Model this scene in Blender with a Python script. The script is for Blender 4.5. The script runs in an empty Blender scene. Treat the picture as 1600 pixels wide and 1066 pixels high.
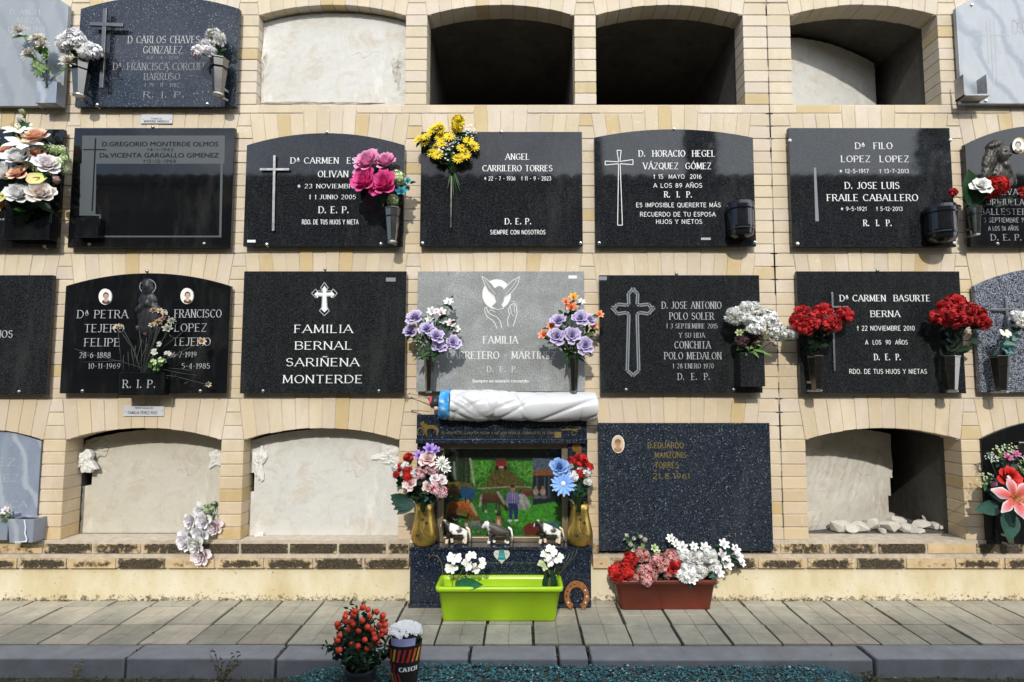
import bpy, bmesh, math, random
from mathutils import Vector, Matrix, Euler
from math import sin, cos, pi, radians, tan, atan, sqrt
random.seed(7)
R = random.random
def U(a, b): return a + (b - a) * R()

# ------------------------------------------------------------------ camera, sky, sun
F_PX, XV, YH, D0, H0 = 870.0, 816.0, 596.0, 2.8, 1.0648
TH = atan((YH - 533) / F_PX)
scene = bpy.context.scene
cam_d = bpy.data.cameras.new("camera")
cam = bpy.data.objects.new("camera", cam_d)
scene.collection.objects.link(cam)
cam.location = (0, -D0, H0)
cam.rotation_euler = (pi / 2 + TH, 0, 0)
cam_d.sensor_width = 36
cam_d.lens = F_PX / 1600 * 36
cam_d.shift_x = -(XV - 800) / 1600
cam_d.clip_start = 0.05
cam_d.clip_end = 500
scene.camera = cam

SUN_EL, SUN_AZ = radians(35.5), radians(6)
world = bpy.data.worlds.new("World")
scene.world = world
world.use_nodes = True
wn, wl = world.node_tree.nodes, world.node_tree.links
wn.clear()
wo = wn.new('ShaderNodeOutputWorld'); bg = wn.new('ShaderNodeBackground')
sky = wn.new('ShaderNodeTexSky'); sky.sky_type = 'NISHITA'; sky.sun_disc = False
sky.sun_elevation = SUN_EL; sky.sun_rotation = pi + SUN_AZ
sky.air_density = 1.0; sky.dust_density = 0.6; sky.ozone_density = 1.2
tc = wn.new('ShaderNodeTexCoord'); mp = wn.new('ShaderNodeMapping'); mp.inputs['Scale'].default_value = (1.6, 1.6, 3.5)
nz = wn.new('ShaderNodeTexNoise'); nz.inputs['Scale'].default_value = 1.7; nz.inputs['Detail'].default_value = 7; nz.inputs['Roughness'].default_value = .55
sx = wn.new('ShaderNodeSeparateXYZ')
ma = wn.new('ShaderNodeMath'); ma.operation = 'MULTIPLY_ADD'; ma.inputs[1].default_value = .40
rp = wn.new('ShaderNodeValToRGB'); rp.color_ramp.elements[0].position = .33; rp.color_ramp.elements[1].position = .56
mx = wn.new('ShaderNodeMixRGB'); mx.inputs[2].default_value = (15.0, 15.8, 17.0, 1)
wl.new(tc.outputs['Generated'], mp.inputs[0]); wl.new(mp.outputs[0], nz.inputs['Vector'])
wl.new(tc.outputs['Generated'], sx.inputs[0]); wl.new(sx.outputs[0], ma.inputs[0]); wl.new(nz.outputs['Fac'], ma.inputs[2])
wl.new(ma.outputs[0], rp.inputs[0]); wl.new(rp.outputs[0], mx.inputs[0]); wl.new(sky.outputs[0], mx.inputs[1])
wl.new(mx.outputs[0], bg.inputs[0]); bg.inputs[1].default_value = 0.15
wl.new(bg.outputs[0], wo.inputs[0])
sl = bpy.data.lights.new("sun", 'SUN'); sl.energy = 3.0; sl.angle = radians(.9); sl.color = (1, .955, .88)
so = bpy.data.objects.new("sun", sl); scene.collection.objects.link(so)
sd = Vector((-sin(SUN_AZ) * cos(SUN_EL), -cos(SUN_AZ) * cos(SUN_EL), sin(SUN_EL)))
so.rotation_euler = sd.to_track_quat('Z', 'Y').to_euler(); so.location = (-1, -12, 9)
scene.view_settings.view_transform = 'Standard'
scene.view_settings.look = 'None'
scene.view_settings.exposure = 0.15
scene.view_settings.gamma = 1
scene.cycles.max_bounces = 8

# ------------------------------------------------------------------ measuring helpers (photo pixel on a plane -> metres)
def ray(px, py):
    u = (px - XV) / F_PX; v = (533 - py) / F_PX
    return u, cos(TH) - v * sin(TH), sin(TH) + v * cos(TH)
def W(px, py, d=0.0):
    """point of the plane d metres in front of the wall"""
    u, dy, dz = ray(px, py); t = (D0 - d) / dy
    return Vector((u * t, -d, H0 + dz * t))
def G(px, py, z=0.0):
    u, dy, dz = ray(px, py); t = (z - H0) / dz
    return Vector((u * t, -D0 + dy * t, z))
def PXM(d, py=500):
    return (W(900, py, d) - W(899, py, d)).length

# ------------------------------------------------------------------ mesh helpers
C = scene.collection
WL = {}
class MB:
    def __init__(s): s.v = []; s.f = []; s.c = []; s.m = []
    def add(s, vs, fs, col=(1, 1, 1), mi=0):
        o = len(s.v); s.v += [Vector(p) for p in vs]
        if col and isinstance(col[0], (tuple, list)): s.c += list(col)
        else: s.c += [tuple(col)] * len(vs)
        s.f += [[i + o for i in f] for f in fs]; s.m += [mi] * len(fs)
    def box(s, x0, x1, y0, y1, z0, z1, col=(1, 1, 1), mi=0):
        s.add([(x0, y0, z0), (x1, y0, z0), (x1, y1, z0), (x0, y1, z0), (x0, y0, z1), (x1, y0, z1), (x1, y1, z1), (x0, y1, z1)],
              [(0, 1, 5, 4), (1, 2, 6, 5), (2, 3, 7, 6), (3, 0, 4, 7), (4, 5, 6, 7), (3, 2, 1, 0)], col, mi)
    def prism(s, poly, y0, y1, col=(1, 1, 1), mi=0):
        """poly: (x,z) points counter-clockwise seen from the camera; y0 front, y1 back"""
        n = len(poly)
        vs = [(p[0], y0, p[1]) for p in poly] + [(p[0], y1, p[1]) for p in poly]
        fs = [list(range(n)), list(range(2 * n - 1, n - 1, -1))] + [(i + n, (i + 1) % n + n, (i + 1) % n, i) for i in range(n)]
        s.add(vs, fs, col, mi)
    def tube(s, pts, r, n=6, col=(1, 1, 1), mi=0, cap=True):
        pts = [Vector(p) for p in pts]; k = len(pts)
        rs = r if isinstance(r, (list, tuple)) else [r] * k
        vs = []; a = None
        for i, p in enumerate(pts):
            t = (pts[min(i + 1, k - 1)] - pts[max(i - 1, 0)])
            t = t.normalized() if t.length > 1e-9 else Vector((0, 0, 1))
            if a is None: a = t.orthogonal().normalized()
            a = (a - t * a.dot(t)); a = a.normalized() if a.length > 1e-6 else t.orthogonal().normalized()
            b = t.cross(a)
            for j in range(n):
                q = 2 * pi * j / n; vs.append(p + (a * cos(q) + b * sin(q)) * rs[i])
        fs = [(i * n + j, i * n + (j + 1) % n, (i + 1) * n + (j + 1) % n, (i + 1) * n + j) for i in range(k - 1) for j in range(n)]
        if cap: fs += [list(range(n - 1, -1, -1)), list(range((k - 1) * n, k * n))]
        s.add(vs, fs, col, mi)
    def lathe(s, prof, c, n=24, col=(1, 1, 1), mi=0, rot=0.0, sxy=(1, 1)):
        """prof: (r,z) list bottom to top"""
        vs = []
        for r, z in prof:
            for j in range(n):
                q = 2 * pi * j / n + rot; vs.append((c[0] + r * cos(q) * sxy[0], c[1] + r * sin(q) * sxy[1], c[2] + z))
        k = len(prof)
        fs = [(i * n + j, i * n + (j + 1) % n, (i + 1) * n + (j + 1) % n, (i + 1) * n + j) for i in range(k - 1) for j in range(n)]
        fs += [list(range(n - 1, -1, -1)), list(range((k - 1) * n, k * n))]
        s.add(vs, fs, col, mi)
    def sphere(s, c, r, n=8, m=6, col=(1, 1, 1), mi=0, sc=(1, 1, 1)):
        vs = []
        for i in range(m + 1):
            a = pi * i / m
            for j in range(n):
                q = 2 * pi * j / n; vs.append((c[0] + r * sin(a) * cos(q) * sc[0], c[1] + r * sin(a) * sin(q) * sc[1], c[2] - r * cos(a) * sc[2]))
        s.add(vs, [(i * n + j, i * n + (j + 1) % n, (i + 1) * n + (j + 1) % n, (i + 1) * n + j) for i in range(m) for j in range(n)], col, mi)
    def mesh(s, name, mats, smooth=False, org=Vector((0, 0, 0))):
        me = bpy.data.meshes.new(name)
        me.from_pydata([tuple(p - org) for p in s.v], [], s.f)
        for m in (mats if isinstance(mats, (list, tuple)) else [mats]): me.materials.append(m)
        for i, p in enumerate(me.polygons): p.material_index = s.m[i]; p.use_smooth = smooth
        ca = me.color_attributes.new("Col", 'FLOAT_COLOR', 'POINT')
        fl = []
        for c in s.c: fl += [c[0], c[1], c[2], 1.0]
        ca.data.foreach_set('color', fl)
        me.update()
        return me
    def build(s, name, mats, parent=None, smooth=False, bevel=0, seg=2):
        lo = Vector([min(p[i] for p in s.v) for i in range(3)]); hi = Vector([max(p[i] for p in s.v) for i in range(3)])
        org = Vector(((lo.x + hi.x) / 2, (lo.y + hi.y) / 2, lo.z))
        o = bpy.data.objects.new(name, s.mesh(name, mats, smooth, org)); C.objects.link(o)
        po = WL.get(parent.name, Vector((0, 0, 0))) if parent else Vector((0, 0, 0))
        o.location = org - po; WL[o.name] = org
        if parent: o.parent = parent
        if bevel:
            b = o.modifiers.new("bevel", 'BEVEL'); b.width = bevel; b.segments = seg; b.limit_method = 'ANGLE'; b.angle_limit = radians(35)
        return o
def thing(name, label, cat, loc, group=None):
    o = bpy.data.objects.new(name, None); C.objects.link(o); o.location = loc; o.empty_display_size = .1
    WL[o.name] = Vector(loc); tag(o, label, cat, group); return o
def tag(o, label, cat, group=None):
    o["label"] = label; o["category"] = cat
    if group: o["group"] = group
    return o
def struct(o): o["kind"] = "structure"; return o

# ------------------------------------------------------------------ materials
def lin(r, g, b):
    f = lambda c: ((c / 255 + .055) / 1.055) ** 2.4 if c > 10 else c / 255 / 12.92
    return (f(r), f(g), f(b))
class NT:
    def __init__(s, name):
        s.m = bpy.data.materials.new(name); s.m.use_nodes = True
        s.n = s.m.node_tree.nodes; s.l = s.m.node_tree.links; s.n.clear()
        s.o = s.n.new('ShaderNodeOutputMaterial'); s.p = s.n.new('ShaderNodeBsdfPrincipled'); s.l.new(s.p.outputs[0], s.o.inputs[0])
        s.tc = s.n.new('ShaderNodeTexCoord')
    def link(s, a, b): s.l.new(a, b)
    def noise(s, scale, detail=4, rough=.55, vec=None, dist=0, stretch=None):
        t = s.n.new('ShaderNodeTexNoise'); t.inputs['Scale'].default_value = scale; t.inputs['Detail'].default_value = detail
        t.inputs['Roughness'].default_value = rough; t.inputs['Distortion'].default_value = dist
        src = vec or s.tc.outputs['Object']
        if stretch:
            mp = s.n.new('ShaderNodeMapping'); mp.inputs['Scale'].default_value = stretch; s.link(src, mp.inputs[0]); src = mp.outputs[0]
        s.link(src, t.inputs['Vector']); return t.outputs['Fac']
    def vor(s, scale, out='Color', feat='F1'):
        t = s.n.new('ShaderNodeTexVoronoi'); t.inputs['Scale'].default_value = scale; t.feature = feat
        s.link(s.tc.outputs['Object'], t.inputs['Vector']); return t.outputs[out]
    def ramp(s, fac, stops, interp='LINEAR'):
        r = s.n.new('ShaderNodeValToRGB'); r.color_ramp.interpolation = interp; e = r.color_ramp.elements
        while len(e) < len(stops): e.new(.5)
        for i, (p, c) in enumerate(stops):
            e[i].position = p; e[i].color = (c, c, c, 1) if isinstance(c, (int, float)) else (*c, 1)
        s.link(fac, r.inputs[0]); return r.outputs[0]
    def mix(s, fac, a, b, mode='MIX'):
        x = s.n.new('ShaderNodeMixRGB'); x.blend_type = mode
        for i, q in ((0, fac), (1, a), (2, b)):
            if isinstance(q, (int, float)): x.inputs[i].default_value = q if i == 0 else (q, q, q, 1)
            elif isinstance(q, tuple): x.inputs[i].default_value = (*q, 1)
            else: s.link(q, x.inputs[i])
        return x.outputs[0]
    def math(s, op, a, b):
        x = s.n.new('ShaderNodeMath'); x.operation = op
        for i, q in ((0, a), (1, b)):
            if isinstance(q, (int, float)): x.inputs[i].default_value = q
            else: s.link(q, x.inputs[i])
        return x.outputs[0]
    def vcol(s):
        a = s.n.new('ShaderNodeVertexColor'); a.layer_name = "Col"; return a.outputs[0]
    def bump(s, h, strength=.3, dist=.002):
        b = s.n.new('ShaderNodeBump'); b.inputs['Strength'].default_value = strength; b.inputs['Distance'].default_value = dist
        s.link(h, b.inputs['Height']); s.link(b.outputs[0], s.p.inputs['Normal'])
    def set(s, color=None, rough=None, metal=None, spec=None, **k):
        for nm, q in (('Base Color', color), ('Roughness', rough), ('Metallic', metal), ('Specular IOR Level', spec)):
            if q is None: continue
            if isinstance(q, tuple): s.p.inputs[nm].default_value = (*q, 1)
            elif isinstance(q, (int, float)): s.p.inputs[nm].default_value = q
            else: s.link(q, s.p.inputs[nm])
        for nm, q in k.items(): s.p.inputs[nm.replace('_', ' ')].default_value = q
        return s.m

def m_simple(name, col, rough=.5, metal=0, var=.15, scale=40, bump=0, spec=.5):
    t = NT(name); n = t.noise(scale)
    c = t.mix(1, col, t.ramp(n, [(.3, 1 - var), (.7, 1 + var * .3)]), 'MULTIPLY')
    if bump: t.bump(t.noise(scale * 3), bump)
    return t.set(c, t.ramp(n, [(0, max(0, rough - .08)), (1, min(1, rough + .1))]), metal, spec)
def m_vcol(name, rough=.6, var=.2, scale=60, bump=.0, metal=0, transl=0, sheen=0):
    t = NT(name); n = t.noise(scale)
    c = t.mix(1, t.vcol(), t.ramp(n, [(.3, 1 - var), (.7, 1.0)]), 'MULTIPLY')
    if bump: t.bump(t.noise(scale * 2.5), bump)
    m = t.set(c, rough, metal)
    if transl:
        tr = t.n.new('ShaderNodeBsdfTranslucent'); t.link(c, tr.inputs[0]); ms = t.n.new('ShaderNodeMixShader'); ms.inputs[0].default_value = transl
        t.link(t.p.outputs[0], ms.inputs[1]); t.link(tr.outputs[0], ms.inputs[2]); t.link(ms.outputs[0], t.o.inputs[0])
    return m

M = {}
# brick: per-brick colour, blotches, pale bloom, specks
t = NT("cream_brick"); vc = t.vcol()
bl = t.noise(11, 5, .6); pale = t.noise(5, 6, .62, stretch=(1, 1, .45)); sp = t.noise(140, 3)
c = t.mix(t.ramp(bl, [(.45, 0), (.75, .28)]), vc, (.52, .40, .23))
c = t.mix(t.ramp(pale, [(.5, 0), (.74, .5)]), c, (.74, .66, .55))
c = t.mix(t.ramp(sp, [(.66, 0), (.76, .35)]), c, (.25, .18, .1))
c = t.mix(t.ramp(t.noise(2.2, 7, .7, stretch=(1.6, 1, .5)), [(.6, 0), (.85, .35)]), c, (.36, .30, .22))
c = t.mix(t.ramp(t.noise(9, 8, .75, stretch=(2.2, 1, .35)), [(.58, 0), (.72, .35)]), c, (.34, .27, .18))
c = t.mix(t.ramp(t.noise(24, 7, .75), [(.6, 0), (.72, .5)]), c, (.72, .66, .56))
t.bump(t.noise(75, 8, .75), .7, .003); M['brick'] = t.set(c, .85, spec=.25)
t = NT("mortar"); c = t.ramp(t.noise(30, 6, .65), [(.3, (.38, .32, .24)), (.7, (.56, .49, .40))])
t.bump(t.noise(120, 5, .7), .5, .003); M['mortar'] = t.set(c, .95, spec=.2)
# dark lichen footing bricks: lichen blotch attribute (Col.r = how much)
t = NT("lichen_brick"); vc = t.vcol(); sepr = t.n.new('ShaderNodeSeparateColor'); t.link(vc, sepr.inputs[0])
base = t.ramp(t.noise(14, 5), [(.3, (.44, .31, .16)), (.7, (.62, .47, .28))])
dark = t.ramp(t.noise(160, 6, .75), [(.35, (.014, .012, .009)), (.55, (.07, .055, .035)), (.74, (.26, .21, .14)), (.8, (.42, .4, .34))])
fac = t.math('ADD', sepr.outputs[0], t.math('MULTIPLY', t.math('SUBTRACT', t.noise(36, 8, .7), .5), 1.5))
c = t.mix(t.ramp(fac, [(.34, 0), (.58, 1)]), base, dark)
t.bump(t.noise(150, 6, .75), .6, .003); M['lichen'] = t.set(c, .95, spec=.2)
# painted plinth render: cream, damp stains, peeled spots and moss near the ground (height-driven wear has its own shape)
t = NT("plinth_render"); geo = t.n.new('ShaderNodeNewGeometry'); sp3 = t.n.new('ShaderNodeSeparateXYZ'); t.link(geo.outputs['Position'], sp3.inputs[0])
c = t.ramp(t.noise(7, 7, .6, stretch=(1, 1, .5)), [(.3, (.53, .43, .25)), (.5, (.62, .54, .36)), (.7, (.68, .62, .48))])
low = t.n.new('ShaderNodeMapRange'); low.inputs[1].default_value = .05; low.inputs[2].default_value = 0; t.link(sp3.outputs[2], low.inputs[0])
c = t.mix(t.ramp(t.math('ADD', t.noise(34, 7, .7), t.math('MULTIPLY', low.outputs[0], .16)), [(.63, 0), (.69, .85)]), c, (.20, .16, .10))
c = t.mix(t.ramp(t.math('ADD', t.noise(60, 6, .75), t.math('MULTIPLY', low.outputs[0], .2)), [(.68, 0), (.76, .9)]), c, (.05, .055, .03))
c = t.mix(t.ramp(t.noise(90, 3), [(.70, 0), (.76, .7)]), c, (.12, .1, .07))
t.bump(t.noise(50, 7, .7), .5, .004); M['plinth'] = t.set(c, .9, spec=.2)
# granites
def granite(name, stops, scale, rough=.07, extra=None, spec=.5, scale2=None):
    t = NT(name); v = t.vor(scale, 'Color'); s3 = t.n.new('ShaderNodeSeparateColor'); t.link(v, s3.inputs[0])
    c = t.ramp(s3.outputs[0], stops)
    if scale2:
        v2 = t.vor(scale2, 'Color'); s4 = t.n.new('ShaderNodeSeparateColor'); t.link(v2, s4.inputs[0])
        c = t.mix(.45, c, t.ramp(s4.outputs[1], stops))
    if extra: c = t.mix(t.ramp(t.noise(extra[0], 5, .6), [(extra[1], 0), (extra[2], extra[3])]), c, extra[4])
    c = t.mix(t.ramp(t.noise(4, 8, .75, stretch=(1.5, 1, .4)), [(.5, 0), (.8, .05)]), c, (.42, .41, .38))
    rr = t.ramp(t.noise(18, 5), [(.3, rough), (.7, rough + .03)])
    return t.set(c, rr, spec=spec)
M['black_speckle'] = granite("speckled_black_granite", [(0, (.004, .005, .006)), (.6, (.009, .010, .012)), (.85, (.018, .020, .023)), (1, (.045, .05, .055))], 420, .03)
M['black_grey'] = granite("dark_grey_granite", [(0, (.005, .0055, .006)), (.55, (.0095, .0105, .0115)), (.85, (.020, .022, .024)), (1, (.05, .053, .057))], 460, .14, spec=.42)
M['black'] = granite("polished_black_granite", [(0, (.003, .0035, .004)), (.8, (.005, .0055, .0065)), (1, (.012, .013, .015))], 500, .02)
M['pearl'] = granite("blue_pearl_granite", [(0, (.005, .008, .014)), (.45, (.009, .013, .019)), (.75, (.022, .029, .041)), (.965, (.06, .073, .095)), (1, (.36, .40, .46))], 250, .04, scale2=420)
M['pearl_dark'] = granite("dark_blue_pearl_granite", [(0, (.003, .005, .010)), (.5, (.006, .010, .018)), (.8, (.016, .024, .038)), (.965, (.045, .06, .088)), (1, (.26, .31, .38))], 250, .05, scale2=420)
M['spotted'] = granite("black_and_white_spotted_granite", [(0, (.012, .014, .018)), (.45, (.03, .035, .045)), (.6, (.16, .18, .22)), (1, (.34, .37, .43))], 330, .15)
t = NT("grey_granite"); c = t.ramp(t.noise(7, 7, .65, dist=.6), [(.3, (.25, .25, .24)), (.5, (.33, .34, .335)), (.72, (.46, .475, .475))])
c = t.mix(t.ramp(t.noise(260, 2), [(.40, .85), (.58, 0)]), c, (.12, .13, .13))
c = t.mix(t.ramp(t.noise(48, 5, .7, stretch=(1, 1, .5)), [(.66, 0), (.74, .8)]), c, (.07, .075, .08)); M['grey_granite'] = t.set(c, .3)
def marble(name, a, b, vein, rough):
    t = NT(name); n = t.noise(3.2, 7, .6, dist=1.5, stretch=(2.4, 1, .8))
    w = t.n.new('ShaderNodeTexWave'); w.inputs['Scale'].default_value = 2.1; w.inputs['Distortion'].default_value = 7; w.inputs['Detail'].default_value = 5; w.inputs['Detail Scale'].default_value = 1.4
    mp = t.n.new('ShaderNodeMapping'); mp.inputs['Rotation'].default_value = (0, radians(28), 0); t.link(t.tc.outputs['Object'], mp.inputs[0]); t.link(mp.outputs[0], w.inputs[0])
    c = t.mix(t.ramp(w.outputs['Fac'], [(.0, .9), (.25, 0)]), t.ramp(n, [(.3, a), (.7, b)]), vein)
    c = t.mix(t.ramp(t.noise(300, 2), [(.4, .25), (.6, 0)]), c, vein)
    return t.set(c, rough)
M['marble_pale'] = marble("pale_grey_marble", (.33, .355, .38), (.42, .445, .465), (.25, .28, .32), .35)
M['marble_left'] = marble("mid_grey_marble", (.25, .275, .30), (.30, .325, .35), (.22, .245, .27), .4)
M['marble_blue'] = marble("blue_grey_marble", (.17, .205, .27), (.24, .275, .335), (.36, .39, .44), .4)
# closing plaster slabs
def plaster(name, a, b, stain):
    t = NT(name); c = t.ramp(t.noise(3, 7, .6), [(.35, a), (.65, b)])
    c = t.mix(t.ramp(t.noise(7, 9, .75, dist=.6), [(.5, 0), (.68, .75)]), c, stain)
    c = t.mix(t.ramp(t.noise(3.5, 9, .8, stretch=(2, 1, .6)), [(.55, 0), (.66, .6)]), c, tuple(min(.8, q * 1.22) for q in b))
    v_ = t.n.new('ShaderNodeTexVoronoi'); v_.feature = 'DISTANCE_TO_EDGE'; v_.inputs['Scale'].default_value = 3.1; wv = t.n.new('ShaderNodeMixRGB'); wv.inputs[0].default_value = .12; nn = t.n.new('ShaderNodeTexNoise'); nn.inputs['Scale'].default_value = 9; nn.inputs['Detail'].default_value = 6
    t.link(t.tc.outputs['Object'], nn.inputs['Vector']); t.link(t.tc.outputs['Object'], wv.inputs[1]); t.link(nn.outputs['Color'], wv.inputs[2]); t.link(wv.outputs[0], v_.inputs['Vector'])
    c = t.mix(t.math('MULTIPLY', t.ramp(v_.outputs['Distance'], [(.0, 1), (.006, 0)]), t.ramp(t.noise(2.5, 2), [(.5, 0), (.56, .55)])), c, (.16, .13, .1))
    c = t.mix(t.ramp(t.noise(70, 5, .8), [(.68, 0), (.75, .7)]), c, (.25, .22, .18))
    t.bump(t.noise(26, 9, .75), .6, .006); return t.set(c, .9, spec=.25)
M['plaster_white'] = plaster("white_plaster", (.52, .51, .465), (.60, .59, .55), (.45, .38, .28))
M['plaster_cream'] = plaster("cream_plaster", (.46, .43, .35), (.54, .515, .44), (.40, .33, .23))
M['plaster_rough'] = plaster("rough_plaster", (.44, .41, .34), (.58, .565, .52), (.36, .28, .18))
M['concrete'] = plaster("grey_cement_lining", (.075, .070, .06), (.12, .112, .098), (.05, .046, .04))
t = NT("concrete_paver"); c = t.mix(1, t.vcol(), t.ramp(t.noise(14, 8, .7), [(.3, .72), (.62, 1.0)]), 'MULTIPLY')
c = t.mix(t.ramp(t.noise(170, 4, .7), [(.62, 0), (.72, .5)]), c, (.12, .11, .09)); c = t.mix(t.ramp(t.noise(6, 8, .8), [(.58, 0), (.66, .4)]), c, (.16, .14, .10)); c = t.mix(t.ramp(t.noise(48, 5, .8), [(.68, 0), (.74, .5)]), c, (.5, .48, .42))
t.bump(t.noise(120, 8, .75), .5, .003); M['paver'] = t.set(c, .85, spec=.25)
M['joint'] = m_simple("dirty_joint", (.045, .04, .028), .95, var=.6, scale=60, bump=.5)
t = NT("kerb_stone"); c = t.ramp(t.noise(12, 7, .65), [(.3, (.165, .168, .178)), (.7, (.235, .238, .25))])
c = t.mix(t.ramp(t.noise(60, 6, .75), [(.66, 0), (.74, .7)]), c, (.55, .55, .52)); c = t.mix(t.ramp(t.noise(4, 6, .7), [(.55, 0), (.75, .55)]), c, (.12, .115, .1))
t.bump(t.noise(70, 6, .7), .35, .003); M['kerb'] = t.set(c, .8, spec=.3)
M['soil'] = m_simple("mossy_soil", (.05, .05, .028), .97, var=.75, scale=34, bump=.9)
M['stones'] = m_vcol("coloured_stone", .55, .3, 200, .2)
M['metal'] = m_simple("brushed_steel", (.21, .20, .185), .2, 1, .15, 30)
M['metal_dull'] = m_simple("weathered_aluminium", (.36, .36, .36), .38, 1, .25, 40)
M['chrome'] = m_simple("chrome", (.8, .8, .8), .12, 1, .05)
M['bronze'] = m_simple("dark_bronze", (.050, .046, .038), .42, .45, .45, 60)
M['dark_relief'] = m_simple("blackened_bronze", (.026, .027, .031), .45, .5, .3, 60)
M['gold'] = m_simple("gold_paint_metal", (.50, .34, .085), .3, .85, .3, 20)
M['brass'] = m_simple("aged_brass", (.30, .245, .16), .38, .6, .25, 30)
M['letters'] = m_simple("white_letter_paint", (.72, .73, .72), .6, 0, .12, 90)
M['letters_dim'] = m_simple("faded_letter_paint", (.26, .27, .28), .7, 0, .5, 130)
M['letters_mid'] = m_simple("worn_letter_paint", (.42, .44, .45), .65, 0, .4, 130)
M['letters_pale'] = m_simple("pale_engraving", (.40, .42, .44), .7, 0, .2, 130)
M['letters_black'] = m_simple("black_letter_polish", (.004, .0045, .005), .5, spec=.15)
M['letters_gold'] = m_simple("worn_gold_leaf", (.24, .18, .05), .5, .4, .6, 160)
M['etched'] = m_simple("etched_granite", (.06, .073, .080), .6, 0, .35, 320)
M['etched_light'] = m_simple("etched_pale_granite", (.20, .22, .24), .6, 0, .3, 250)
M['petal'] = m_vcol("petal_fabric", .75, .10, 30, 0, 0, .12)
M['leaf'] = m_vcol("leaf_fabric", .55, .4, 40, 0, 0, .12); M["leaf"].node_tree.nodes["Principled BSDF"].inputs["Specular IOR Level"].default_value = .2
M['vc'] = m_vcol("painted_detail", .5, .1, 60)
M['vc_matte'] = m_vcol("matte_painted_detail", .8, .25, 80, .2)
M['photo'] = m_vcol("printed_photograph", .35, .15, 170)
M['plastic_green'] = m_simple("lime_plastic", (.30, .50, .010), .32, 0, .08, 8)
M['plastic_terra'] = m_simple("terracotta_plastic", (.125, .022, .010), .38, 0, .3, 9)
M['plastic_black'] = m_simple("dark_grey_plastic", (.018, .02, .025), .4, 0, .2, 20)
M['plastic_white'] = m_simple("white_plastic_sheet", (.52, .53, .54), .34, 0, .05, 12)
t = NT("sky_print_plastic"); M['plastic_blue'] = t.set(t.ramp(t.noise(28, 5), [(.35, (.02, .16, .50)), (.55, (.06, .36, .70)), (.72, (.7, .8, .85))]), .35)
M['black_gloss'] = m_simple("gloss_black_vase", (.008, .009, .012), .12, 0, .1)
M['rust'] = m_simple("rusty_copper_paint", (.30, .11, .03), .5, .3, .5, 50, .4)
t = NT("clear_glass"); t.set((1, 1, 1), .0); gl = t.n.new('ShaderNodeBsdfGlossy'); gl.inputs['Roughness'].default_value = .02; tp = t.n.new('ShaderNodeBsdfTransparent'); tp.inputs[0].default_value = (.93, .95, .94, 1)
fr = t.n.new('ShaderNodeFresnel'); fr.inputs[0].default_value = 1.5; ms = t.n.new('ShaderNodeMixShader')
t.link(fr.outputs[0], ms.inputs[0]); t.link(tp.outputs[0], ms.inputs[1]); t.link(gl.outputs[0], ms.inputs[2]); t.link(ms.outputs[0], t.o.inputs[0]); M['glass'] = t.m
t = NT("clear_wrap_film"); t.set((1, 1, 1), .0); gl = t.n.new('ShaderNodeBsdfGlossy'); gl.inputs['Roughness'].default_value = .12; tp = t.n.new('ShaderNodeBsdfTransparent'); tp.inputs[0].default_value = (.97, .97, .97, 1)
ms = t.n.new('ShaderNodeMixShader'); ms.inputs[0].default_value = .04; t.link(tp.outputs[0], ms.inputs[1]); t.link(gl.outputs[0], ms.inputs[2]); t.link(ms.outputs[0], t.o.inputs[0]); M['film'] = t.m

# ------------------------------------------------------------------ THE NICHE WALL
XL = {c: -2.272 + .886 * c for c in range(-1, 4)}
XL[4] = 1.409; XL[5] = 2.289
OW = .774
ZS = {0: 2.5, 1: 1.7624, 2: 1.0248, 3: .2872}
PZ = .7376; SPR = .488; RISE = .057
BD = .116
XMIN, XMAX = -3.27, 3.2
WARM = [0]
def bcol(k=0):
    q = R()
    if q < .05 + k: b = (.53, .42, .24)
    elif q < .40: b = (.585, .51, .415)
    else: b = (.58, .50, .37)
    s = U(.92, 1.05); w = WARM[0]
    return tuple(min(.8, x * s * m_) for x, m_ in zip(b, (1 - .03 * w, 1 - .10 * w, 1 - .20 * w)))
def arc_z(u):            # u 0..1 across the opening
    w = OW; r = (w * w / 4 + RISE * RISE) / (2 * RISE); x = (u - .5) * w
    return sqrt(r * r - x * x) - (r - RISE)
wall = thing("niche_wall", "cream brick columbarium wall with four rows of arched burial niches", "wall", (0, .1, 0))
bk = MB(); mo = MB()
def brick(x0, x1, z0, z1, y1=BD, k=0):
    yo = U(-.0012, .0012)
    bk.box(x0, x1, yo, y1, z0, z1, bcol(k))
g = .0026
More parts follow.
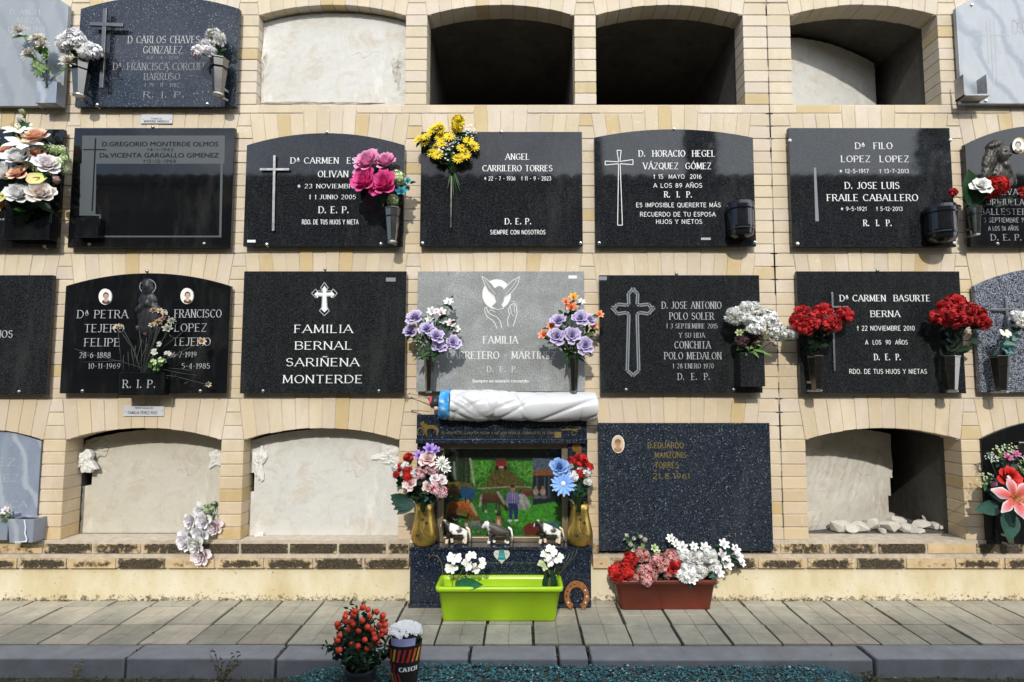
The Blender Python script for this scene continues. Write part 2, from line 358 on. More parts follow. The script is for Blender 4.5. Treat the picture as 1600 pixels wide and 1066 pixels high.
for r in range(4):
    S = ZS[r]; top = S + PZ
    WARM[0] = (0, .25, .45, .7)[r]
    for c in range(-1, 6):
        xl = XL[c]; xr = xl + OW
        # voussoirs
        n = 12; ext = .028
        for i in range(n):
            a, b = i / n, (i + 1) / n
            gx = g * .5 / OW
            xb0, xb1 = xl + (a + gx) * OW, xl + (b - gx) * OW
            e0 = -ext + a * (OW + 2 * ext); e1 = -ext + b * (OW + 2 * ext)
            crown = 4 <= i <= 7
            zt = top - .002 if crown else top - .048 - g
            zb = S + SPR
            dz = U(-.0015, .0015)
            xt0, xt1 = xl + e0 + g / 2, xl + e1 - g / 2
            yo = U(-.0012, .0012)
            bk.prism([(xb0, zb + arc_z(a) + dz), (xb1, zb + arc_z(b) + dz), (xt1, zt), (xt0, zt)], yo, BD, bcol(.01))
            mo.prism([(xl + a * OW, zb + arc_z(a) + .004), (xl + b * OW, zb + arc_z(b) + .004), (xl + e1, top), (xl + e0, top)], .0025, BD - .002, (1, 1, 1))
        # flat bricks of the sill course over this arch
        x4, x8 = xl - ext + 4 / n * (OW + 2 * ext), xl - ext + 8 / n * (OW + 2 * ext)
        for (p, q) in ((x4 - .232, x4 - g), (x8 + g, x8 + .232)):
            brick(p, q, top - .044, top - .001)
    # piers
    edges = []
    for c in range(-1, 5):
        p0, p1 = XL[c] + OW, XL[c + 1]
        if c == 3: edges += [(p0, 1.2836), (1.2884, p1)]
        else: edges.append((p0, p1))
    edges.append((XL[5] + OW, XMAX + .02)); edges.append((XMIN, XL[-1]))
    for (p0, p1) in edges:
        mo.box(p0 + .003, p1 - .003, .003, BD - .002, S - .03, S + SPR + .002)
        mo.box(p0 - .02, p1 + .02, .0036, BD - .004, S + SPR, top)
        h = SPR / 8
        for j in range(8):
            z0 = S + j * h; WARM[0] = (0, .35, .6, 1.1)[r] * (1.2 - .05 * j)
            if (p1 - p0) > .2: brick(p0, p1, z0 + g, z0 + h - g)
            elif j % 2 == 0 or (p1 - p0) > .2: brick(p0, p1, z0 + g, z0 + h - g, k=.1 if r == 3 else 0)
            else: brick(p0 + U(0, .001), p1, z0 + g, z0 + h - g, k=.1 if r == 3 else 0)
        # tapering key piece between two arches
        h2 = (PZ - .048 - SPR) / 3; WARM[0] = (0, .1, .2, .35)[r]
        dbl = p1 - p0 < .135 and (abs(p0 - 1.2884) < .01 or abs(p1 - 1.2836) < .01)
        for j in range(3):
            f0, f1 = j / 3, (j + 1) / 3
            ea = .028 if abs(p0 - 1.2884) > .01 else 0; eb = .028 if abs(p1 - 1.2836) > .01 else 0
            z0 = S + SPR + j * h2
            a0, a1 = p0 + ea * f0 + g / 2, p0 + ea * f1 + g / 2; b0, b1 = p1 - eb * f0 - g / 2, p1 - eb * f1 - g / 2
            bk.prism([(a0, z0 + g), (b0, z0 + g), (b1, z0 + h2 - g), (a1, z0 + h2 - g)], U(-.001, .001), BD, bcol())
        brick(p0 - .017 if not dbl or p0 < 1.28 else p0, p1 + .017 if not dbl or p1 > 1.29 else p1, top - .044, top - .001)
bk.build("brickwork", M['brick'], wall, bevel=.0022, seg=2)
mo.build("mortar", M['mortar'], wall)
# solid mass behind the bricks: floors between the rows, walls between the niches, roof
ms_ = MB()
def tunnel(r, c, depth, mb):
    S = ZS[r]; xl = XL[c] - .004; w = OW + .008; n = 12; vs = []
    prof = [(xl, S)] + [(xl + w * i / n, S + SPR + arc_z(i / n) + .006) for i in range(n + 1)] + [(xl + w, S)]
    k = len(prof)
    for y in (BD, depth):
        for p in prof: vs.append((p[0], y, p[1]))
    fs = [(i, i + k, (i + 1) % k + k, (i + 1) % k) for i in range(k)]
    fs.append([i + k for i in range(k)])
    mb.add(vs, fs)
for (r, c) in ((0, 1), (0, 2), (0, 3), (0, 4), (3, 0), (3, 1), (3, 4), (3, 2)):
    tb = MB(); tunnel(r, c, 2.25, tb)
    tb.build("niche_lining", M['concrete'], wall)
    sb = MB(); sb.box(XL[c], XL[c] + OW, .002, BD + .01, ZS[r] - .03, ZS[r] - .001, (.66, .56, .42))
    sb.build("niche_sill", M['brick'], wall)
# recessed cement behind the plaques that close the other niches
cb = MB()
for r in range(4):
    for c in range(-1, 6):
        if (r, c) in ((0, 1), (0, 2), (0, 3), (0, 4), (3, 0), (3, 1), (3, 4), (3, 2)): continue
        xl = XL[c]; S = ZS[r]; n = 8
        poly = [(xl - .002, S - .03), (xl + OW + .002, S - .03)] + [(xl + OW * (1 - i / n), S + SPR + arc_z(1 - i / n) + .006) for i in range(n + 1)]
        yf = .03 if r == 3 else .012
        cb.prism(poly, yf, BD - .001)
cb.build("cement_infill", M['plaster_cream'], wall)
ub = MB()
ub.box(XMIN, XMAX, .002, BD + .3, ZS[0] + PZ + .002, ZS[0] + PZ + .5, (.66, .54, .37))
for c in range(-1, 6):
    pass
ub.build("wall_head", M['brick'], wall)
# backing wall at the far end, closes everything behind the niches
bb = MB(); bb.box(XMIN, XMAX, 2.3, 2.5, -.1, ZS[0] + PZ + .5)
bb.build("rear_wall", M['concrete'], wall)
WARM[0] = .3
for (xa, xb) in ((XMAX + .021, 7.0), (-7.0, XMIN - .001)):
    wb = MB(); nz_ = 50
    wb.box(xa, xb, .004, 2.3, -.1, ZS[0] + PZ + .5, (.5, .43, .33)); rowh = .0615
    for j in range(4, 60):
        x = xa + .001 - (.12 if j % 2 else 0)
        while x < xb:
            p_, q_ = max(x, xa + .001), min(x + .233, xb - .001)
            if q_ - p_ > .02: wb.box(p_, q_, U(-.001, .001), .02, j * rowh + .002, j * rowh + rowh - .003, bcol())
            x += .24
    wb.build("end_brickwork", M['brick'], wall)
ex = MB()
for i in range(60):
    z = .29 + i * .055
    if z > 3.2: break
    ex.box(1.2838 + U(-.0004, .0006), 1.2882 + U(-.0006, .0004), .002 + U(0, .003), .05, z, z + .0548, (U(.05, .16),) * 3 if R() < .6 else (.5, .46, .38))
ex.build("expansion_joint", M['vc_matte'], wall)

# footing courses and plinth
lb = MB(); lm = MB()
SH0, SH1 = .672, .672
def footing(x0, x1):
    for (za, zb, yo, ph) in ((.2268, .2710, -.012, .0), (.1585, .2045, -.020, .125)):
        lm.box(x0, x1, yo + .005, .115, za - .022 if za > .2 else za + .001, zb + .016)
        x = -3.3 + ph * 1.02
        while x < x1:
            a, b = max(x + .004, x0 + .001), min(x + .232, x1 - .001)
            if b - a > .02:
                nseg = 8; k = U(.5, .82) if R() < .9 else U(.15, .4)
                for _ in (0,):
                    # grid face so the blotch fades towards brick ends
                    vs = []; cols = []; nz_ = 4
                    for j in range(nz_ + 1):
                        for i in range(nseg + 1):
                            uu = i / nseg; vv = j / nz_
                            vs.append((a + (b - a) * uu, yo, za + (zb - za) * vv))
                            e = min(1, 6 * min(uu + .01, 1.01 - uu)) * min(1, (3.4 if za > .2 else 2.6) * min(vv + (.2 if za > .2 else .16), (1.15 if za > .2 else 1.0) - vv)); q = k + (.5 if za < .2 else .3) * (e - .75)
                            cols.append((q, q, q))
                    fs = [(j * (nseg + 1) + i, j * (nseg + 1) + i + 1, (j + 1) * (nseg + 1) + i + 1, (j + 1) * (nseg + 1) + i) for j in range(nz_) for i in range(nseg)]
                    lb.add(vs, fs, cols)
                kk = (k * .8,) * 3
                lb.add([(a, yo, za), (b, yo, za), (b, .1, za), (a, .1, za), (a, yo, zb), (b, yo, zb), (b, .1, zb), (a, .1, zb)],
                       [(1, 2, 6, 5), (3, 0, 4, 7), (4, 5, 6, 7), (3, 2, 1, 0)], kk)
            x += .24
xs0, xs1 = W(640, 870).x, W(926, 870).x
footing(XMIN, xs0); footing(xs1, XMAX)
lb.build("footing_bricks", M['lichen'], wall)
lm.build("footing_mortar", M['mortar'], wall)
pb = MB(); pb.box(XMIN, XMAX, -.004, .12, -.03, .1575)
pb.build("plinth", M['plinth'], wall)
pc = MB()
for (rr, cc) in ((3, 0), (3, 1), (3, 4)):
    pc.box(XL[cc] - .12, XL[cc] + OW + .12, -.004, .05, ZS[3] - .0155, ZS[3] - .0009, (.68, .57, .46))
pc.build("sill_mortar", M['brick'], wall, bevel=.002)

# ------------------------------------------------------------------ pavement, kerb, ground
YT = [0, -.074, -.270, -.457]
KF = -.572
pv = MB(); base = MB()
base.box(XMIN - 1, XMAX + 1, KF + .1, 0.05, -.12, -.009)
struct(base.build("pavement_bed", M['joint']))
for ri in range(3):
    y1, y0 = YT[ri], YT[ri + 1]
    x = .249 - .202 * 22
    while x < XMAX + .8:
        tone = U(.82, 1.08); zo = U(-.002, .002); jx = U(-.0035, .0035)
        base_c = (.37, .345, .272) if R() < .8 else (.39, .35, .272)
        halves = ((y0 + .005, (y0 + y1) / 2 - .0012), ((y0 + y1) / 2 + .0012, y1 - .004)) if ri else ((y0 + .004, y1 - .001),)
        for (ya, yb) in halves:
            for k in (0, 1):
                xa = x + jx + (.0055 if k == 0 else .1022); xb = x + jx + (.0998 if k == 0 else .197)
                tk = U(.95, 1.05); cc = tuple(q * tone * tk for q in base_c)
                pv.box(xa, xb, ya, yb, -.03, zo, cc)
        # shallow groove floor inside the tile
        pv.box(x + jx + .006, x + jx + .196, y0 + .006, y1 - .005, -.03, zo - .0022, tuple(q * tone * .8 for q in base_c))
        x += .202
struct(pv.build("pavement", M['paver'], bevel=.0014, seg=1))
kb = MB()
kx = [-4.2] + [G(px, 1016).x for px in (-330, 214, 441, 735, 871, 918, 1350, 1760)] + [4.6]
for a, b in zip(kx, kx[1:]):
    gp = .005 if abs(a - kx[6]) > .001 else .008
    dz = U(-.003, .002); dy = U(-.004, .003)
    kb.box(a + gp, b - gp, KF + dy, -.461, -.16, dz, (1, 1, 1))
struct(kb.build("kerb", M['kerb'], bevel=.007, seg=3))
ZG = -.064
gx0, gx1 = G(470, 1050, -.03).x, G(1330, 1050, -.03).x
def zg(x, y):
    sm_ = lambda t: max(0, min(1, t)) ** 2 * (3 - 2 * max(0, min(1, t)))
    k = sm_((x - gx0 + .12) / .3) * sm_((gx1 + .1 - x) / .25)
    return -.068 + .040 * k * (1 - sm_((-y - 1.6) / 2))
gr = MB(); nx, ny = 90, 26
vs = []
for j in range(ny + 1):
    y = KF + .02 - (j / ny) ** 2.2 * 60
    for i in range(nx + 1):
        x = -40 + 80 * (i / nx) if j > 8 else -6 + 12 * (i / nx)
        x = (-6 + 12 * i / nx) * (1 + max(0, (-y - 1)) * .6)
        b = .012 * sin(x * 3.1 + y) * cos(y * 5 - x) if -y < 3 else 0
        vs.append((x, y, zg(x, y) - .006 + b * .5 + U(-.004, .004) * (1 if -y < 2 else 0)))
gr.add(vs, [(j * (nx + 1) + i, (j + 1) * (nx + 1) + i, (j + 1) * (nx + 1) + i + 1, j * (nx + 1) + i + 1) for j in range(ny) for i in range(nx)])
struct(gr.build("ground", M['soil'], smooth=True))
# gravel: teal chips in the middle, brown litter at both ends
st = MB()
def chip(x, y, z, s, col):
    vs = []; a = U(0, 6.3)
    for (p, q, w) in ((1, 0, 0), (0, 1, 0), (-1, 0, 0), (0, -1, 0), (0, 0, .7), (0, 0, -.7)):
        p, q = p * cos(a) - q * sin(a), p * sin(a) + q * cos(a)
        vs.append((x + p * s * U(.7, 1.2), y + q * s * U(.6, 1.1), z + w * s * U(.6, 1.1)))
    st.add(vs, [(0, 1, 4), (1, 2, 4), (2, 3, 4), (3, 0, 4), (1, 0, 5), (2, 1, 5), (3, 2, 5), (0, 3, 5)], col)
for i in range(17000):
    y = KF - .004 - R() ** 1.1 * .42; x = U(gx0 - .12, gx1 + .12)
    m = .012 * sin(x * 3.1 + y) * cos(y * 5 - x)
    edge = min(x - gx0, gx1 - x)
    if edge < U(-.1, .05): continue
    q = R()
    col = (.014, .11, .135) if q < .4 else (.026, .18, .21) if q < .74 else (.07, .31, .35) if q < .82 else (.006, .03, .04) if q < .93 else (.12, .10, .07) if q < .975 else (.5, .5, .46)
    chip(x, y, zg(x, y) + .003 + m * .5 + U(-.004, .007), U(.0028, .0062) * (1.5 if R() < .06 else 1), col)
o = st.build("gravel", M['stones']); o["kind"] = "stuff"; tag(o, "loose teal green stone chippings along the foot of the kerb", "gravel")
st = MB()
for i in range(4200):
    y = KF - .002 - R() * .4; x = U(-3, 3.2)
    if gx0 - .02 < x < gx1 + .03 and R() < .93: continue
    m = .012 * sin(x * 3.1 + y) * cos(y * 5 - x)
    q = R(); col = (.07, .055, .03) if q < .5 else (.03, .045, .015) if q < .8 else (.16, .13, .08) if q < .96 else (.4, .38, .33)
    chip(x, y, zg(x, y) + m * .5 + U(-.006, .002), U(.002, .006), col)
for i in range(2600):
    x = U(-3, 3.2); y = KF - .004 - R() ** 1.6 * .4
    if gx0 < x < gx1 and R() < .96: continue
    h = U(.008, .024); a = U(0, 6.3); dx, dy = cos(a) * .0022, sin(a) * .0022; lx, ly = U(-.012, .012), U(-.012, .012)
    col = (.04, .075, .015) if R() < .6 else (.17, .13, .06)
    st.add([(x - dx, y - dy, zg(x, y) - .008), (x + dx, y + dy, zg(x, y) - .008), (x + lx, y + ly, zg(x, y) - .004 + h)], [(0, 1, 2)], col)
o = st.build("ground_litter", M['stones']); o["kind"] = "stuff"; tag(o, "short moss, dry grass blades and grit in the soil below the kerb", "ground cover")

st = MB()
def mossy(x, y, z, n, sp):
    for _ in range(n): chip(x + U(-sp, sp), y + U(-.006, .004), z + U(-.002, .003), U(.0016, .004), (.03, .04, .014) if R() < .6 else (.05, .042, .03))
for i in range(150):
    x = U(-2.9, 3); 
    if xs0 - .02 < x < xs1 + .02: continue
    mossy(x, -.008, .001, random.randint(2, 9), .02)
for x in [q for q in kx]:
    for i in range(10): mossy(x + U(-.006, .006), U(KF, -.46), -.004, 3, .006)
for i in range(26):
    x = .249 + .202 * random.randint(-13, 13); y = U(-.45, -.02); mossy(x + U(-.002, .002), y, -.003, 8, .004)
o = st.build("moss", M['stones']); o["kind"] = "stuff"; tag(o, "dark green moss and dirt gathered in the paving joints and along the wall foot", "moss")
st = MB()
for i in range(120):
    x = U(-2.8, 3); y = U(-.56, -.02); q = R(); chip(x, y, .002, U(.0012, .0032), (.03, .2, .23) if q < .35 else (.5, .48, .42) if q < .6 else (.09, .07, .04))
o = st.build("grit", M['stones']); o["kind"] = "stuff"; tag(o, "scattered grit, stray chippings and crumbs on the paving", "grit")

# ------------------------------------------------------------------ lettering: own stroke alphabet on a 4 x 6 grid
def E_(cx, cy, rx, ry, a0, a1, n=9): return [(cx + rx * cos(radians(a0 + (a1 - a0) * i / n)), cy + ry * sin(radians(a0 + (a1 - a0) * i / n))) for i in range(n + 1)]
GL = {
 'A': (4.4, [[(0, 0), (2.2, 6)], [(2.2, 6), (4.4, 0)], [(.9, 2), (3.5, 2)]]),
 'B': (3.8, [[(.4, 0), (.4, 6)], [(.4, 6), (2.2, 6)] + E_(2.2, 4.6, 1.3, 1.4, 80, -80, 6) + [(.4, 3.2)], [(2.2, 3.2)] + E_(2.3, 1.6, 1.5, 1.6, 80, -80, 6) + [(.4, 0)]]),
 'C': (4.2, [E_(2.4, 3, 2.2, 3, 45, 315, 12)]),
 'D': (4.4, [[(.4, 0), (.4, 6)], [(.4, 6), (1.8, 6)] + E_(1.8, 3, 2.4, 3, 80, -80, 9) + [(.4, 0)]]),
 'E': (3.5, [[(.4, 0), (.4, 6)], [(.4, 6), (3.3, 6)], [(.4, 3.1), (2.7, 3.1)], [(.4, 0), (3.4, 0)]]),
 'F': (3.3, [[(.4, 0), (.4, 6)], [(.4, 6), (3.2, 6)], [(.4, 3.1), (2.6, 3.1)]]),
 'G': (4.5, [E_(2.4, 3, 2.2, 3, 45, 320, 12) + [(4.1, 2.6)], [(2.8, 2.6), (4.2, 2.6)]]),
 'H': (4.2, [[(.4, 0), (.4, 6)], [(3.8, 0), (3.8, 6)], [(.4, 3.1), (3.8, 3.1)]]),
 'I': (1.2, [[(.6, 0), (.6, 6)]]),
 'J': (2.6, [[(2.0, 6), (2.0, 1.5)] + E_(.9, 1.5, 1.1, 1.5, 0, -140, 6)]),
 'L': (3.4, [[(.4, 0), (.4, 6)], [(.4, 0), (3.2, 0)]]),
 'M': (5.0, [[(.4, 0), (.6, 6)], [(.6, 6), (2.5, .6)], [(2.5, .6), (4.4, 6)], [(4.4, 6), (4.6, 0)]]),
 'N': (4.2, [[(.4, 0), (.4, 6)], [(.4, 6), (3.8, 0)], [(3.8, 0), (3.8, 6)]]),
 'O': (4.6, [E_(2.3, 3, 2.1, 3, 0, 360, 18)]),
 'P': (3.6, [[(.4, 0), (.4, 6)], [(.4, 6), (2.0, 6)] + E_(2.0, 4.4, 1.4, 1.6, 80, -80, 6) + [(.4, 2.8)]]),
 'Q': (4.6, [E_(2.3, 3, 2.1, 3, 0, 360, 18), [(2.6, 1.2), (4.4, -.8)]]),
 'R': (4.0, [[(.4, 0), (.4, 6)], [(.4, 6), (2.0, 6)] + E_(2.0, 4.5, 1.4, 1.5, 80, -80, 6) + [(.4, 3.0)], [(1.9, 3), (3.9, 0)]]),
 'S': (3.6, [E_(1.8, 4.55, 1.4, 1.45, 30, 250, 7) + E_(1.8, 1.6, 1.5, 1.6, 80, -150, 8)]),
 'T': (4.0, [[(2, 0), (2, 6)], [(.1, 6), (3.9, 6)]]),
 'U': (4.2, [[(.4, 6), (.4, 2)] + E_(2.1, 1.9, 1.7, 1.9, 180, 360, 9) + [(3.8, 6)]]),
 'V': (4.4, [[(.1, 6), (2.2, 0)], [(2.2, 0), (4.3, 6)]]),
 'X': (4.0, [[(.1, 6), (3.9, 0)], [(.1, 0), (3.9, 6)]]),
 'Y': (4.2, [[(.1, 6), (2.1, 3)], [(4.1, 6), (2.1, 3)], [(2.1, 3), (2.1, 0)]]),
 'Z': (3.8, [[(.2, 6), (3.6, 6)], [(3.6, 6), (.2, 0)], [(.2, 0), (3.7, 0)]]),
 '0': (3.6, [E_(1.8, 3, 1.5, 3, 0, 360, 16)]), '1': (1.9, [[(.3, 4.8), (1.2, 6), (1.2, 0)]]),
 '2': (3.5, [E_(1.75, 4.4, 1.4, 1.6, 160, -20, 7) + [(.3, 0), (3.3, 0)]]),
 '3': (3.4, [E_(1.6, 4.5, 1.3, 1.5, 150, -80, 7) + E_(1.6, 1.6, 1.5, 1.6, 80, -150, 8)]),
 '4': (3.6, [[(2.6, 0), (2.6, 6), (.2, 1.8), (3.5, 1.8)]]),
 '5': (3.4, [[(3.0, 6), (.7, 6), (.5, 3.4)] + E_(1.6, 1.9, 1.5, 1.9, 110, -150, 9)]),
 '6': (3.5, [E_(1.75, 1.8, 1.4, 1.8, 0, 360, 12), [(.35, 1.8), (.6, 4), (2.6, 6)]]),
 '7': (3.3, [[(.2, 6), (3.2, 6), (1.2, 0)]]),
 '8': (3.5, [E_(1.75, 4.5, 1.2, 1.5, 0, 360, 12), E_(1.75, 1.5, 1.5, 1.5, 0, 360, 12)]),
 '9': (3.5, [E_(1.75, 4.2, 1.4, 1.8, 0, 360, 12), [(3.15, 4.2), (2.9, 2), (.9, 0)]]),
 '.': (1.2, [[(.5, 0), (.5, .95)]]), '-': (2.4, [[(.4, 2.8), (2, 2.8)]]), ',': (1.2, [[(.7, .5), (.3, -.9)]]),
 '+': (2.4, [[(1.2, -.2), (1.2, 6.2)], [(.1, 4.3), (2.3, 4.3)]]),
 '*': (3.0, [[(1.5, .8), (1.5, 5.2)], [(-.2 + .2, 1.9), (3.0, 4.1)], [(0, 4.1), (3, 1.9)]]),
 'a': (2.4, [[(.2, 3), (1.2, 6), (2.2, 3)], [(.6, 4), (1.8, 4)], [(.2, 2.2), (2.2, 2.2)]]),
 ' ': (2.2, []),
}
ACC = {'Ñ': ('N', [[(1, 7), (1.7, 7.5), (2.6, 7.0), (3.3, 7.5)]]), 'Á': ('A', [[(2, 6.7), (2.9, 7.9)]]), 'Ó': ('O', [[(2.1, 6.7), (3, 7.9)]]), 'É': ('E', [[(1.6, 6.7), (2.5, 7.9)]])}
for k_, (b_, s_) in ACC.items(): GL[k_] = (GL[b_][0], GL[b_][1] + s_)
def stroke_text(mb, s, x0, x1, zc, h, y, th=.75, serif=True, gap=1.0, col=(1, 1, 1), uniform=False):
    adv = sum(GL[ch][0] + gap for ch in s) - gap
    sx_ = (x1 - x0) / adv; sz = h / 6; cx = x0; zb = zc - h / 2
    e = 0.0
    for ch in s:
        w, st_ = GL[ch]
        for pl in st_:
            for i, (a, b) in enumerate(zip(pl, pl[1:])):
                ax, az, bx, bz = cx + a[0] * sx_, zb + a[1] * sz, cx + b[0] * sx_, zb + b[1] * sz
                dx, dz = bx - ax, bz - az; L = sqrt(dx * dx + dz * dz)
                if L < 1e-7: continue
                steep = abs(dz) / L
                if uniform: wd = th * sz
                else:
                    wd = th * sz * (.42 + .58 * steep * (1 if dx * dz <= 0 or steep > .97 else .35))
                nx_, nz_ = -dz / L * wd / 2, dx / L * wd / 2
                ex_, ez_ = dx / L * wd * .18, dz / L * wd * .18
                e += 2e-7
                mb.add([(ax - nx_ - ex_, y - e, az - nz_ - ez_), (bx - nx_ + ex_, y - e, bz - nz_ + ez_), (bx + nx_ + ex_, y - e, bz + nz_ + ez_), (ax + nx_ - ex_, y - e, az + nz_ - ez_)], [(0, 1, 2, 3)], col)
            if serif and ch not in '.,-+*a':
                for (p, q) in ((pl[0], pl[1]), (pl[-1], pl[-2])):
                    if p[1] in (0, 6) and abs(p[1] - q[1]) > 2 and abs(p[0] - q[0]) < 2.3:
                        X, Z = cx + p[0] * sx_, zb + p[1] * sz; s2 = .95 * sz * min(1, sx_ / sz + .2); t2 = .16 * sz; e += 2e-7
                        mb.add([(X - s2, y - e, Z - t2), (X + s2, y - e, Z - t2), (X + s2, y - e, Z + t2), (X - s2, y - e, Z + t2)], [(0, 1, 2, 3)], col)
        cx += (w + gap) * sx_
_fc = {}
def font_text(mb, s, x0, x1, zc, h, y, bold=0.0, col=(1, 1, 1)):
    cu = bpy.data.curves.new("lettering", 'FONT'); cu.body = s; cu.offset = bold; cu.resolution_u = 3
    ob = bpy.data.objects.new("lettering", cu); C.objects.link(ob)
    dg = bpy.context.evaluated_depsgraph_get(); me = bpy.data.meshes.new_from_object(ob.evaluated_get(dg))
    vs = [v.co.copy() for v in me.vertices]; fs = [list(p.vertices) for p in me.polygons]
    bpy.data.objects.remove(ob); bpy.data.meshes.remove(me); bpy.data.curves.remove(cu)
    if not vs: return
    ax, bx = min(v.x for v in vs), max(v.x for v in vs); ay, by = 0, .73
    mb.add([(x0 + (v.x - ax) / (bx - ax) * (x1 - x0), y, zc - h / 2 + (v.y - ay) / (by - ay) * h) for v in vs], fs, col)

# ------------------------------------------------------------------ plaques
PD = .036
def plaque(label, mat, x, yt, yb, arch=None, d=PD, th=.022, name="grave_plaque", group="memorial plaques on the wall", y_back=None):
    """x=(left,right) px, yt top px, yb bottom px, arch=px height of the shoulders"""
    zt, zb = W(816, yt, d).z, W(816, yb, d).z
    ym = (yt + yb) / 2; x0, x1 = W(x[0], ym, d).x, W(x[1], ym, d).x
    p = thing(name, label, "plaque", ((x0 + x1) / 2, 0 if d > 0 else -d + th, zb), group)
    if arch:
        zs = W(816, arch, d).z; w = x1 - x0; ri = zt - zs; r = (w * w / 4 + ri * ri) / (2 * ri); n = 20
        poly = [(x0, zb), (x1, zb)]
        for i in range(n + 1):
            xx = w / 2 - w * i / n; poly.append(((x0 + x1) / 2 + xx, zs + sqrt(r * r - xx * xx) - (r - ri)))
    else: poly = [(x0, zb), (x1, zb), (x1, zt), (x0, zt)]
    mb = MB(); mb.prism(poly, -d, -d + th)
    mb.build("slab", mat, p, bevel=.0016)
    p['_d'] = d
    return p
def inscribe(p, lines, mat='letters', d=PD, name="inscription"):
    """line: (text, x0px, x1px, ycentre px, cap height px, style) style s serif, n sans stroke, t thin serif, f font, b bold font"""
    y = -d - .0006; last = None
    for ln in lines:
        mb = MB(); s, xa, xb, yc, h, sty = ln
        A, B = W(xa, yc, d), W(xb, yc, d); hm = W(816, yc - h / 2, d).z - W(816, yc + h / 2, d).z
        if sty == 'f': font_text(mb, s, A.x, B.x, A.z, hm, y)
        elif sty == 'b':
            for q_, dx_ in enumerate((0, -.0005, .0005)): font_text(mb, s, A.x + dx_, B.x + dx_, A.z, hm, y - q_ * .00003)
        else: stroke_text(mb, s, A.x, B.x, A.z, hm, y, {'s': .92, 'n': .72, 't': .66, 'k': .85}[sty], sty in 'st', uniform=sty in 'nk')
        last = mb.build(name, M[mat], p)
    return last
def studs(p, pts, d=PD, mat='chrome', r=.0085):
    for (px, py) in pts:
        q = W(px, py, d); mb = MB()
        mb.sphere((q.x, -d - .001, q.z), r * 1.05, 12, 8, sc=(1, .8, 1))
        mb.box(q.x - .0025, q.x + .0025, -d + .002, 0.0, q.z - r * 1.3, q.z - r * .8)
        mb.build("fixing_stud", M[mat], p, smooth=True)
def bars(p, segs, d=PD, mat='metal_dull', w=.008, off=.012, name="cross", dep=.006):
    mb = MB()
    for (xa, ya, xb, yb) in segs:
        A, B = W(xa, ya, d + off), W(xb, yb, d + off); L = (B - A); n = Vector((-L.z, 0, L.x)).normalized() * w / 2
        mb.prism([((A - n).x, (A - n).z), ((B - n).x, (B - n).z), ((B + n).x, (B + n).z), ((A + n).x, (A + n).z)] if (L.x * n.z - L.z * n.x) > 0 else [((A + n).x, (A + n).z), ((B + n).x, (B + n).z), ((B - n).x, (B - n).z), ((A - n).x, (A - n).z)], -d - off - dep / 2, -d - off + dep / 2)
        off += .0012
    for (xa, ya, xb, yb) in segs[:1]:
        for f in (.12, .88):
            A = W(xa + (xb - xa) * f, ya + (yb - ya) * f, d + off); mb.box(A.x - .003, A.x + .003, -d - off, -d, A.z - .003, A.z + .003)
    return mb.build(name, M[mat], p, bevel=.001)
def flat(p, name, polys, mat, d=PD, e=.0005, col=None):
    mb = MB(); k = 0
    for po in polys:
        pts = [W(a, b, d) for a, b in po]
        mb.add([(q.x, -d - e - k * .00003, q.z) for q in pts], [list(range(len(pts)))], col or (1, 1, 1)); k += 1
    return mb.build(name, M[mat] if isinstance(mat, str) else mat, p)
def line_poly(pts, w):
    """thin ribbons in px"""
    out = []
    for (a, b) in zip(pts, pts[1:]):
        dx, dy = b[0] - a[0], b[1] - a[1]; L = sqrt(dx * dx + dy * dy) or 1; nx_, ny_ = -dy / L * w / 2, dx / L * w / 2
        out.append([(a[0] - nx_, a[1] - ny_), (b[0] - nx_, b[1] - ny_), (b[0] + nx_, b[1] + ny_), (a[0] + nx_, a[1] + ny_)])
    return out
def oval(cx, cy, rx, ry, n=20, a0=0, a1=360): return [(cx + rx * cos(radians(a0 + (a1 - a0) * i / n)), cy - ry * sin(radians(a0 + (a1 - a0) * i / n))) for i in range(n if a1 - a0 == 360 else n + 1)]
def portrait(p, cx, cy, rx, ry, d=PD, skin=(.45, .3, .22), cloth=(.06, .04, .03), bgc=(.75, .73, .7), ring=(.78, .76, .7), hair=(.03, .025, .02), cap=False):
    mb = MB(); e = d
    def ov(x, y, a, b, dd, col, n=20):
        pts = [W(q[0], q[1], dd) for q in oval(x, y, a, b, n)]
        mb.add([(q.x, -dd, q.z) for q in pts], [list(range(len(pts)))], col)
    c0 = [W(q[0], q[1], d) for q in oval(cx, cy, rx, ry, 24)]
    mb.prism([(q.x, q.z) for q in c0], -d - .006, -d, ring)
    dd = d + .0066; k = rx / 10
    ov(cx, cy, rx * .88, ry * .9, dd, bgc)
    ov(cx, cy + ry * .62, rx * .62, ry * .27, dd + .0004, cloth); ov(cx, cy + ry * .45, rx * .3, ry * .2, dd + .0006, skin)
    ov(cx, cy - ry * .16, rx * .45, ry * .42, dd + .0005, hair)
    ov(cx, cy - ry * .02, rx * .36, ry * .38, dd + .0008, skin)
    for s_ in (-1, 1): ov(cx + s_ * rx * .15, cy - ry * .08, rx * .07, ry * .03, dd + .001, (.05, .03, .02), 8)
    ov(cx, cy + ry * .16, rx * .12, ry * .03, dd + .001, (.2, .08, .06), 8)
    ov(cx + rx * .01, cy + ry * .05, rx * .05, ry * .07, dd + .001, tuple(q * .75 for q in skin), 8)
    if cap: ov(cx, cy - ry * .32, rx * .5, ry * .16, dd + .0012, (.22, .12, .05))
    return mb.build("portrait_medallion", M['vc'], p, bevel=0)
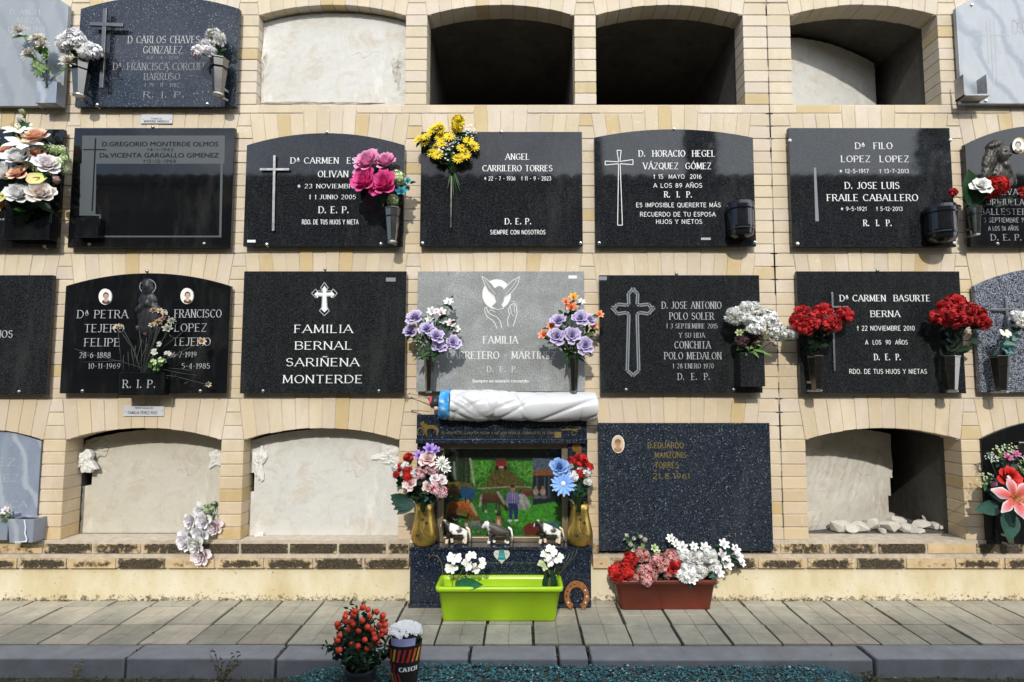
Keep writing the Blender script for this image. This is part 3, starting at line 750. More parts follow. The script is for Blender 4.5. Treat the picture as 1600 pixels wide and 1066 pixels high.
def stone_box(p, x0, x1, yt, yb, dep, mat, name="flower_box", d=PD, taper=0.0):
    """open topped box fixed to the slab; px measured on its front face"""
    fd = d + dep; A, B = W(x0, yt, fd), W(x1, yb, fd); t = .009
    mb = MB(); tp = taper
    mb.prism([(A.x + tp, B.z), (B.x - tp, B.z), (B.x, A.z), (A.x, A.z)], -fd, -fd + t)
    mb.box(A.x + tp, A.x + t + tp * .5, -fd + t, -d - .0005, B.z, A.z - .001); mb.box(B.x - t - tp * .5, B.x - tp, -fd + t, -d - .0005, B.z, A.z - .001)
    mb.box(A.x + tp + .001, B.x - tp - .001, -fd + t + .0005, -d - .001, B.z + .001, B.z + t)
    return mb.build(name, mat, p, bevel=.0015)

# --- row 1
p = plaque("mid grey marble arched plaque with faded pale lettering, top left corner of the wall", M['marble_left'], (-150, 103), -28, 166, 8)
inscribe(p, [("D. ANGEL", 16, 66, 19, 8, 's'), ("ARIZA", 24, 62, 32, 8, 's'), ("LAMUNI", 13, 70, 46, 8, 's'), ("+ 8", 8, 30, 61, 5, 't'), ("A LOS", 10, 30, 72, 5, 't'), ("R. I. P.", -60, 10, 136, 8, 's')], 'letters_pale')
studs(p, [(62, 164)])
stone_box(p, 57, 87, 127, 161, .045, M['marble_blue'])
p = plaque("blue pearl arched granite plaque with large polished metal cross and two silver vases", M['pearl'], (122, 372), -6, 167, 14)
inscribe(p, [("D CARLOS CHAVES", 200, 312, 62, 11, 't'), ("GONZALEZ", 224, 285, 78, 11, 't')], 'letters_mid')
inscribe(p, [("+ 8 - 4 - 1970", 230, 278, 90, 5, 't'), ("Da. FRANCISCA CORCUERA", 177, 332, 104, 11, 't'), ("BARRUSO", 225, 281, 120, 10, 't'), ("+ 29 - 11 - 1982", 226, 280, 133, 6, 't'), ("R. I. P.", 224, 288, 148, 9, 's')], 'letters_dim')
bars(p, [(165, 14, 159, 138), (141, 38, 193, 40)], w=.02, off=.03, mat='metal', dep=.012)
studs(p, [(152, 164), (324, 163)])
p = plaque("pale veined grey marble arched plaque with empty metal shelf bracket, top right corner", M['marble_pale'], (1497, 1750), -22, 162, 12)
inscribe(p, [("D.GREGORIO", 1582, 1680, 42, 20, 'k'), ("1954", 1588, 1625, 97, 9, 't')], 'letters_pale')
flat(p, "engraved_cross", line_poly([(1547, 30), (1553, 132)], 2.2) + line_poly([(1521, 55), (1577, 55)], 1.6) + line_poly([(1541, 30), (1545, 100)], .7) + line_poly([(1553, 30), (1558, 130)], .7), 'letters_pale')
mb = MB(); a, b = W(1507, 150, PD + .06), W(1541, 116, PD + .06)
mb.box(a.x, b.x + .01, -PD - .065, -PD, a.z, a.z + .008); mb.box(a.x, a.x + .004, -PD - .06, -PD, a.z, b.z); mb.box(b.x, b.x + .004, -PD - .06, -PD, a.z, b.z)
mb.build("shelf_bracket", M['metal_dull'], p)
studs(p, [(1540, 158), (1518, 8)])
# --- row 2
p = plaque("glossy black plaque half hidden by the big white and peach bouquet at the left", M['black'], (-160, 94), 202, 388)
inscribe(p, [("tu familia en el corazon", -110, 22, 342, 4, 'f')], 'letters_mid')
studs(p, [(70, 385)], mat='metal_dull')
stone_box(p, 8, 76, 325, 374, .05, M['black'])
p = plaque("black plaque with an etched grey border around a blank dark rectangle", M['black'], (111, 363.5), 200, 387)
BA = lambda x, y: (x - (y - 294) * .028, y)
def quad(x0, y0, x1, y1): return [(x0 - (y0 - 294) * .02, y0), (x1 - (y0 - 294) * .02, y0), (x1 - (y1 - 294) * .02, y1), (x0 - (y1 - 294) * .02, y1)]
flat(p, "etched_frame", [quad(127, 212, 350, 256), quad(125, 256, 147, 337), quad(147, 256, 150, 337), quad(147, 335, 158, 337.5), quad(156, 337.5, 158.5, 371), quad(158.5, 368.5, 346, 371), quad(344, 256, 347.5, 371)], 'etched')
inscribe(p, [("D.GREGORIO MONTERDE OLMOS", 160, 341, 225, 7.5, 'b'), ("+4-1-1943", 230, 271, 234, 4.5, 'k'), ("Da.VICENTA GARGALLO GIMENEZ", 156, 342, 242.5, 7.5, 'b'), ("+15-12-1969", 224, 275, 252, 4.5, 'k')], 'letters_black', PD + .0008)
flat(p, "cross", line_poly([(149.5, 216), (144, 330)], 2.2) + line_poly([(130, 234), (166, 234)], 1.6), 'letters_black', PD + .0008)
stone_box(p, 118, 152, 340, 371, .045, M['black'])
studs(p, [(239, 199), (140, 382), (319, 381)], mat='metal_dull')
p = plaque("speckled black arched plaque with slim metal cross, behind the pink peonies", M['black_speckle'], (383, 631), 208, 385, 227)
inscribe(p, [("Da CARMEN  ESCUER", 454, 592, 251, 9, 's'), ("OLIVAN", 497, 544, 272, 9.5, 's'), ("+ 1 JUNIO 2005", 483, 556, 308, 6.5, 's'), ("* 23 NOVIEMBRE 1926", 465, 588, 291, 6.5, 's'), ("D. E. P.", 498, 545, 328, 10, 's'), ("RDO. DE TUS HIJOS Y NIETA", 472, 560, 347, 7, 'n')])
bars(p, [(429, 243, 427, 361), (406, 265, 452, 265)], w=.0125)
studs(p, [(511, 207), (417, 382), (595, 381)])
flat(p, "maker_label", [quad(388, 375, 401, 379)], 'letters')
p = plaque("speckled black plaque with yellow daisies hung on its thin tall cross", M['black_speckle'], (657, 910), 206, 385)
inscribe(p, [("ANGEL", 790, 827, 245, 9, 's'), ("CARRILERO TORRES", 754, 863, 263, 9, 's'), ("* 22 - 7 - 1936   + 11 - 9 - 2023", 757, 861, 279, 6, 'n'), ("D. E. P.", 789, 830, 346, 9, 's'), ("SIEMPRE CON NOSOTROS", 766, 852, 363, 6.5, 'n')])
bars(p, [(706, 222, 704.5, 356)], w=.0075, mat='metal', off=.02)
bars(p, [(664, 214, 662, 228), (664, 214, 672, 214)], w=.005, mat='letters', off=.004, name="corner_bracket")
studs(p, [(783, 206), (660, 380), (907, 380)])
p = plaque("arched black plaque with outlined white cross and dark urn lamp at its right", M['black_speckle'], (929, 1179), 202, 385, 215)
inscribe(p, [("D.  HORACIO  HEGEL", 998, 1117, 240, 9.5, 's'), ("VÁZQUEZ  GÓMEZ", 1005, 1111, 259.5, 9.5, 's'), ("+ 15  MAYO  2016", 1021, 1096, 276, 6.5, 'n'), ("A LOS 89 AÑOS", 1021, 1097, 290, 6.5, 'n'), ("R.  I.  P.", 1038, 1081, 304, 9, 's'),
            ("ES IMPOSIBLE QUERERTE MÁS", 994, 1126, 320.5, 6.5, 'n'), ("RECUERDO DE TU ESPOSA", 1000, 1118, 335, 6.5, 'n'), ("HIJOS Y NIETOS", 1025, 1097, 346.5, 6.5, 'n')])
cr = [(964, 235), (970.5, 235), (968.5, 252.5), (989, 249.5), (989, 257.5), (969, 256), (972.5, 352), (965, 352), (966.5, 256), (945.5, 258), (945.5, 252), (966.5, 253), (964, 235)]
flat(p, "engraved_cross", line_poly(cr, 1.1), 'letters')
studs(p, [(1053, 202), (936, 380), (1179, 379)])
flat(p, "maker_label", [quad(1097, 371.5, 1112, 375)], 'letters_mid')
p = plaque("wide black plaque with reflected sky in its top, black cylinder lamp at its lower right", M['black_speckle'], (1235, 1489), 200, 386)
inscribe(p, [("Da  FILO", 1336, 1394, 228, 9.5, 's'), ("LOPEZ  LOPEZ", 1314, 1420, 248.5, 9.5, 's'), ("* 12-5-1917", 1312, 1357, 267.5, 6, 'n'), ("+ 13-7-2013", 1374, 1420, 267.5, 6, 'n'), ("D. JOSE LUIS", 1320, 1405, 290, 10, 's'), ("FRAILE CABALLERO", 1292, 1434, 309, 10, 's'),
            ("* 9-5-1921", 1314, 1354, 326.5, 6, 'n'), ("+ 5-12-2013", 1369, 1410, 326.5, 6, 'n'), ("R.  I.  P.", 1349, 1393, 348.5, 9.5, 's')])
flat(p, "engraved_cross", [[(1271.5, 262), (1275, 262), (1279.5, 346), (1274, 346)]], 'etched_light')
studs(p, [(1234, 220), (1485, 219), (1246, 381), (1491, 380)], mat='letters')
p = plaque("black arched plaque with a bronze bearded head relief and small oval portrait", M['black'], (1511, 1760), 196, 385, 226)
inscribe(p, [("D. SALVADOR", 1530, 1618, 300, 9, 's'), ("ORIHUELA", 1541, 1600, 316, 9, 's'), ("BALLESTEROS", 1531, 1622, 331, 9, 's'), ("3 SEPTIEMBRE 1962", 1537, 1612, 344, 7, 'n'), ("A LOS 56 AÑOS", 1544, 1591, 357, 6.5, 'n'), ("D. E. P.", 1548, 1596, 371, 9.5, 's')], 'letters_dim')
portrait(p, 1591, 228, 10.5, 12.5, skin=(.5, .45, .38), ring=(.5, .36, .15), bgc=(.8, .78, .72))
studs(p, [(1558, 381)], mat='metal_dull')
P_HEAD = p
# --- row 3
p = plaque("dark speckled plaque cut off by the left edge in the third row", M['black_grey'], (-170, 77), 430, 617)
inscribe(p, [("HERMANOS", -55, 20, 522, 11, 's')], 'letters_mid')
studs(p, [(30, 612)], mat='metal_dull')
p = plaque("black arched plaque with two oval portraits and a dark praying figure", M['black'], (98.5, 357.5), 427, 615, 447)
inscribe(p, [("Da PETRA", 121, 200, 491, 12, 't'), ("TEJERO", 132, 194, 513, 12, 't'), ("FELIPE", 132, 187, 535, 12, 't'), ("28-6-1888", 124, 173, 555, 8.5, 't'), ("10-11-1969", 138, 188, 572, 8, 't'),
            ("D. FRANCISCO", 254, 346, 490, 12, 't'), ("LOPEZ", 273, 323, 512, 12, 't'), ("TEJERO", 270, 329, 534, 12, 't'), ("16-7-1919", 266, 307, 554, 8, 't'), ("5-4-1985", 284, 328, 572, 8, 't')], 'letters_mid')
portrait(p, 165.5, 464, 10, 12.5); portrait(p, 293, 463, 10, 12.5, skin=(.55, .38, .28), cloth=(.09, .03, .02))
stone_box(p, 187, 254, 582, 618, .05, M['black'])
inscribe(p, [("R. I. P.", 192, 243, 600, 12, 't')], 'letters_mid', PD + .0505, name="box_inscription")
studs(p, [(230, 424), (129, 611), (313, 611)], mat='metal_dull')
P_PRAY = p
p = plaque("dark speckled plaque with a white budded cross above four lines of large capitals", M['black_grey'], (378, 633.5), 424, 615)
inscribe(p, [("FAMILIA", 460, 551, 514, 12, 's'), ("BERNAL", 461, 550, 540, 12, 's'), ("SARIÑENA", 447, 561, 566, 12, 's'), ("MONTERDE", 442, 566, 592.5, 12, 's')])
def pointcross(cx, cy, s, k=1.0):   # fleury outline, px
    h = [(0, -26), (6, -17.5), (3.2, -14), (3.6, -12.5), (12, -12.9), (13.5, -15.8), (20, -9), (13.5, -2), (12, -5.5), (3.2, -5.2), (4.4, 15.5), (8, 18), (0, 26)]
    return [(cx + a * s, cy + b * s) for a, b in h] + [(cx - a * s, cy + b * s) for a, b in h[::-1] if a]
o1, o2 = pointcross(507, 467.5, 1.0), pointcross(507, 467.5, .8)
flat(p, "engraved_cross", [o2], 'letters'); flat(p, "cross_outline", line_poly(o1 + o1[:1], 1.1), 'letters_mid')
flat(p, "maker_label", [quad(606, 434, 621, 440)], 'etched_light')
studs(p, [(508, 421), (411, 611), (592, 611)], mat='metal_dull')
p = plaque("matt grey granite plaque with a white dove and open hands motif", M['grey_granite'], (651.5, 913.5), 424, 612)
inscribe(p, [("FAMILIA", 755, 809, 531, 11, 's'), ("CARRETERO - MARTINEZ", 698, 868, 555, 11, 's'), ("D.  E.  P.", 761, 808, 577, 8.5, 't'), ("Siempre en nuestro recuerdo", 738, 826, 595, 5.5, 'b')], 'letters')
disc = oval(776, 460, 22.5, 23.5, 28)
flat(p, "sun_disc", [disc], 'letters')
bird = [(753, 432), (760, 436), (768, 443), (773, 450), (778, 447), (781, 446.5), (786, 449), (787, 452), (792, 447), (800, 439), (812, 432.5), (809, 444), (803, 453), (796, 460), (788, 465), (787, 472), (784, 476), (787, 482), (776, 484), (768, 479), (775, 472), (772, 463), (763, 455), (757, 445)]
flat(p, "dove", [bird], 'grey_granite', e=.0012)
flat(p, "dove_outline", line_poly(bird + bird[:1], .9) + line_poly([(757, 437), (765, 449), (774, 460)], .6) + line_poly([(808, 437), (800, 449), (790, 460)], .6), 'letters', e=.0016)
hl = [(777, 514), (773, 505), (769, 500), (762, 496), (758, 489), (757, 482), (760, 480), (762, 488), (768, 492), (776, 495), (782, 502), (784, 512)]
hr = [(794, 510), (793, 500), (796, 491), (794, 484), (798, 477), (803, 474), (807, 479), (808, 490), (805, 500), (802, 510)]
flat(p, "hands_outline", line_poly(hl, 1) + line_poly(hr, 1) + line_poly([(797, 478), (799, 490), (802, 494)], .8) + line_poly([(803, 476), (804, 488)], .8) + line_poly([(763, 487), (768, 484), (774, 488)], .8) + line_poly([(799, 472), (804, 471), (808, 476)], .7), 'letters')
flat(p, "maker_label", [quad(891, 430.5, 904, 435.5)], 'letters')
p = plaque("dark grey plaque with a large outlined cross and black box vase of white carnations", M['black_grey'], (937, 1189), 430, 614)
inscribe(p, [("D. JOSE ANTONIO", 1034, 1127, 477, 10.5, 't'), ("POLO SOLER", 1046, 1115, 494, 10.5, 't'), ("+ 3 SEPTIEMBRE 2015", 1041, 1121, 509.5, 7, 't'), ("Y SU HIJA", 1061, 1101, 524, 7, 't'), ("CONCHITA", 1054, 1110, 539, 10.5, 't'), ("POLO MEDALON", 1038, 1127, 556, 10.5, 't'), ("+ 28 ENERO 1970", 1051, 1115, 572, 7, 't'), ("D.  E.  P.", 1059, 1109, 588.5, 10, 't')], 'letters_mid')
def bigcross(s):
    h = [(0, -69), (7.5, -63), (11, -61), (10, -44), (14, -42.5), (28, -44), (32, -38), (37, -32), (31, -26), (28, -22), (14, -24), (10, -21), (12.5, 60), (8, 63), (0, 68)]
    h = [(a if a == 0 else max(.5, a - s), b + (s if b > 30 or (-50 < b < -33 and a > 8) or b < -55 else -s)) for a, b in h]
    return [(989 + a, 516 + b) for a, b in h] + [(989 - a * 1.0, 516 + b) for a, b in h[::-1] if a]
c0, c1, c2 = bigcross(0), bigcross(3.5), bigcross(6.5)
flat(p, "engraved_cross", line_poly(c1 + c1[:1], 5.2), 'etched_light')
flat(p, "cross_line", line_poly(c1 + c1[:1], 1.0), 'letters_black', e=.0016)
studs(p, [(1057, 428), (978, 609), (1146, 609)], mat='metal_dull')
flat(p, "maker_label", [quad(938, 432, 951, 438)], 'etched_light')
stone_box(p, 1156, 1196, 551, 604, .085, M['black_grey'])
p = plaque("dark plaque between two silver vases of red carnations with a slim cross", M['black_grey'], (1248, 1504.5), 424, 615)
inscribe(p, [("Da CARMEN  BASURTE", 1312, 1453, 466, 9.5, 's'), ("BERNA", 1360, 1406, 490.5, 9.5, 's'), ("+ 22 NOVIEMBRE 2010", 1339, 1429, 513, 7, 'n'), ("A  LOS  90  AÑOS", 1352, 1418, 535, 6.5, 'n'), ("D.  E.  P.", 1366, 1407, 558, 9.5, 's'), ("RDO. DE TUS HIJOS Y NIETAS", 1327, 1448, 580.5, 7, 'n')])
bars(p, [(1300, 457, 1304, 580), (1281, 480, 1325, 480)], w=.0085)
studs(p, [(1371, 423)], mat='metal_dull')
p = plaque("black and white spotted granite arched plaque at the right edge, third row", M['spotted'], (1526, 1775), 418, 613, 447)
bars(p, [(1572, 463, 1577, 587), (1551, 484, 1603, 484)], w=.011, mat='metal_dull')
# --- row 4
p = plaque("blue grey marble plaque set inside the arched niche at the lower left corner", M['marble_blue'], (-185, 60.5), 668, 844, 690, d=-.012, th=.016)
inscribe(p, [("GOMEZ", -60, 24, 722, 11, 's'), ("SANCHEZ", -70, 30, 747, 11, 's'), ("GARANCA", -60, 43, 788, 10, 's')], 'letters_mid', -.012)
p = plaque("tall blue pearl plaque with faded gold lettering behind the terracotta planter", M['pearl'], (935, 1205.5), 661, 861)
inscribe(p, [("D.EDUARDO", 1012, 1068, 696, 8.5, 'k'), ("MANZONIS", 1023, 1072, 711, 8.5, 'k'), ("TORRES", 1023, 1060, 727, 8.5, 'k'), ("21.8.1961", 1020, 1078, 744, 8, 'k')], 'letters_gold')
portrait(p, 965.5, 694, 10, 14, skin=(.42, .24, .12), cloth=(.3, .17, .08), bgc=(.55, .42, .3), ring=(.72, .66, .56), hair=(.2, .1, .05), cap=True)
p = plaque("glossy black arched plaque behind the pink lily bouquet, lower right corner", M['black'], (1537, 1790), 655, 852, 686, d=.012, th=.016)
mb = MB(); q = W(1597, 700, .03); mb.box(q.x - .012, q.x + .03, -.03, -.0125, q.z - .03, q.z + .03); mb.build("metal_ornament", M['metal'], p, bevel=.006)

# heightfield reliefs
def relief(parent, name, mat, blobs, cx, cy, s, d=PD, depth=.03, ripple=None, cut=.04):
    """blobs (x,y,rx,ry,h,rot) in px around cx,cy"""
    n = 56; ext = s; vs = []; ok = []
    for j in range(n + 1):
        for i in range(n + 1):
            x, y = -ext + 2 * ext * i / n, -ext + 2 * ext * j / n; h = 0
            for (bx, by, rx, ry, hh, ro) in blobs:
                a = radians(ro); u, v = (x - bx) * cos(a) + (y - by) * sin(a), -(x - bx) * sin(a) + (y - by) * cos(a)
                q = 1 - (u / rx) ** 2 - (v / ry) ** 2
                if q > 0: h = max(h, hh * sqrt(q)) if hh > 0 else h + hh * q
            if ripple and h > 0: h += ripple(x, y)
            P = W(cx + x, cy + y, d); vs.append((P.x, -d - max(0, h) * depth, P.z)); ok.append(h > cut)
    mb = MB(); fs = []
    for j in range(n):
        for i in range(n):
            a, b, c, e = j * (n + 1) + i, j * (n + 1) + i + 1, (j + 1) * (n + 1) + i + 1, (j + 1) * (n + 1) + i
            if sum((ok[a], ok[b], ok[c], ok[e])) >= 2: fs.append((a, e, c, b))
    mb.add(vs, fs); return mb.build(name, M[mat], parent, smooth=True)
def rip(x, y):
    hairy = (x < -4 + .1 * y) or y < -22 or (y > 8 and (x > 9 or x < 0) and y < 30)
    return .11 * sin(x * 1.3 + 1.6 * sin(y * .55)) if hairy else 0
relief(P_HEAD, "head_relief", 'bronze', [(0, -16, 17, 17, .8, 0), (-13, -2, 11, 24, .6, 12), (-18, 18, 8, 16, .5, 15), (6, -8, 9.5, 17, 1.05, -6), (10.5, -7, 2.2, 5, 1.32, -12), (4, -14, 4, 1.4, 1.15, 0), (13, -13, 3.4, 1.2, 1.08, 0),
    (4, -10.5, 2.6, 1.8, -.22, 0), (13, -10, 2, 1.5, -.2, 0), (8, 8, 8, 9, .95, -10), (10, 2.2, 3.6, 1.1, -.2, 0), (14, 14, 5.5, 13, .62, -18), (5, 22, 14, 20, .66, 0), (2, 34, 24, 9, .55, -8), (22, 26, 5, 12, .4, -20), (-6, -24, 14, 8, .85, -20)],
    1560, 252, 42, depth=.032, ripple=rip)
def rip2(x, y): return .08 * sin(x * .9 + y * .12) if y > -6 else .03 * sin(x)
relief(P_PRAY, "praying_figure", 'dark_relief', [(0, -30, 7.5, 9.5, .9, 0), (-1, -36, 9, 6, .75, 0), (0, -25, 9.5, 11, .7, 0), (0, -8, 14, 13, .6, 0), (-8, 2, 14, 7, .65, -35), (9, 2, 13, 7, .6, 35), (0, -3, 5, 7, .95, 0), (0, 16, 15, 26, .5, 0), (0, 34, 17, 12, .4, 0)],
    231, 478, 46, depth=.022, ripple=rip2)
flat(P_PRAY, "halo", line_poly(oval(231, 448, 12.5, 11.5, 26, 0, 359.9), .8), 'letters_mid', PD + .004)

# small enamel name plates
def name_plate(label, x0, x1, y0, y1, lines):
    A, B = W(x0, y0, .006), W(x1, y1, .006)
    p = thing("name_plate", label, "name plate", ((A.x + B.x) / 2, 0, B.z), "small white enamel name plates")
    mb = MB(); mb.box(A.x, B.x, -.006, -.0015, B.z, A.z); mb.build("plate", M['plastic_white'], p, bevel=.0008)
    inscribe(p, lines, 'letters_black', .006)
    for xx in (x0 + 2.5, x1 - 2.5):
        q = W(xx, (y0 + y1) / 2, .008); mb = MB(); mb.sphere((q.x, -.0065, q.z), .003, 8, 6, sc=(1, .5, 1)); mb.build("screw", M['metal_dull'], p, smooth=True)
name_plate("small white enamel plate above the black plaque with the etched grey border", 220.5, 269, 179, 193, [("FAMILIA", 236, 253, 185.5, 2.6, 'k'), ("MONTERDE GARGALLO", 225, 264, 189.8, 3.2, 'k')])
name_plate("small white enamel plate under the black plaque with two oval portraits", 193.5, 255.5, 634, 650.5, [("PERPETUIDAD DE", 211, 239, 637.8, 2.6, 'k'), ("FAMILIA PEREZ RUIZ", 200, 246, 645, 4.4, 'n')])

# ------------------------------------------------------------------ niche closing slabs
def wavy_slab(label, r, c, y0, th, mat, inset=(0, 0, 0, 0), notches=(), tilt=0.0, n=30, lumps=(), rough_edge=.004, top_drop=0.0):
    """slab closing niche (r,c) with its front y0 metres behind the wall face"""
    S = ZS[r]; xl = XL[c] + inset[0]; xr = XL[c] + OW - inset[1]; zb = S + .0005
    p = thing("closing_slab", label, "slab", ((xl + xr) / 2, y0 + th, zb), "plaster slabs closing the empty niches")
    nx, nz = 34, 20; mb = MB(); idx = {}; vs = []
    def yy(x): return y0 + tilt * (x - xl)
    for j in range(nz + 1):
        for i in range(nx + 1):
            u, v = i / nx, j / nz; x = xl + (xr - xl) * u
            uu = (x - XL[c]) / OW; zt = S + SPR + arc_z(min(1, max(0, uu))) - .004 - top_drop * (.4 + u * .6 if tilt else 1)
            z = zb + (zt - zb) * v
            if i in (0, nx): x += U(-1, 1) * rough_edge
            if j == nz: z += U(-1, .4) * rough_edge
            dy = 0
            for (lx, lz, rx, rz, hh) in lumps:
                q = 1 - ((u - lx) / rx) ** 2 - ((v - lz) / rz) ** 2
                if q > 0: dy -= hh * (q ** .5) * (.75 + .35 * sin(u * 90 + v * 37) * cos(v * 70 - u * 20))
            vs.append((x, yy(x) + dy + U(-.0006, .0006), z))
    def cut(i, j):
        u, v = (i + .5) / nx, (j + .5) / nz
        return any(a < u < b and c_ < v < e for (a, b, c_, e) in notches)
    fs = []; N = len(vs); W_ = nx + 1
    cells = {(i, j) for i in range(nx) for j in range(nz) if not cut(i, j)}
    back = [(a, b + th, z) for a, b, z in vs]
    for (i, j) in cells:
        a = j * W_ + i; fs.append((a, a + 1, a + 1 + W_, a + W_)); fs.append((a + N, a + W_ + N, a + W_ + 1 + N, a + 1 + N))
        if (i - 1, j) not in cells: fs.append((a, a + W_, a + W_ + N, a + N))
        if (i + 1, j) not in cells: fs.append((a + 1, a + 1 + N, a + 1 + W_ + N, a + 1 + W_))
        if (i, j - 1) not in cells: fs.append((a, a + N, a + 1 + N, a + 1))
        if (i, j + 1) not in cells: fs.append((a + W_, a + W_ + 1, a + W_ + 1 + N, a + W_ + N))
    mb.add(vs + back, fs); mb.build("plaster_panel", mat, p, smooth=False)
    return p
def blob(p, name, mat, px, py, rx, ry, d, h, seed=0, n=14):
    """lump or flake of plaster"""
    random.seed(seed + 91); mb = MB(); vs = []; n = max(n, 26); jt = [U(.78, 1.18) for _ in range(64)]
    P = W(px, py, d); k = PXM(d, py)
    ph = [U(0, 6) for _ in range(5)]
    rings = 5
    for j in range(rings + 1):
        f = j / rings
        for i in range(n):
            a = 2 * pi * i / n; w = 1 + .22 * sin(3 * a + ph[0]) + .14 * sin(5 * a + ph[1]) + .08 * sin(9 * a + ph[2]); w *= jt[i]
            vs.append((P.x + cos(a) * rx * k * w * f, -d - h * (1 - f ** 5) * (.7 + .3 * sin(4 * a + f * 9)) * (.75 if f < .9 else 1) + U(-.002, .002), P.z + sin(a) * ry * k * w * f))
    fs = [(j * n + i, (j + 1) * n + i, (j + 1) * n + (i + 1) % n, j * n + (i + 1) % n) for j in range(rings) for i in range(n)]
    for i in range(n):
        x, y, z = vs[rings * n + i]; vs.append((x, y + .012 + h, z))
    fs += [(rings * n + i, (rings + 1) * n + i, (rings + 1) * n + (i + 1) % n, rings * n + (i + 1) % n) for i in range(n)]
    mb.add(vs, fs); return mb.build(name, mat, p, smooth=False)
M['plaster_flake'] = plaster("white_plaster_flake", (.62, .61, .57), (.74, .73, .70), (.50, .44, .35))
p = wavy_slab("smooth white plaster slab sealing the top row niche right of the polished cross plaque", 0, 1, .05, .03, M['plaster_white'], top_drop=.004, lumps=((.0, .55, .07, .22, .012), (1.0, .42, .09, .28, .010), (0, .1, .03, .5, .006)))
blob(p, "mortar_patch", M['plaster_rough'], 411, 100, 8, 22, -.047, .014, 1); blob(p, "mortar_patch", M['plaster_rough'], 622, 105, 9, 26, -.047, .012, 2); blob(p, "mortar_patch", M['plaster_rough'], 500, 162, 90, 4, -.047, .007, 7, 30)
wavy_slab("displaced white slab pushed askew inside the top right niche", 0, 4, .165, .035, M['plaster_white'], inset=(0, .065, 0, 0), tilt=.36, top_drop=.03, notches=((.95, 1.1, .0, .22),))
p = wavy_slab("cream plaster slab with white rose bunch on its lower right", 3, 0, .125, .03, M['plaster_cream'], top_drop=.012, notches=((-.1, .055, .48, .70), (.975, 1.1, .5, .72)), inset=(0, .0, 0, 0))
blob(p, "mortar_flake", M['plaster_flake'], 131, 723, 17, 17, -.085, .012, 3); blob(p, "mortar_flake", M['plaster_flake'], 338, 716, 13, 14, -.12, .006, 4); blob(p, "mortar_flake", M['plaster_cream'], 148, 700, 22, 12, -.12, .008, 14)
p = wavy_slab("grey white plaster slab between the pier and the shrine with notches each side", 3, 1, .078, .03, M['plaster_white'], top_drop=.006, notches=((-.1, .03, .45, .63), (.96, 1.1, .45, .68)))
blob(p, "mortar_flake", M['plaster_flake'], 405, 722, 10, 25, -.07, .01, 5); blob(p, "mortar_flake", M['plaster_flake'], 607, 713, 20, 16, -.075, .011, 6, 20); blob(p, "mortar_flake", M['plaster_flake'], 406, 838, 7, 5, -.06, .012, 8)
p = wavy_slab("broken cream slab pushed askew in the lower right niche above plaster rubble", 3, 4, .145, .035, M['plaster_rough'], inset=(0, .125, 0, 0), tilt=.30, top_drop=.03, notches=((.93, 1.1, .1, .3), (.96, 1.1, .3, .5)), lumps=((.12, .1, .14, .1, .01), (.0, .5, .06, .5, .01), (.45, .62, .42, .36, -.006)))
def shard(P, rx, rz, ry):
    bm = bmesh.new()
    for _ in range(15):
        v = Vector((U(-1, 1), U(-1, 1), U(-1, 1))).normalized(); bm.verts.new((v.x * rx, v.y * ry, v.z * rz))
    r = bmesh.ops.convex_hull(bm, input=bm.verts); bmesh.ops.delete(bm, geom=[g_ for g_ in r['geom_interior'] if isinstance(g_, bmesh.types.BMVert)], context='VERTS')
    bm.verts.ensure_lookup_table(); bm.verts.index_update(); lo = min(v.co.z for v in bm.verts)
    mb = MB(); mb.add([P + Vector((v.co.x, v.co.y, v.co.z - lo)) for v in bm.verts], [[v.index for v in f.verts] for f in bm.faces]); bm.free(); return mb
for i, (px, rx, rz, dd) in enumerate(((1312, 20, 11, .15), (1328, 15, 9, .13), (1345, 19, 9, .15), (1362, 13, 12, .17), (1388, 20, 10, .16), (1402, 15, 13, .21), (1416, 14, 9, .15), (1424, 10, 7, .13), (1440, 19, 8, .22), (1452, 14, 10, .30), (1462, 16, 6, .20), (1470, 9, 12, .33), (1435, 9, 5, .12), (1380, 8, 5, .12), (1475, 9, 5, .17))):
    random.seed(i * 3 + 5); P = W(px, 830, -dd); P.z = ZS[3] + .0005; k = PXM(-dd, 830)
    tag(shard(P, rx * k, rz * k, .035).build("plaster_rubble", M['plaster_rough'], smooth=False), "broken lump of white plaster on the niche floor beside the askew slab", "rubble", "plaster rubble in the lower right niche")
random.seed(21)

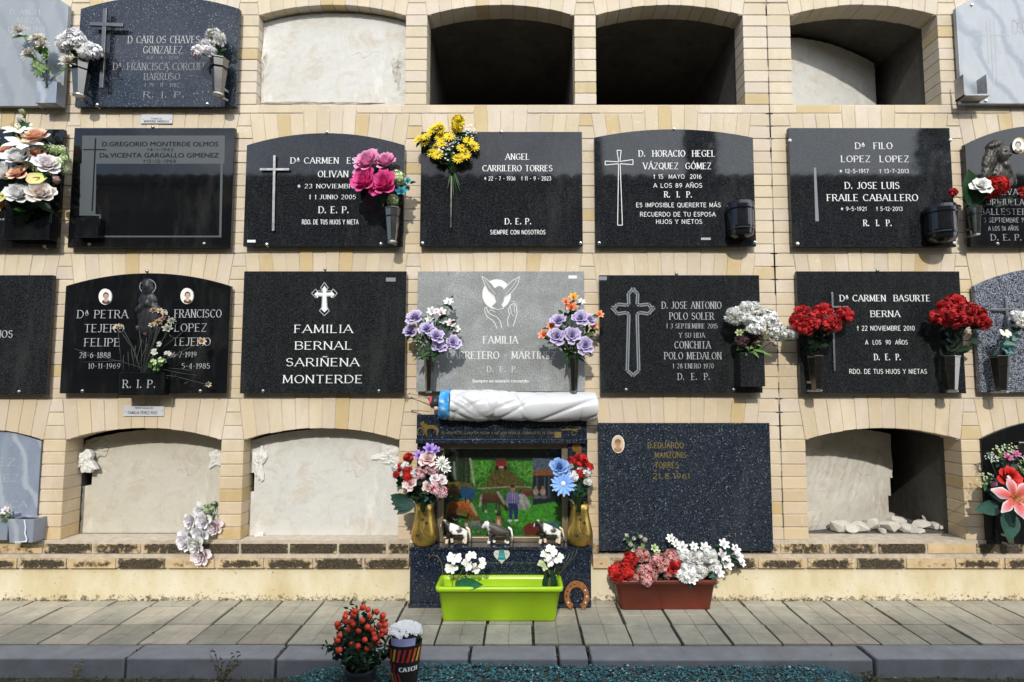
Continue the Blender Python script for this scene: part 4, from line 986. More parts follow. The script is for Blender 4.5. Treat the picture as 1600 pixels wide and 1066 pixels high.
# ------------------------------------------------------------------ flowers
def petal(L, Wd, tilt, curl, cup, base, tip, edge=None, ruf=0.0, point=0.0, nu=4, nv=4, r0=0.0, zz=0.0, phi=0.0, z0=0.0, narrow=.35):
    """grid petal leaving the centre outward; returns verts, faces, cols"""
    vs = []; cs = []; a = tilt; r = r0; z = z0; st = L / nu
    ph = U(0, 6)
    for i in range(nu + 1):
        u = i / nu
        sh = narrow + (1 - narrow) * sin(min(1, u * 1.25) * pi / 2)
        if u > .6: sh *= 1 - (u - .6) / .4 * (.35 + .6 * point)
        for j in range(nv + 1):
            s = j / nv * 2 - 1; x = s * Wd / 2 * sh
            rr = ruf * u * sin(j * 2.4 + ph + i) + (zz * (1 if j % 2 else -1) if i == nu else 0)
            zc = cup * s * s * Wd * sh
            vs.append((r + cos(a) * rr * .6 - sin(a) * zc, x, z + sin(a) * rr * .6 + cos(a) * zc + ruf * .5 * sin(j * 3 + ph) * u))
            c = tuple(p + (q - p) * u for p, q in zip(base, tip))
            if edge: 
                w = max(u ** 4, abs(s) ** 3 * min(1, u * 1.8)); c = tuple(p + (q - p) * min(1, w) for p, q in zip(c, edge))
            cs.append(c)
        r += cos(a) * st; z += sin(a) * st; a += curl / nu
    W_ = nv + 1; cp, sp = cos(phi), sin(phi)
    vs = [(x * cp - y * sp, x * sp + y * cp, q) for x, y, q in vs]
    return vs, [(i * W_ + j, (i + 1) * W_ + j, (i + 1) * W_ + j + 1, i * W_ + j + 1) for i in range(nu) for j in range(nv)], cs
GA = 2.39996
def fl_rose(mb, P):
    n = P.get('n', 20)
    for k in range(n):
        f = k / (n - 1)
        mb.add(*petal(.42 + .62 * f, .45 + .62 * f, radians(92 - 58 * f), radians(-62 * f ** .7 + 14), .16, P['b'], P['t'], P.get('e'), .03, 0, 4, 4, .04 + .17 * f, 0, k * GA, -.42 * f, .6))
def fl_peony(mb, P):
    for k in range(34):
        f = k / 33
        mb.add(*petal(.45 + .6 * f, .4 + .55 * f, radians(96 - 54 * f), radians(-45 * f + 14), .22, P['b'] if f < .5 else P['t'], P['t'], P.get('e'), .05, 0, 4, 4, .04 + .2 * f, 0, k * GA, -.45 * f, .6))
def fl_carn(mb, P):
    n = int(P.get('n', 62))
    for k in range(n):
        z = 1 - 1.35 * (k + .5) / n; r_ = sqrt(max(0, 1 - z * z)); a = k * GA
        d = Vector((r_ * cos(a) + U(-.12, .12), r_ * sin(a) + U(-.12, .12), z)).normalized(); s1 = d.orthogonal().normalized(); s1 = Matrix.Rotation(U(0, 6.28), 3, d) @ s1; s2 = d.cross(s1)
        R1 = U(.84, 1.05); w = U(.24, .36); vs = [d * .2 - s1 * .06, d * .2 + s1 * .06]; m = 6; mid = []; tip = []
        for j in range(m):
            t = j / (m - 1) * 2 - 1; wv = (.10 if j % 2 else -.07)
            mid.append(d * R1 * .84 + s1 * t * w * .8 + s2 * wv * .6); tip.append(d * (R1 - .10 * t * t + (.04 if j % 2 else 0)) + s1 * t * w * 1.15 + s2 * (wv * 1.5 + .30))
        base_ = [d * .25 + s1 * (j / (m - 1) * 2 - 1) * .05 for j in range(m)]
        tc_ = P['t'] if R() < .75 else P['b']; f = U(.86, 1.06); e_ = P.get('e') or tc_
        cs = [tuple(q * .8 for q in P['b'])] * m + [tuple(q * f for q in P['b'])] * m + [tuple(min(.85, q * f) for q in e_)] * m
        if not P.get('e'): cs = [P['b']] * m + [tuple(q * f for q in tc_)] * m + [tuple(min(.85, q * f) for q in tc_)] * m
        mb.add(base_ + mid + tip, [(i * m + j, i * m + j + 1, (i + 1) * m + j + 1, (i + 1) * m + j) for i in (0, 1) for j in range(m - 1)], cs)
    mb.sphere((0, 0, 0), .42, 8, 6, P['b'])
    return
    n = P.get('n', 46)
    for k in range(n):
        f = k / (n - 1); 
        mb.add(*petal(.55 + .42 * f + U(-.06, .06), .34 + .2 * f, radians(98 - 92 * f + U(-8, 8)), radians(U(-35, 25)), .12, P['b'], P['t'] if R() < .8 else P['b'], P.get('e'), .07, 0, 3, 5, .02, .055, k * GA, -.05 - .12 * f, .3))
def fl_daisy(mb, P):
    for lay in (0, 1):
        for k in range(13):
            mb.add(*petal(.98 - .14 * lay, .27, radians(6 + 14 * lay + U(-6, 6)), radians(U(-22, 6)), .1, P['b'], P['t'], None, 0, .5, 3, 2, .1, 0, (k + .5 * lay) * 2 * pi / 13 + U(-.05, .05), .02 * lay))
    mb.sphere((0, 0, .06), .22, 10, 6, P['c'], sc=(1, 1, .5))
def fl_mum(mb, P):
    for k in range(44):
        f = k / 43
        mb.add(*petal(.5 + .5 * f, .2, radians(85 - 82 * f), radians(U(-30, 20)), .25, P['b'], P['t'] if f > .3 else P['b'], None, .02, .5, 3, 2, .04, 0, k * GA, -.06 * f))
def fl_lily(mb, P):
    for k in range(6):
        mb.add(*petal(1.12, .66 if k % 2 else .5, radians(38), radians(-62), -.14, P['b'], P['t'], P.get('e'), .025, .85, 7, 6, .06, 0, k * pi / 3 + U(-.06, .06), .01 * (k % 2), .3))
    for k in range(6):
        a = k * pi / 3 + .4; q = (cos(a) * .25, sin(a) * .25, .55); mb.tube([(0, 0, .02), q], .018, 4, (.5, .6, .15)); mb.sphere(q, .05, 6, 4, (.35, .14, .03), sc=(1.5, .7, .7))
def fl_orchid(mb, P):
    for k, (a, w, l) in enumerate(((90, .6, .85), (210, .5, .85), (330, .5, .85), (20, 1.0, .9), (160, 1.0, .9))):
        mb.add(*petal(l, w, radians(12), radians(-18), .06, P['b'], P['t'], None, .02, .1, 5, 5, .05, 0, radians(a), .01 * k, .3))
    mb.add(*petal(.42, .3, radians(60), radians(-70), .2, (.8, .7, .35), (.8, .75, .75), None, 0, .3, 4, 3, .02, 0, radians(270), .05))
def fl_bud(mb, P):
    for k in range(9):
        f = k / 8
        mb.add(*petal(1.25, .85 + .2 * f, radians(86 - 14 * f), radians(-18 + 34 * f), .32, P['b'], P['t'], P.get('e'), .02, .3, 5, 4, .06 + .12 * f, 0, k * 2.1, -.4, .5))
def fl_tub(mb, P):      # two-tone freesia-like trumpet bloom
    for k in range(6):
        mb.add(*petal(1.05, .6, radians(62), radians(-50), .2, P['b'], P['t'], P.get('e'), .03, .4, 5, 4, .06, 0, k * pi / 3, -.25, .4))
    for k in range(4): mb.add(*petal(.6, .4, radians(85), 0, .25, P['t'], P['b'], None, .02, .3, 3, 3, .03, 0, k * 1.57 + .4, -.1))
def fl_clust(mb, P):    # ball of small florets
    for k in range(P.get('n', 46)):
        z = 1 - 1.55 * (k + .5) / P.get('n', 46); r = sqrt(max(0, 1 - z * z)); a = k * GA
        c = Vector((r * cos(a), r * sin(a), z)) * U(.72, .95); q = c.to_track_quat('Z', 'Y').to_matrix()
        col = P['t'] if R() < .7 else P['b']
        for j in range(4):
            b = j * pi / 2 + k; pts = [Vector((0, 0, 0)), Vector((cos(b - .6) * .13, sin(b - .6) * .13, .03)), Vector((cos(b) * .24, sin(b) * .24, .02)), Vector((cos(b + .6) * .13, sin(b + .6) * .13, .03))]
            mb.add([c + q @ p_ for p_ in pts], [(0, 1, 2, 3)], col)
    mb.sphere((0, 0, 0), .6, 8, 6, P['b'])
def fl_gyp(mb, P):      # loose spray of tiny dots
    for k in range(P.get('n', 40)):
        c = Vector((U(-1, 1), U(-1, 1), U(-.2, .7))); 
        if c.length > 1.1: continue
        mb.tube([(0, 0, -.6), c * .98], .01, 3, (.2, .3, .12), cap=False)
        for j in range(5):
            b = j * 1.256 + k; d1 = Vector((cos(b), sin(b), .2)) * .09; d2 = Vector((cos(b + .8), sin(b + .8), .2)) * .09
            mb.add([c, c + d1, c + (d1 + d2) * .7, c + d2], [(0, 1, 2, 3)], P['t'])
def fl_anth(mb, P):
    mb.add(*petal(1.5, 1.5, radians(4), radians(-12), .1, P['b'], P['t'], P.get('e'), .02, .55, 7, 6, -.45, 0, radians(200), 0, .45))
    mb.tube([(0, 0, .03), (-.2, -.1, .22), (-.5, -.2, .34)], [.07, .06, .04], 6, P['c'])
KIND = dict(rose=fl_rose, peony=fl_peony, carnation=fl_carn, daisy=fl_daisy, aster=fl_mum, lily=fl_lily, orchid=fl_orchid, rosebud=fl_bud, freesia=fl_tub, hydrangea=fl_clust, gypsophila=fl_gyp, anthurium=fl_anth)
PAL = {
 'white': dict(b=(.78, .78, .70), t=(.86, .86, .85)), 'white_pink': dict(b=(.80, .60, .62), t=(.86, .82, .83)), 'cream': dict(b=(.70, .64, .48), t=(.84, .80, .70)),
 'lilac_white': dict(b=(.80, .76, .78), t=(.87, .85, .87)), 'beige': dict(b=(.42, .33, .25), t=(.76, .72, .64)),
 'peach': dict(b=(.75, .26, .12), t=(.80, .46, .30), e=(.82, .62, .48)), 'peach_core': dict(b=(.72, .34, .16), t=(.82, .76, .70)),
 'pink_hot': dict(b=(.62, .01, .10), t=(.74, .06, .28), e=(.76, .09, .33)), 'pink': dict(b=(.60, .05, .26), t=(.78, .28, .50), e=(.80, .36, .56)),
 'purple': dict(b=(.14, .07, .36), t=(.29, .20, .56), e=(.66, .60, .74)), 'violet': dict(b=(.26, .14, .5), t=(.44, .30, .68)),
 'orange': dict(b=(.75, .24, .05), t=(.78, .10, .06), e=(.82, .48, .28)), 'yellow_orange': dict(b=(.8, .3, .05), t=(.8, .5, .08)),
 'yellow': dict(b=(.70, .48, .01), t=(.80, .64, .02), c=(.28, .16, .01)),
 'red': dict(b=(.16, .003, .004), t=(.50, .008, .010)), 'red_bright': dict(b=(.3, .004, .004), t=(.66, .02, .015)), 'red_tip': dict(b=(.42, .012, .015), t=(.56, .05, .05), e=(.72, .45, .42)),
 'pink_stripe': dict(b=(.62, .05, .12), t=(.66, .16, .24), e=(.8, .66, .66)), 'blush': dict(b=(.70, .36, .36), t=(.80, .66, .62)),
 'blue': dict(b=(.12, .28, .72), t=(.28, .46, .78), c=(.7, .7, .6)), 'lily': dict(b=(.62, .10, .05), t=(.66, .05, .10), e=(.86, .80, .81)),
 'green_white': dict(b=(.30, .42, .14), t=(.62, .70, .42)), 'anth': dict(b=(.45, .55, .12), t=(.68, .70, .30), e=(.62, .42, .2), c=(.6, .2, .05)), 'teal': dict(b=(.03, .25, .32), t=(.06, .40, .48)),
 'dried': dict(b=(.22, .10, .05), t=(.52, .38, .22), e=(.62, .54, .40)), 'dried_pink': dict(b=(.22, .07, .06), t=(.44, .24, .20)), 'dried_white': dict(b=(.3, .3, .2), t=(.5, .5, .42)),
 'orchid': dict(b=(.70, .72, .62), t=(.80, .80, .80)), 'plum': dict(b=(.05, .02, .03), t=(.12, .06, .07)), 'magenta': dict(b=(.45, .02, .2), t=(.66, .2, .4)),
}
_fm = {}
def flower_mesh(kind, pal, var):
    k = (kind, pal, var)
    if k not in _fm:
        st_ = random.getstate(); random.seed(sum(map(ord, kind + pal)) * 7 + var)
        mb = MB(); KIND[kind](mb, PAL[pal]); _fm[k] = mb.mesh(kind, M['petal'], True); random.setstate(st_)
    return _fm[k]
def put_flower(parent, kind, pal, pos, r, face, spin=None):
    o = bpy.data.objects.new(kind, flower_mesh(kind, pal, random.randint(0, 2))); C.objects.link(o)
    q = Vector(face).normalized().to_track_quat('Z', 'Y') @ Euler((0, 0, U(0, 6.28) if spin is None else spin)).to_quaternion()
    o.rotation_mode = 'QUATERNION'; o.rotation_quaternion = q; o.scale = (r, r, r * U(.85, 1.05))
    o.location = pos - WL[parent.name]; o.parent = parent; return o
GREEN = [(.02, .07, .025), (.035, .11, .03), (.015, .05, .02), (.06, .14, .04)]
GREEN_L = [(.10, .22, .05), (.18, .32, .09), (.06, .15, .04), (.25, .38, .14)]
GREEN_B = [(.03, .10, .08), (.07, .18, .14), (.02, .06, .045), (.16, .28, .24)]
GREEN_D = [(.006, .018, .010), (.010, .028, .016), (.016, .042, .018)]
def leaf(mb, p, dirv, L, Wd, col, droop=.6, nu=5):
    """pointed curved leaf starting at p along dirv"""
    d = Vector(dirv).normalized(); side = d.cross(Vector((0, -1, .35))).normalized() if abs(d.y) < .95 else Vector((1, 0, 0)); nrm = side.cross(d)
    vs = []; cs = []; p = Vector(p); a = 0
    for i in range(nu + 1):
        u = i / nu; w = Wd / 2 * sin(pi * min(1, (u * .92 + .08)) ** .8) if u < 1 else .0001
        for s in (-1, 0, 1):
            vs.append(p + side * w * s + nrm * (abs(s) * w * .3)); f = 1.18 if s == 0 else U(.85, 1.05); cs.append(tuple(q * f for q in col))
        step = (d * cos(a) + Vector((0, 0, -1)) * sin(a) * .8) * L / nu; p = p + step; a += droop / nu
    mb.add(vs, [(i * 3 + j, (i + 1) * 3 + j, (i + 1) * 3 + j + 1, i * 3 + j + 1) for i in range(nu) for j in (0, 1)], cs)
def bouquet(name, label, cat, mouth, fl, leaves=(40, GREEN, .045, .016), group=None, face=(0, -1, .25), stemcol=(.03, .07, .02), md=.09, extra=None, stem_r=.0014, spread=.6, fern=0, root=None):
    """mouth px (x,y); fl: (kind, pal, px, py, radius px[, depth])"""
    m = W(mouth[0], mouth[1], md); p = thing(name, label, cat, m, group)
    sm = MB(); lf = MB(); k0 = PXM(md, mouth[1]); pts = []
    for f in fl:
        kind, pal, px, py, r = f[:5]; d = f[5] if len(f) > 5 else md + U(0, .05)
        pos = W(px, py, d); rad = r * PXM(d, py) * 1.12; out = pos - m
        fc = Vector(face) * 1.0 + Vector((out.x, 0, out.z * .7)) * 2.6 + Vector((U(-.2, .2), 0, U(-.2, .2)))
        put_flower(p, kind, pal, pos, rad, fc)
        fn = fc.normalized(); b = pos - fn * rad * .45; pts.append((pos, rad, fn))
        mid = m.lerp(b, .5) + Vector((U(-.006, .006), .012, .01))
        sm.tube([m + Vector((U(-.01, .01), U(-.008, .008), -.03)), m.lerp(mid, .6), mid, b], stem_r, 5, stemcol)
        for _ in range(2):   # calyx / bract leaves
            a = U(0, 6.3); leaf(lf, b, Vector((cos(a), -.2, sin(a))), rad * 1.2, rad * .5, random.choice(leaves[1]))
    n, cols, L, Wd = leaves
    for i in range(n):
        pos, rad, fn = random.choice(pts); f = U(.15, 1.0); b = m.lerp(pos, f) + Vector((U(-1, 1), U(0, 1), U(-1, 1))) * .02
        d = (pos - m).normalized() * .8 + Vector((U(-1, 1), U(-.8, .3), U(-.7, .8))) * spread * 1.5
        leaf(lf, b, d, L * U(.6, 1.25), Wd * U(.7, 1.3), random.choice(cols), U(.2, 1.1))
    for i in range(fern):
        pos, rad, fn = random.choice(pts); b = m.lerp(pos, U(.3, .9)); d = Vector((U(-1, 1), U(-.6, .1), U(-.4, 1))).normalized(); c = random.choice(cols)
        for j in range(7):
            q = b + d * j * L * .16
            for s in (-1, 1): leaf(lf, q, d * .6 + d.cross(Vector((0, -1, 0))) * s, L * .28, Wd * .22, c, .3, 2)
    if extra: extra(sm, lf, m)
    if sm.v: sm.build("stems", M['leaf'], p, smooth=True)
    if lf.v: lf.build("foliage", M['leaf'], p, smooth=True)
    return p

# vases (silver, tapered, six sided) -------------------------------------------------
def make_vase():
    p = thing("silver_vase", "tapered silver vase", "vase", (0, 0, 0), "silver flower vases fixed to the plaques")
    mb = MB(); prof = [(.024, 0), (.026, .004), (.043, .158), (.046, .160), (.046, .166), (.041, .166), (.038, .15), (.022, .02)]
    mb.lathe(prof, (0, 0, 0), 6, rot=pi / 6 + .12); body = mb.build("body", M['metal'], p, bevel=.0012)
    mb = MB(); mb.lathe([(.018, -.010), (.028, -.008), (.028, 0)], (0, 0, 0), 12); mb.build("foot", M['metal_dull'], p)
    mb = MB(); mb.box(-.006, .006, .02, .058, .03, .042); mb.box(-.006, .006, .02, .058, -.012, -.002); mb.build("wall_bracket", M['metal_dull'], p)
    mb = MB(); mb.lathe([(.0465, .118), (.0405, .1185), (.0405, .1215), (.0465, .122)], (0, 0, 0), 6, rot=pi / 6 + .12); mb.build("rim_band", M['metal'], body)
    return p
vase0 = make_vase(); used = [False]
def copy_tree(o):
    c = o.copy(); C.objects.link(c)
    for ch in list(o.children): copy_tree(ch).parent = c
    return c
def vase(label, px, py_top, py_bot, md=.095, rot=0.0, sx=1.0):
    A, B = W(px, py_top, md), W(px, py_bot, md); s = (A.z - B.z) / .166
    o = vase0 if not used[0] else copy_tree(vase0); used[0] = True
    o.location = (B.x, -md, B.z); o.scale = (s * sx, s * .9, s); o.rotation_euler = (0, 0, rot); o["label"] = label
    WL[o.name] = Vector(o.location); return o
vase("silver vase of white carnations left of the big polished cross", 124, 96, 148, rot=.2, sx=.95)
vase("silver vase of pale pink carnations at the right of the blue pearl plaque", 341, 93, 147, rot=-.3, sx=.9)
vase("silver vase holding the hot pink peonies", 613, 325, 377, rot=-.15, sx=.85)
vase("narrow grey vase under the left purple roses, on the dove plaque", 670, 556, 611, rot=.4, sx=.55)
vase("narrow grey vase under the right purple roses, on the dove plaque", 896, 556, 611, rot=.1, sx=.6)
vase("silver vase of red carnations left of the slim cross, nearest the wall crack", 1276, 556, 609, rot=.35, sx=.85)
vase("silver vase of red carnations at the right side of the dark plaque", 1487, 556, 610, rot=-.25, sx=.95)
vase("dull silver vase on the spotted granite plaque at the right edge", 1565, 556, 611, rot=.1, sx=.95)
vase("slim silver vase holding the single white rose and red carnations", 1524, 324, 366, rot=.5, sx=.72)
vase("chrome vase under the pink lily bouquet in the lower right corner", 1583, 800, 850, md=.075, rot=.3, sx=.72)
WL_S = 0

# black cylinder lamps on two plaques
def urn(label, px, py0, py1, w):
    d = PD + .05; A, B = W(px, py0, d), W(px, py1, d); h = A.z - B.z; r = w / 2 * PXM(d, py0)
    p = thing("grave_lamp", label, "lamp", (A.x, -d + .01, B.z), "black urns fixed to the plaques"); c = (A.x, -d, B.z)
    mb = MB(); mb.lathe([(r * .5, 0), (r * .86, h * .06), (r * .92, h * .1), (r, h * .3), (r, h * .74)], c, 32); mb.build("body", M['black_gloss'], p, smooth=False, bevel=.002)
    mb = MB(); mb.lathe([(r * 1.03, h * .74), (r * 1.06, h * .77), (r * 1.06, h * .86), (r * .98, h * .95), (r * .5, h), (.001, h)], c, 32); mb.build("lid", M['black_gloss'], p)
    mb = MB(); mb.lathe([(r * 1.02, h * .2), (r * 1.04, h * .21), (r * 1.04, h * .23), (r * 1.02, h * .24)], c, 32); mb.build("band", M['black_gloss'], p)
    mb = MB(); mb.box(A.x - .012, A.x + .012, -d + r * .7, -PD, B.z + h * .3, B.z + h * .6); mb.build("wall_bracket", M['metal_dull'], p)
urn("dark rounded urn lamp on the arched plaque with the outlined white cross", 1156, 315, 373, 40)
urn("plain black cylinder urn at the lower right of the widest second row plaque", 1468, 320, 379, 43)

# ------------------------------------------------------------------ bouquets
bouquet("flower_bunch", "withered beige asters leaning out of the grey marble box, top left", "bouquet", (72, 128),
    [('aster', 'beige', 31, 50, 13), ('aster', 'beige', 57, 62, 12), ('aster', 'beige', 67, 70, 10), ('aster', 'cream', 62, 59, 9), ('aster', 'beige', 46, 85, 14), ('aster', 'beige', 107, 97, 13, .13)],
    (20, GREEN_L, .05, .026), stemcol=(.05, .1, .03), md=.085)
bouquet("flower_bunch", "white carnations with black green leaves in the silver vase left of the polished cross", "bouquet", (124, 98),
    [('carnation', 'lilac_white', 118, 60, 13), ('carnation', 'white', 105, 71, 13), ('carnation', 'white', 128, 73, 12), ('carnation', 'lilac_white', 144, 80, 12), ('carnation', 'white', 133, 84, 9)], (34, GREEN_D, .05, .028))
bouquet("flower_bunch", "pale pink and white carnations in the vase right of the blue pearl plaque lettering", "bouquet", (341, 95),
    [('carnation', 'white', 338, 61, 13), ('carnation', 'lilac_white', 325, 73, 10), ('carnation', 'white_pink', 311, 82, 10), ('carnation', 'lilac_white', 330, 82, 8)], (24, GREEN, .04, .02))
bouquet("flower_arrangement", "large arrangement of peach roses, white peonies and a tall white gladiolus, left edge", "bouquet", (40, 335),
    [('rosebud', 'green_white', 37, 178, 8, .13), ('rosebud', 'white', 34, 190, 9, .14), ('lily', 'white', 30, 205, 18, .15), ('lily', 'white', 40, 226, 24, .17), ('rose', 'peach', 57, 212, 17, .16), ('rose', 'peach', 10, 233, 12, .15), ('rose', 'peach', 58, 238, 12, .15), ('peony', 'white', 27, 245, 19, .18),
     ('rose', 'peach', 27, 270, 15, .19), ('peony', 'white', 5, 270, 19, .17), ('peony', 'white_pink', 74, 257, 17, .16), ('anthurium', 'anth', 62, 278, 15, .2), ('rosebud', 'blush', 89, 284, 10, .14), ('peony', 'white', 28, 303, 16, .19),
     ('peony', 'peach_core', 63, 302, 17, .2), ('anthurium', 'anth', 6, 306, 15, .18), ('hydrangea', 'green_white', 71, 229, 9, .13), ('hydrangea', 'green_white', 84, 235, 9, .12), ('hydrangea', 'green_white', 97, 235, 8, .1), ('hydrangea', 'green_white', 101, 248, 8, .1),
     ('hydrangea', 'green_white', 101, 266, 8, .1), ('hydrangea', 'green_white', 45, 257, 9, .15), ('hydrangea', 'green_white', 62, 264, 9, .15), ('hydrangea', 'green_white', 80, 269, 7, .15), ('hydrangea', 'green_white', 92, 256, 8, .13), ('hydrangea', 'green_white', 40, 293, 7, .16), ('hydrangea', 'green_white', 42, 306, 7, .16), ('rose', 'peach', -12, 225, 14, .15), ('rose', 'peach', 2, 318, 9, .17)],
    (110, GREEN_D + GREEN[:2], .065, .034), md=.10, spread=.8)
bouquet("flower_bunch", "hot pink peonies with one pale viburnum and teal leaves", "bouquet", (613, 328),
    [('peony', 'pink', 573, 252, 20, .14), ('peony', 'pink', 565, 270, 14, .13), ('peony', 'pink', 602, 252, 16, .13), ('peony', 'pink_hot', 569, 283, 21, .17), ('peony', 'pink_hot', 600, 288, 21, .18), ('hydrangea', 'green_white', 622, 278, 13, .13), ('hydrangea', 'green_white', 614, 313, 10, .12), ('freesia', 'teal', 628, 301, 11, .12), ('freesia', 'teal', 637, 284, 7, .1)],
    (26, GREEN_D, .04, .02))
def long_leaves(sm, lf, m):
    for i in range(9):
        b = W(706, 262, .06); leaf(lf, b, Vector((U(-.35, .5), 0, -1)), U(.06, .17), .007, random.choice(GREEN + GREEN_D), .1)
yl = [(654, 218), (664, 222), (666, 214), (676, 203), (684, 197), (690, 203), (702, 214), (688, 215), (690, 225), (680, 232), (676, 239), (684, 242), (732, 221), (740, 229), (722, 232), (716, 248), (727, 242)]
bouquet("flower_bunch", "yellow daisies and white baby's breath hanging on the thin tall cross", "bouquet", (706, 262),
    [('daisy', 'yellow', a, b, 8.3, U(.07, .12)) for a, b in yl] + [('carnation', 'yellow', 716, 190, 9, .1), ('carnation', 'yellow', 714, 200, 8, .1), ('gypsophila', 'white', 699, 237, 14, .1), ('gypsophila', 'white', 735, 208, 11, .08), ('gypsophila', 'white', 712, 218, 9, .09)],
    (95, GREEN + GREEN_D, .04, .012), md=.07, extra=long_leaves, spread=.9, fern=8)
def big_leaf(sm, lf, m):
    leaf(lf, W(1520, 322, .12), Vector((-.15, -.1, 1)), .19, .12, (.012, .05, .014), .1, 8); leaf(lf, W(1510, 318, .1), Vector((.3, 0, .4)), .08, .07, (.01, .03, .012), .3)
bouquet("flower_bunch", "single white rose beside red carnations and one broad dark leaf", "bouquet", (1524, 326),
    [('rose', 'white', 1533, 290, 13, .16), ('carnation', 'red_bright', 1556, 292, 15, .15), ('carnation', 'red_bright', 1548, 302, 9, .13), ('carnation', 'red', 1489, 301, 6, .1), ('carnation', 'red_bright', 1600, 302, 9, .12)], (8, GREEN_D, .04, .02), extra=big_leaf)
def dry_stems(sm, lf, m):
    for (a, b, c, e) in ((116, 545, 192, 566), (132, 566, 192, 563), (192, 566, 228, 578), (193, 555, 194, 582), (200, 550, 203, 582), (250, 576, 308, 587), (205, 545, 212, 582), (285, 520, 248, 548), (262, 560, 290, 552), (185, 520, 192, 582), (212, 540, 208, 582), (222, 530, 210, 580), (230, 538, 214, 582), (262, 575, 300, 579)):
        A, B = W(a, b, .08), W(c, e, .07); sm.tube([A, A.lerp(B, .5) + Vector((0, -.004, U(-.004, .004))), B], .0011, 4, (.10, .11, .11))
bouquet("withered_flowers", "brown withered stems and dried blossoms in the black box below the praying figure", "bouquet", (222, 582),
    [('freesia', 'dried', 184, 512, 6.5), ('freesia', 'dried', 190, 512, 4.3), ('aster', 'dried', 240, 485, 5.8), ('freesia', 'dried', 250, 487, 5.8), ('freesia', 'dried', 257, 491, 5.0), ('aster', 'dried', 247, 504, 6.5), ('freesia', 'dried', 238, 509, 5.8), ('freesia', 'dried_pink', 254, 500, 5.8), ('aster', 'dried_white', 268, 502, 6.5),
     ('freesia', 'dried_white', 262, 515, 8.6), ('rosebud', 'dried_pink', 216, 513, 4.3), ('rosebud', 'dried_pink', 228, 523, 4.3), ('freesia', 'dried', 315, 534, 7.2), ('freesia', 'dried', 325, 601, 5.0, .08), ('orchid', 'dried_white', 262, 553, 5.0), ('orchid', 'dried_white', 242, 550, 5.8), ('orchid', 'dried_white', 248, 538, 4.3)],
    (10, GREEN_D, .03, .012), md=.075, stemcol=(.08, .09, .08), extra=dry_stems)
bouquet("leaf_sprig", "bright green ivy sprig at the middle of the withered flowers", "sprig", (243, 580), [('orchid', 'green_white', 240, 566, 5), ('orchid', 'green_white', 252, 562, 5)], (26, GREEN_L, .03, .018), md=.085)
def buds(sm, lf, m):
    for i in range(14):
        leaf(lf, m + Vector((U(-.04, .04), U(-.02, 0), U(0, .04))), Vector((U(-1, 1), -.4, U(-.5, .6))), .06, .012, random.choice(GREEN), .5)
bouquet("flower_bunch", "purple roses with small white and pink lilies, left side of the dove plaque", "bouquet", (672, 560),
    [('rose', 'purple', 648, 495, 12), ('rose', 'purple', 641, 517, 11), ('rose', 'purple', 667, 513, 11.5, .16), ('rose', 'purple', 682, 524, 11, .17), ('rose', 'purple', 686, 541, 10.5, .16), ('rose', 'purple', 708, 535, 11, .14), ('freesia', 'lilac_white', 701, 474, 9), ('freesia', 'white_pink', 689, 490, 10), ('freesia', 'lilac_white', 675, 488, 9), ('freesia', 'white_pink', 704, 507, 9),
     ('freesia', 'white', 712, 515, 8), ('freesia', 'white', 672, 500, 8), ('freesia', 'white', 692, 503, 7), ('gypsophila', 'green_white', 655, 532, 10)],
    (62, GREEN + GREEN_L[:1], .045, .014), extra=buds, fern=7)
bouquet("flower_bunch", "purple roses with orange and coral lilies, right side of the dove plaque", "bouquet", (893, 560),
    [('rose', 'purple', 873, 500, 11), ('rose', 'purple', 907, 497, 12, .16), ('rose', 'purple', 922, 499, 9, .13), ('rose', 'purple', 870, 525, 12.5, .17), ('rose', 'purple', 894, 524, 12, .18), ('rose', 'purple', 915, 540, 12, .17), ('freesia', 'yellow_orange', 896, 466, 9), ('freesia', 'orange', 893, 482, 12), ('freesia', 'orange', 884, 473, 8), ('freesia', 'orange', 862, 511, 9), ('freesia', 'orange', 850, 524, 10), ('freesia', 'orange', 936, 492, 8),
     ('freesia', 'orange', 928, 510, 8), ('freesia', 'white', 908, 473, 7), ('gypsophila', 'green_white', 893, 545, 9)],
    (62, GREEN + GREEN_L[:1], .05, .014), extra=buds, fern=7)
bouquet("flower_bunch", "white carnations trailing pale green leaves from the black box vase", "bouquet", (1176, 556),
    [('carnation', 'white', 1148, 494, 13), ('carnation', 'white', 1166, 483, 11), ('carnation', 'white', 1179, 482, 10), ('carnation', 'white', 1163, 497, 10), ('carnation', 'white', 1180, 508, 13, .17), ('carnation', 'white', 1199, 497, 13), ('carnation', 'white', 1214, 519, 14, .13), ('carnation', 'lilac_white', 1206, 505, 10), ('carnation', 'white', 1239, 522, 8, .1), ('freesia', 'green_white', 1155, 521, 7), ('freesia', 'green_white', 1168, 526, 7), ('carnation', 'plum', 1160, 531, 10, .12), ('carnation', 'plum', 1180, 527, 11, .12)],
    (44, GREEN_L, .055, .014), md=.11, spread=1.0)
bouquet("flower_bunch", "dense red carnations in the vase left of the slim cross", "bouquet", (1276, 560),
    [('carnation', 'red', 1247, 503, 12), ('carnation', 'red', 1254, 492, 13), ('carnation', 'red', 1267, 503, 13, .17), ('carnation', 'red', 1259, 513, 11, .17), ('carnation', 'red', 1287, 489, 14), ('carnation', 'red', 1298, 505, 14, .17), ('carnation', 'red', 1279, 497, 11), ('carnation', 'red', 1319, 492, 12)], (60, GREEN_D, .05, .03))
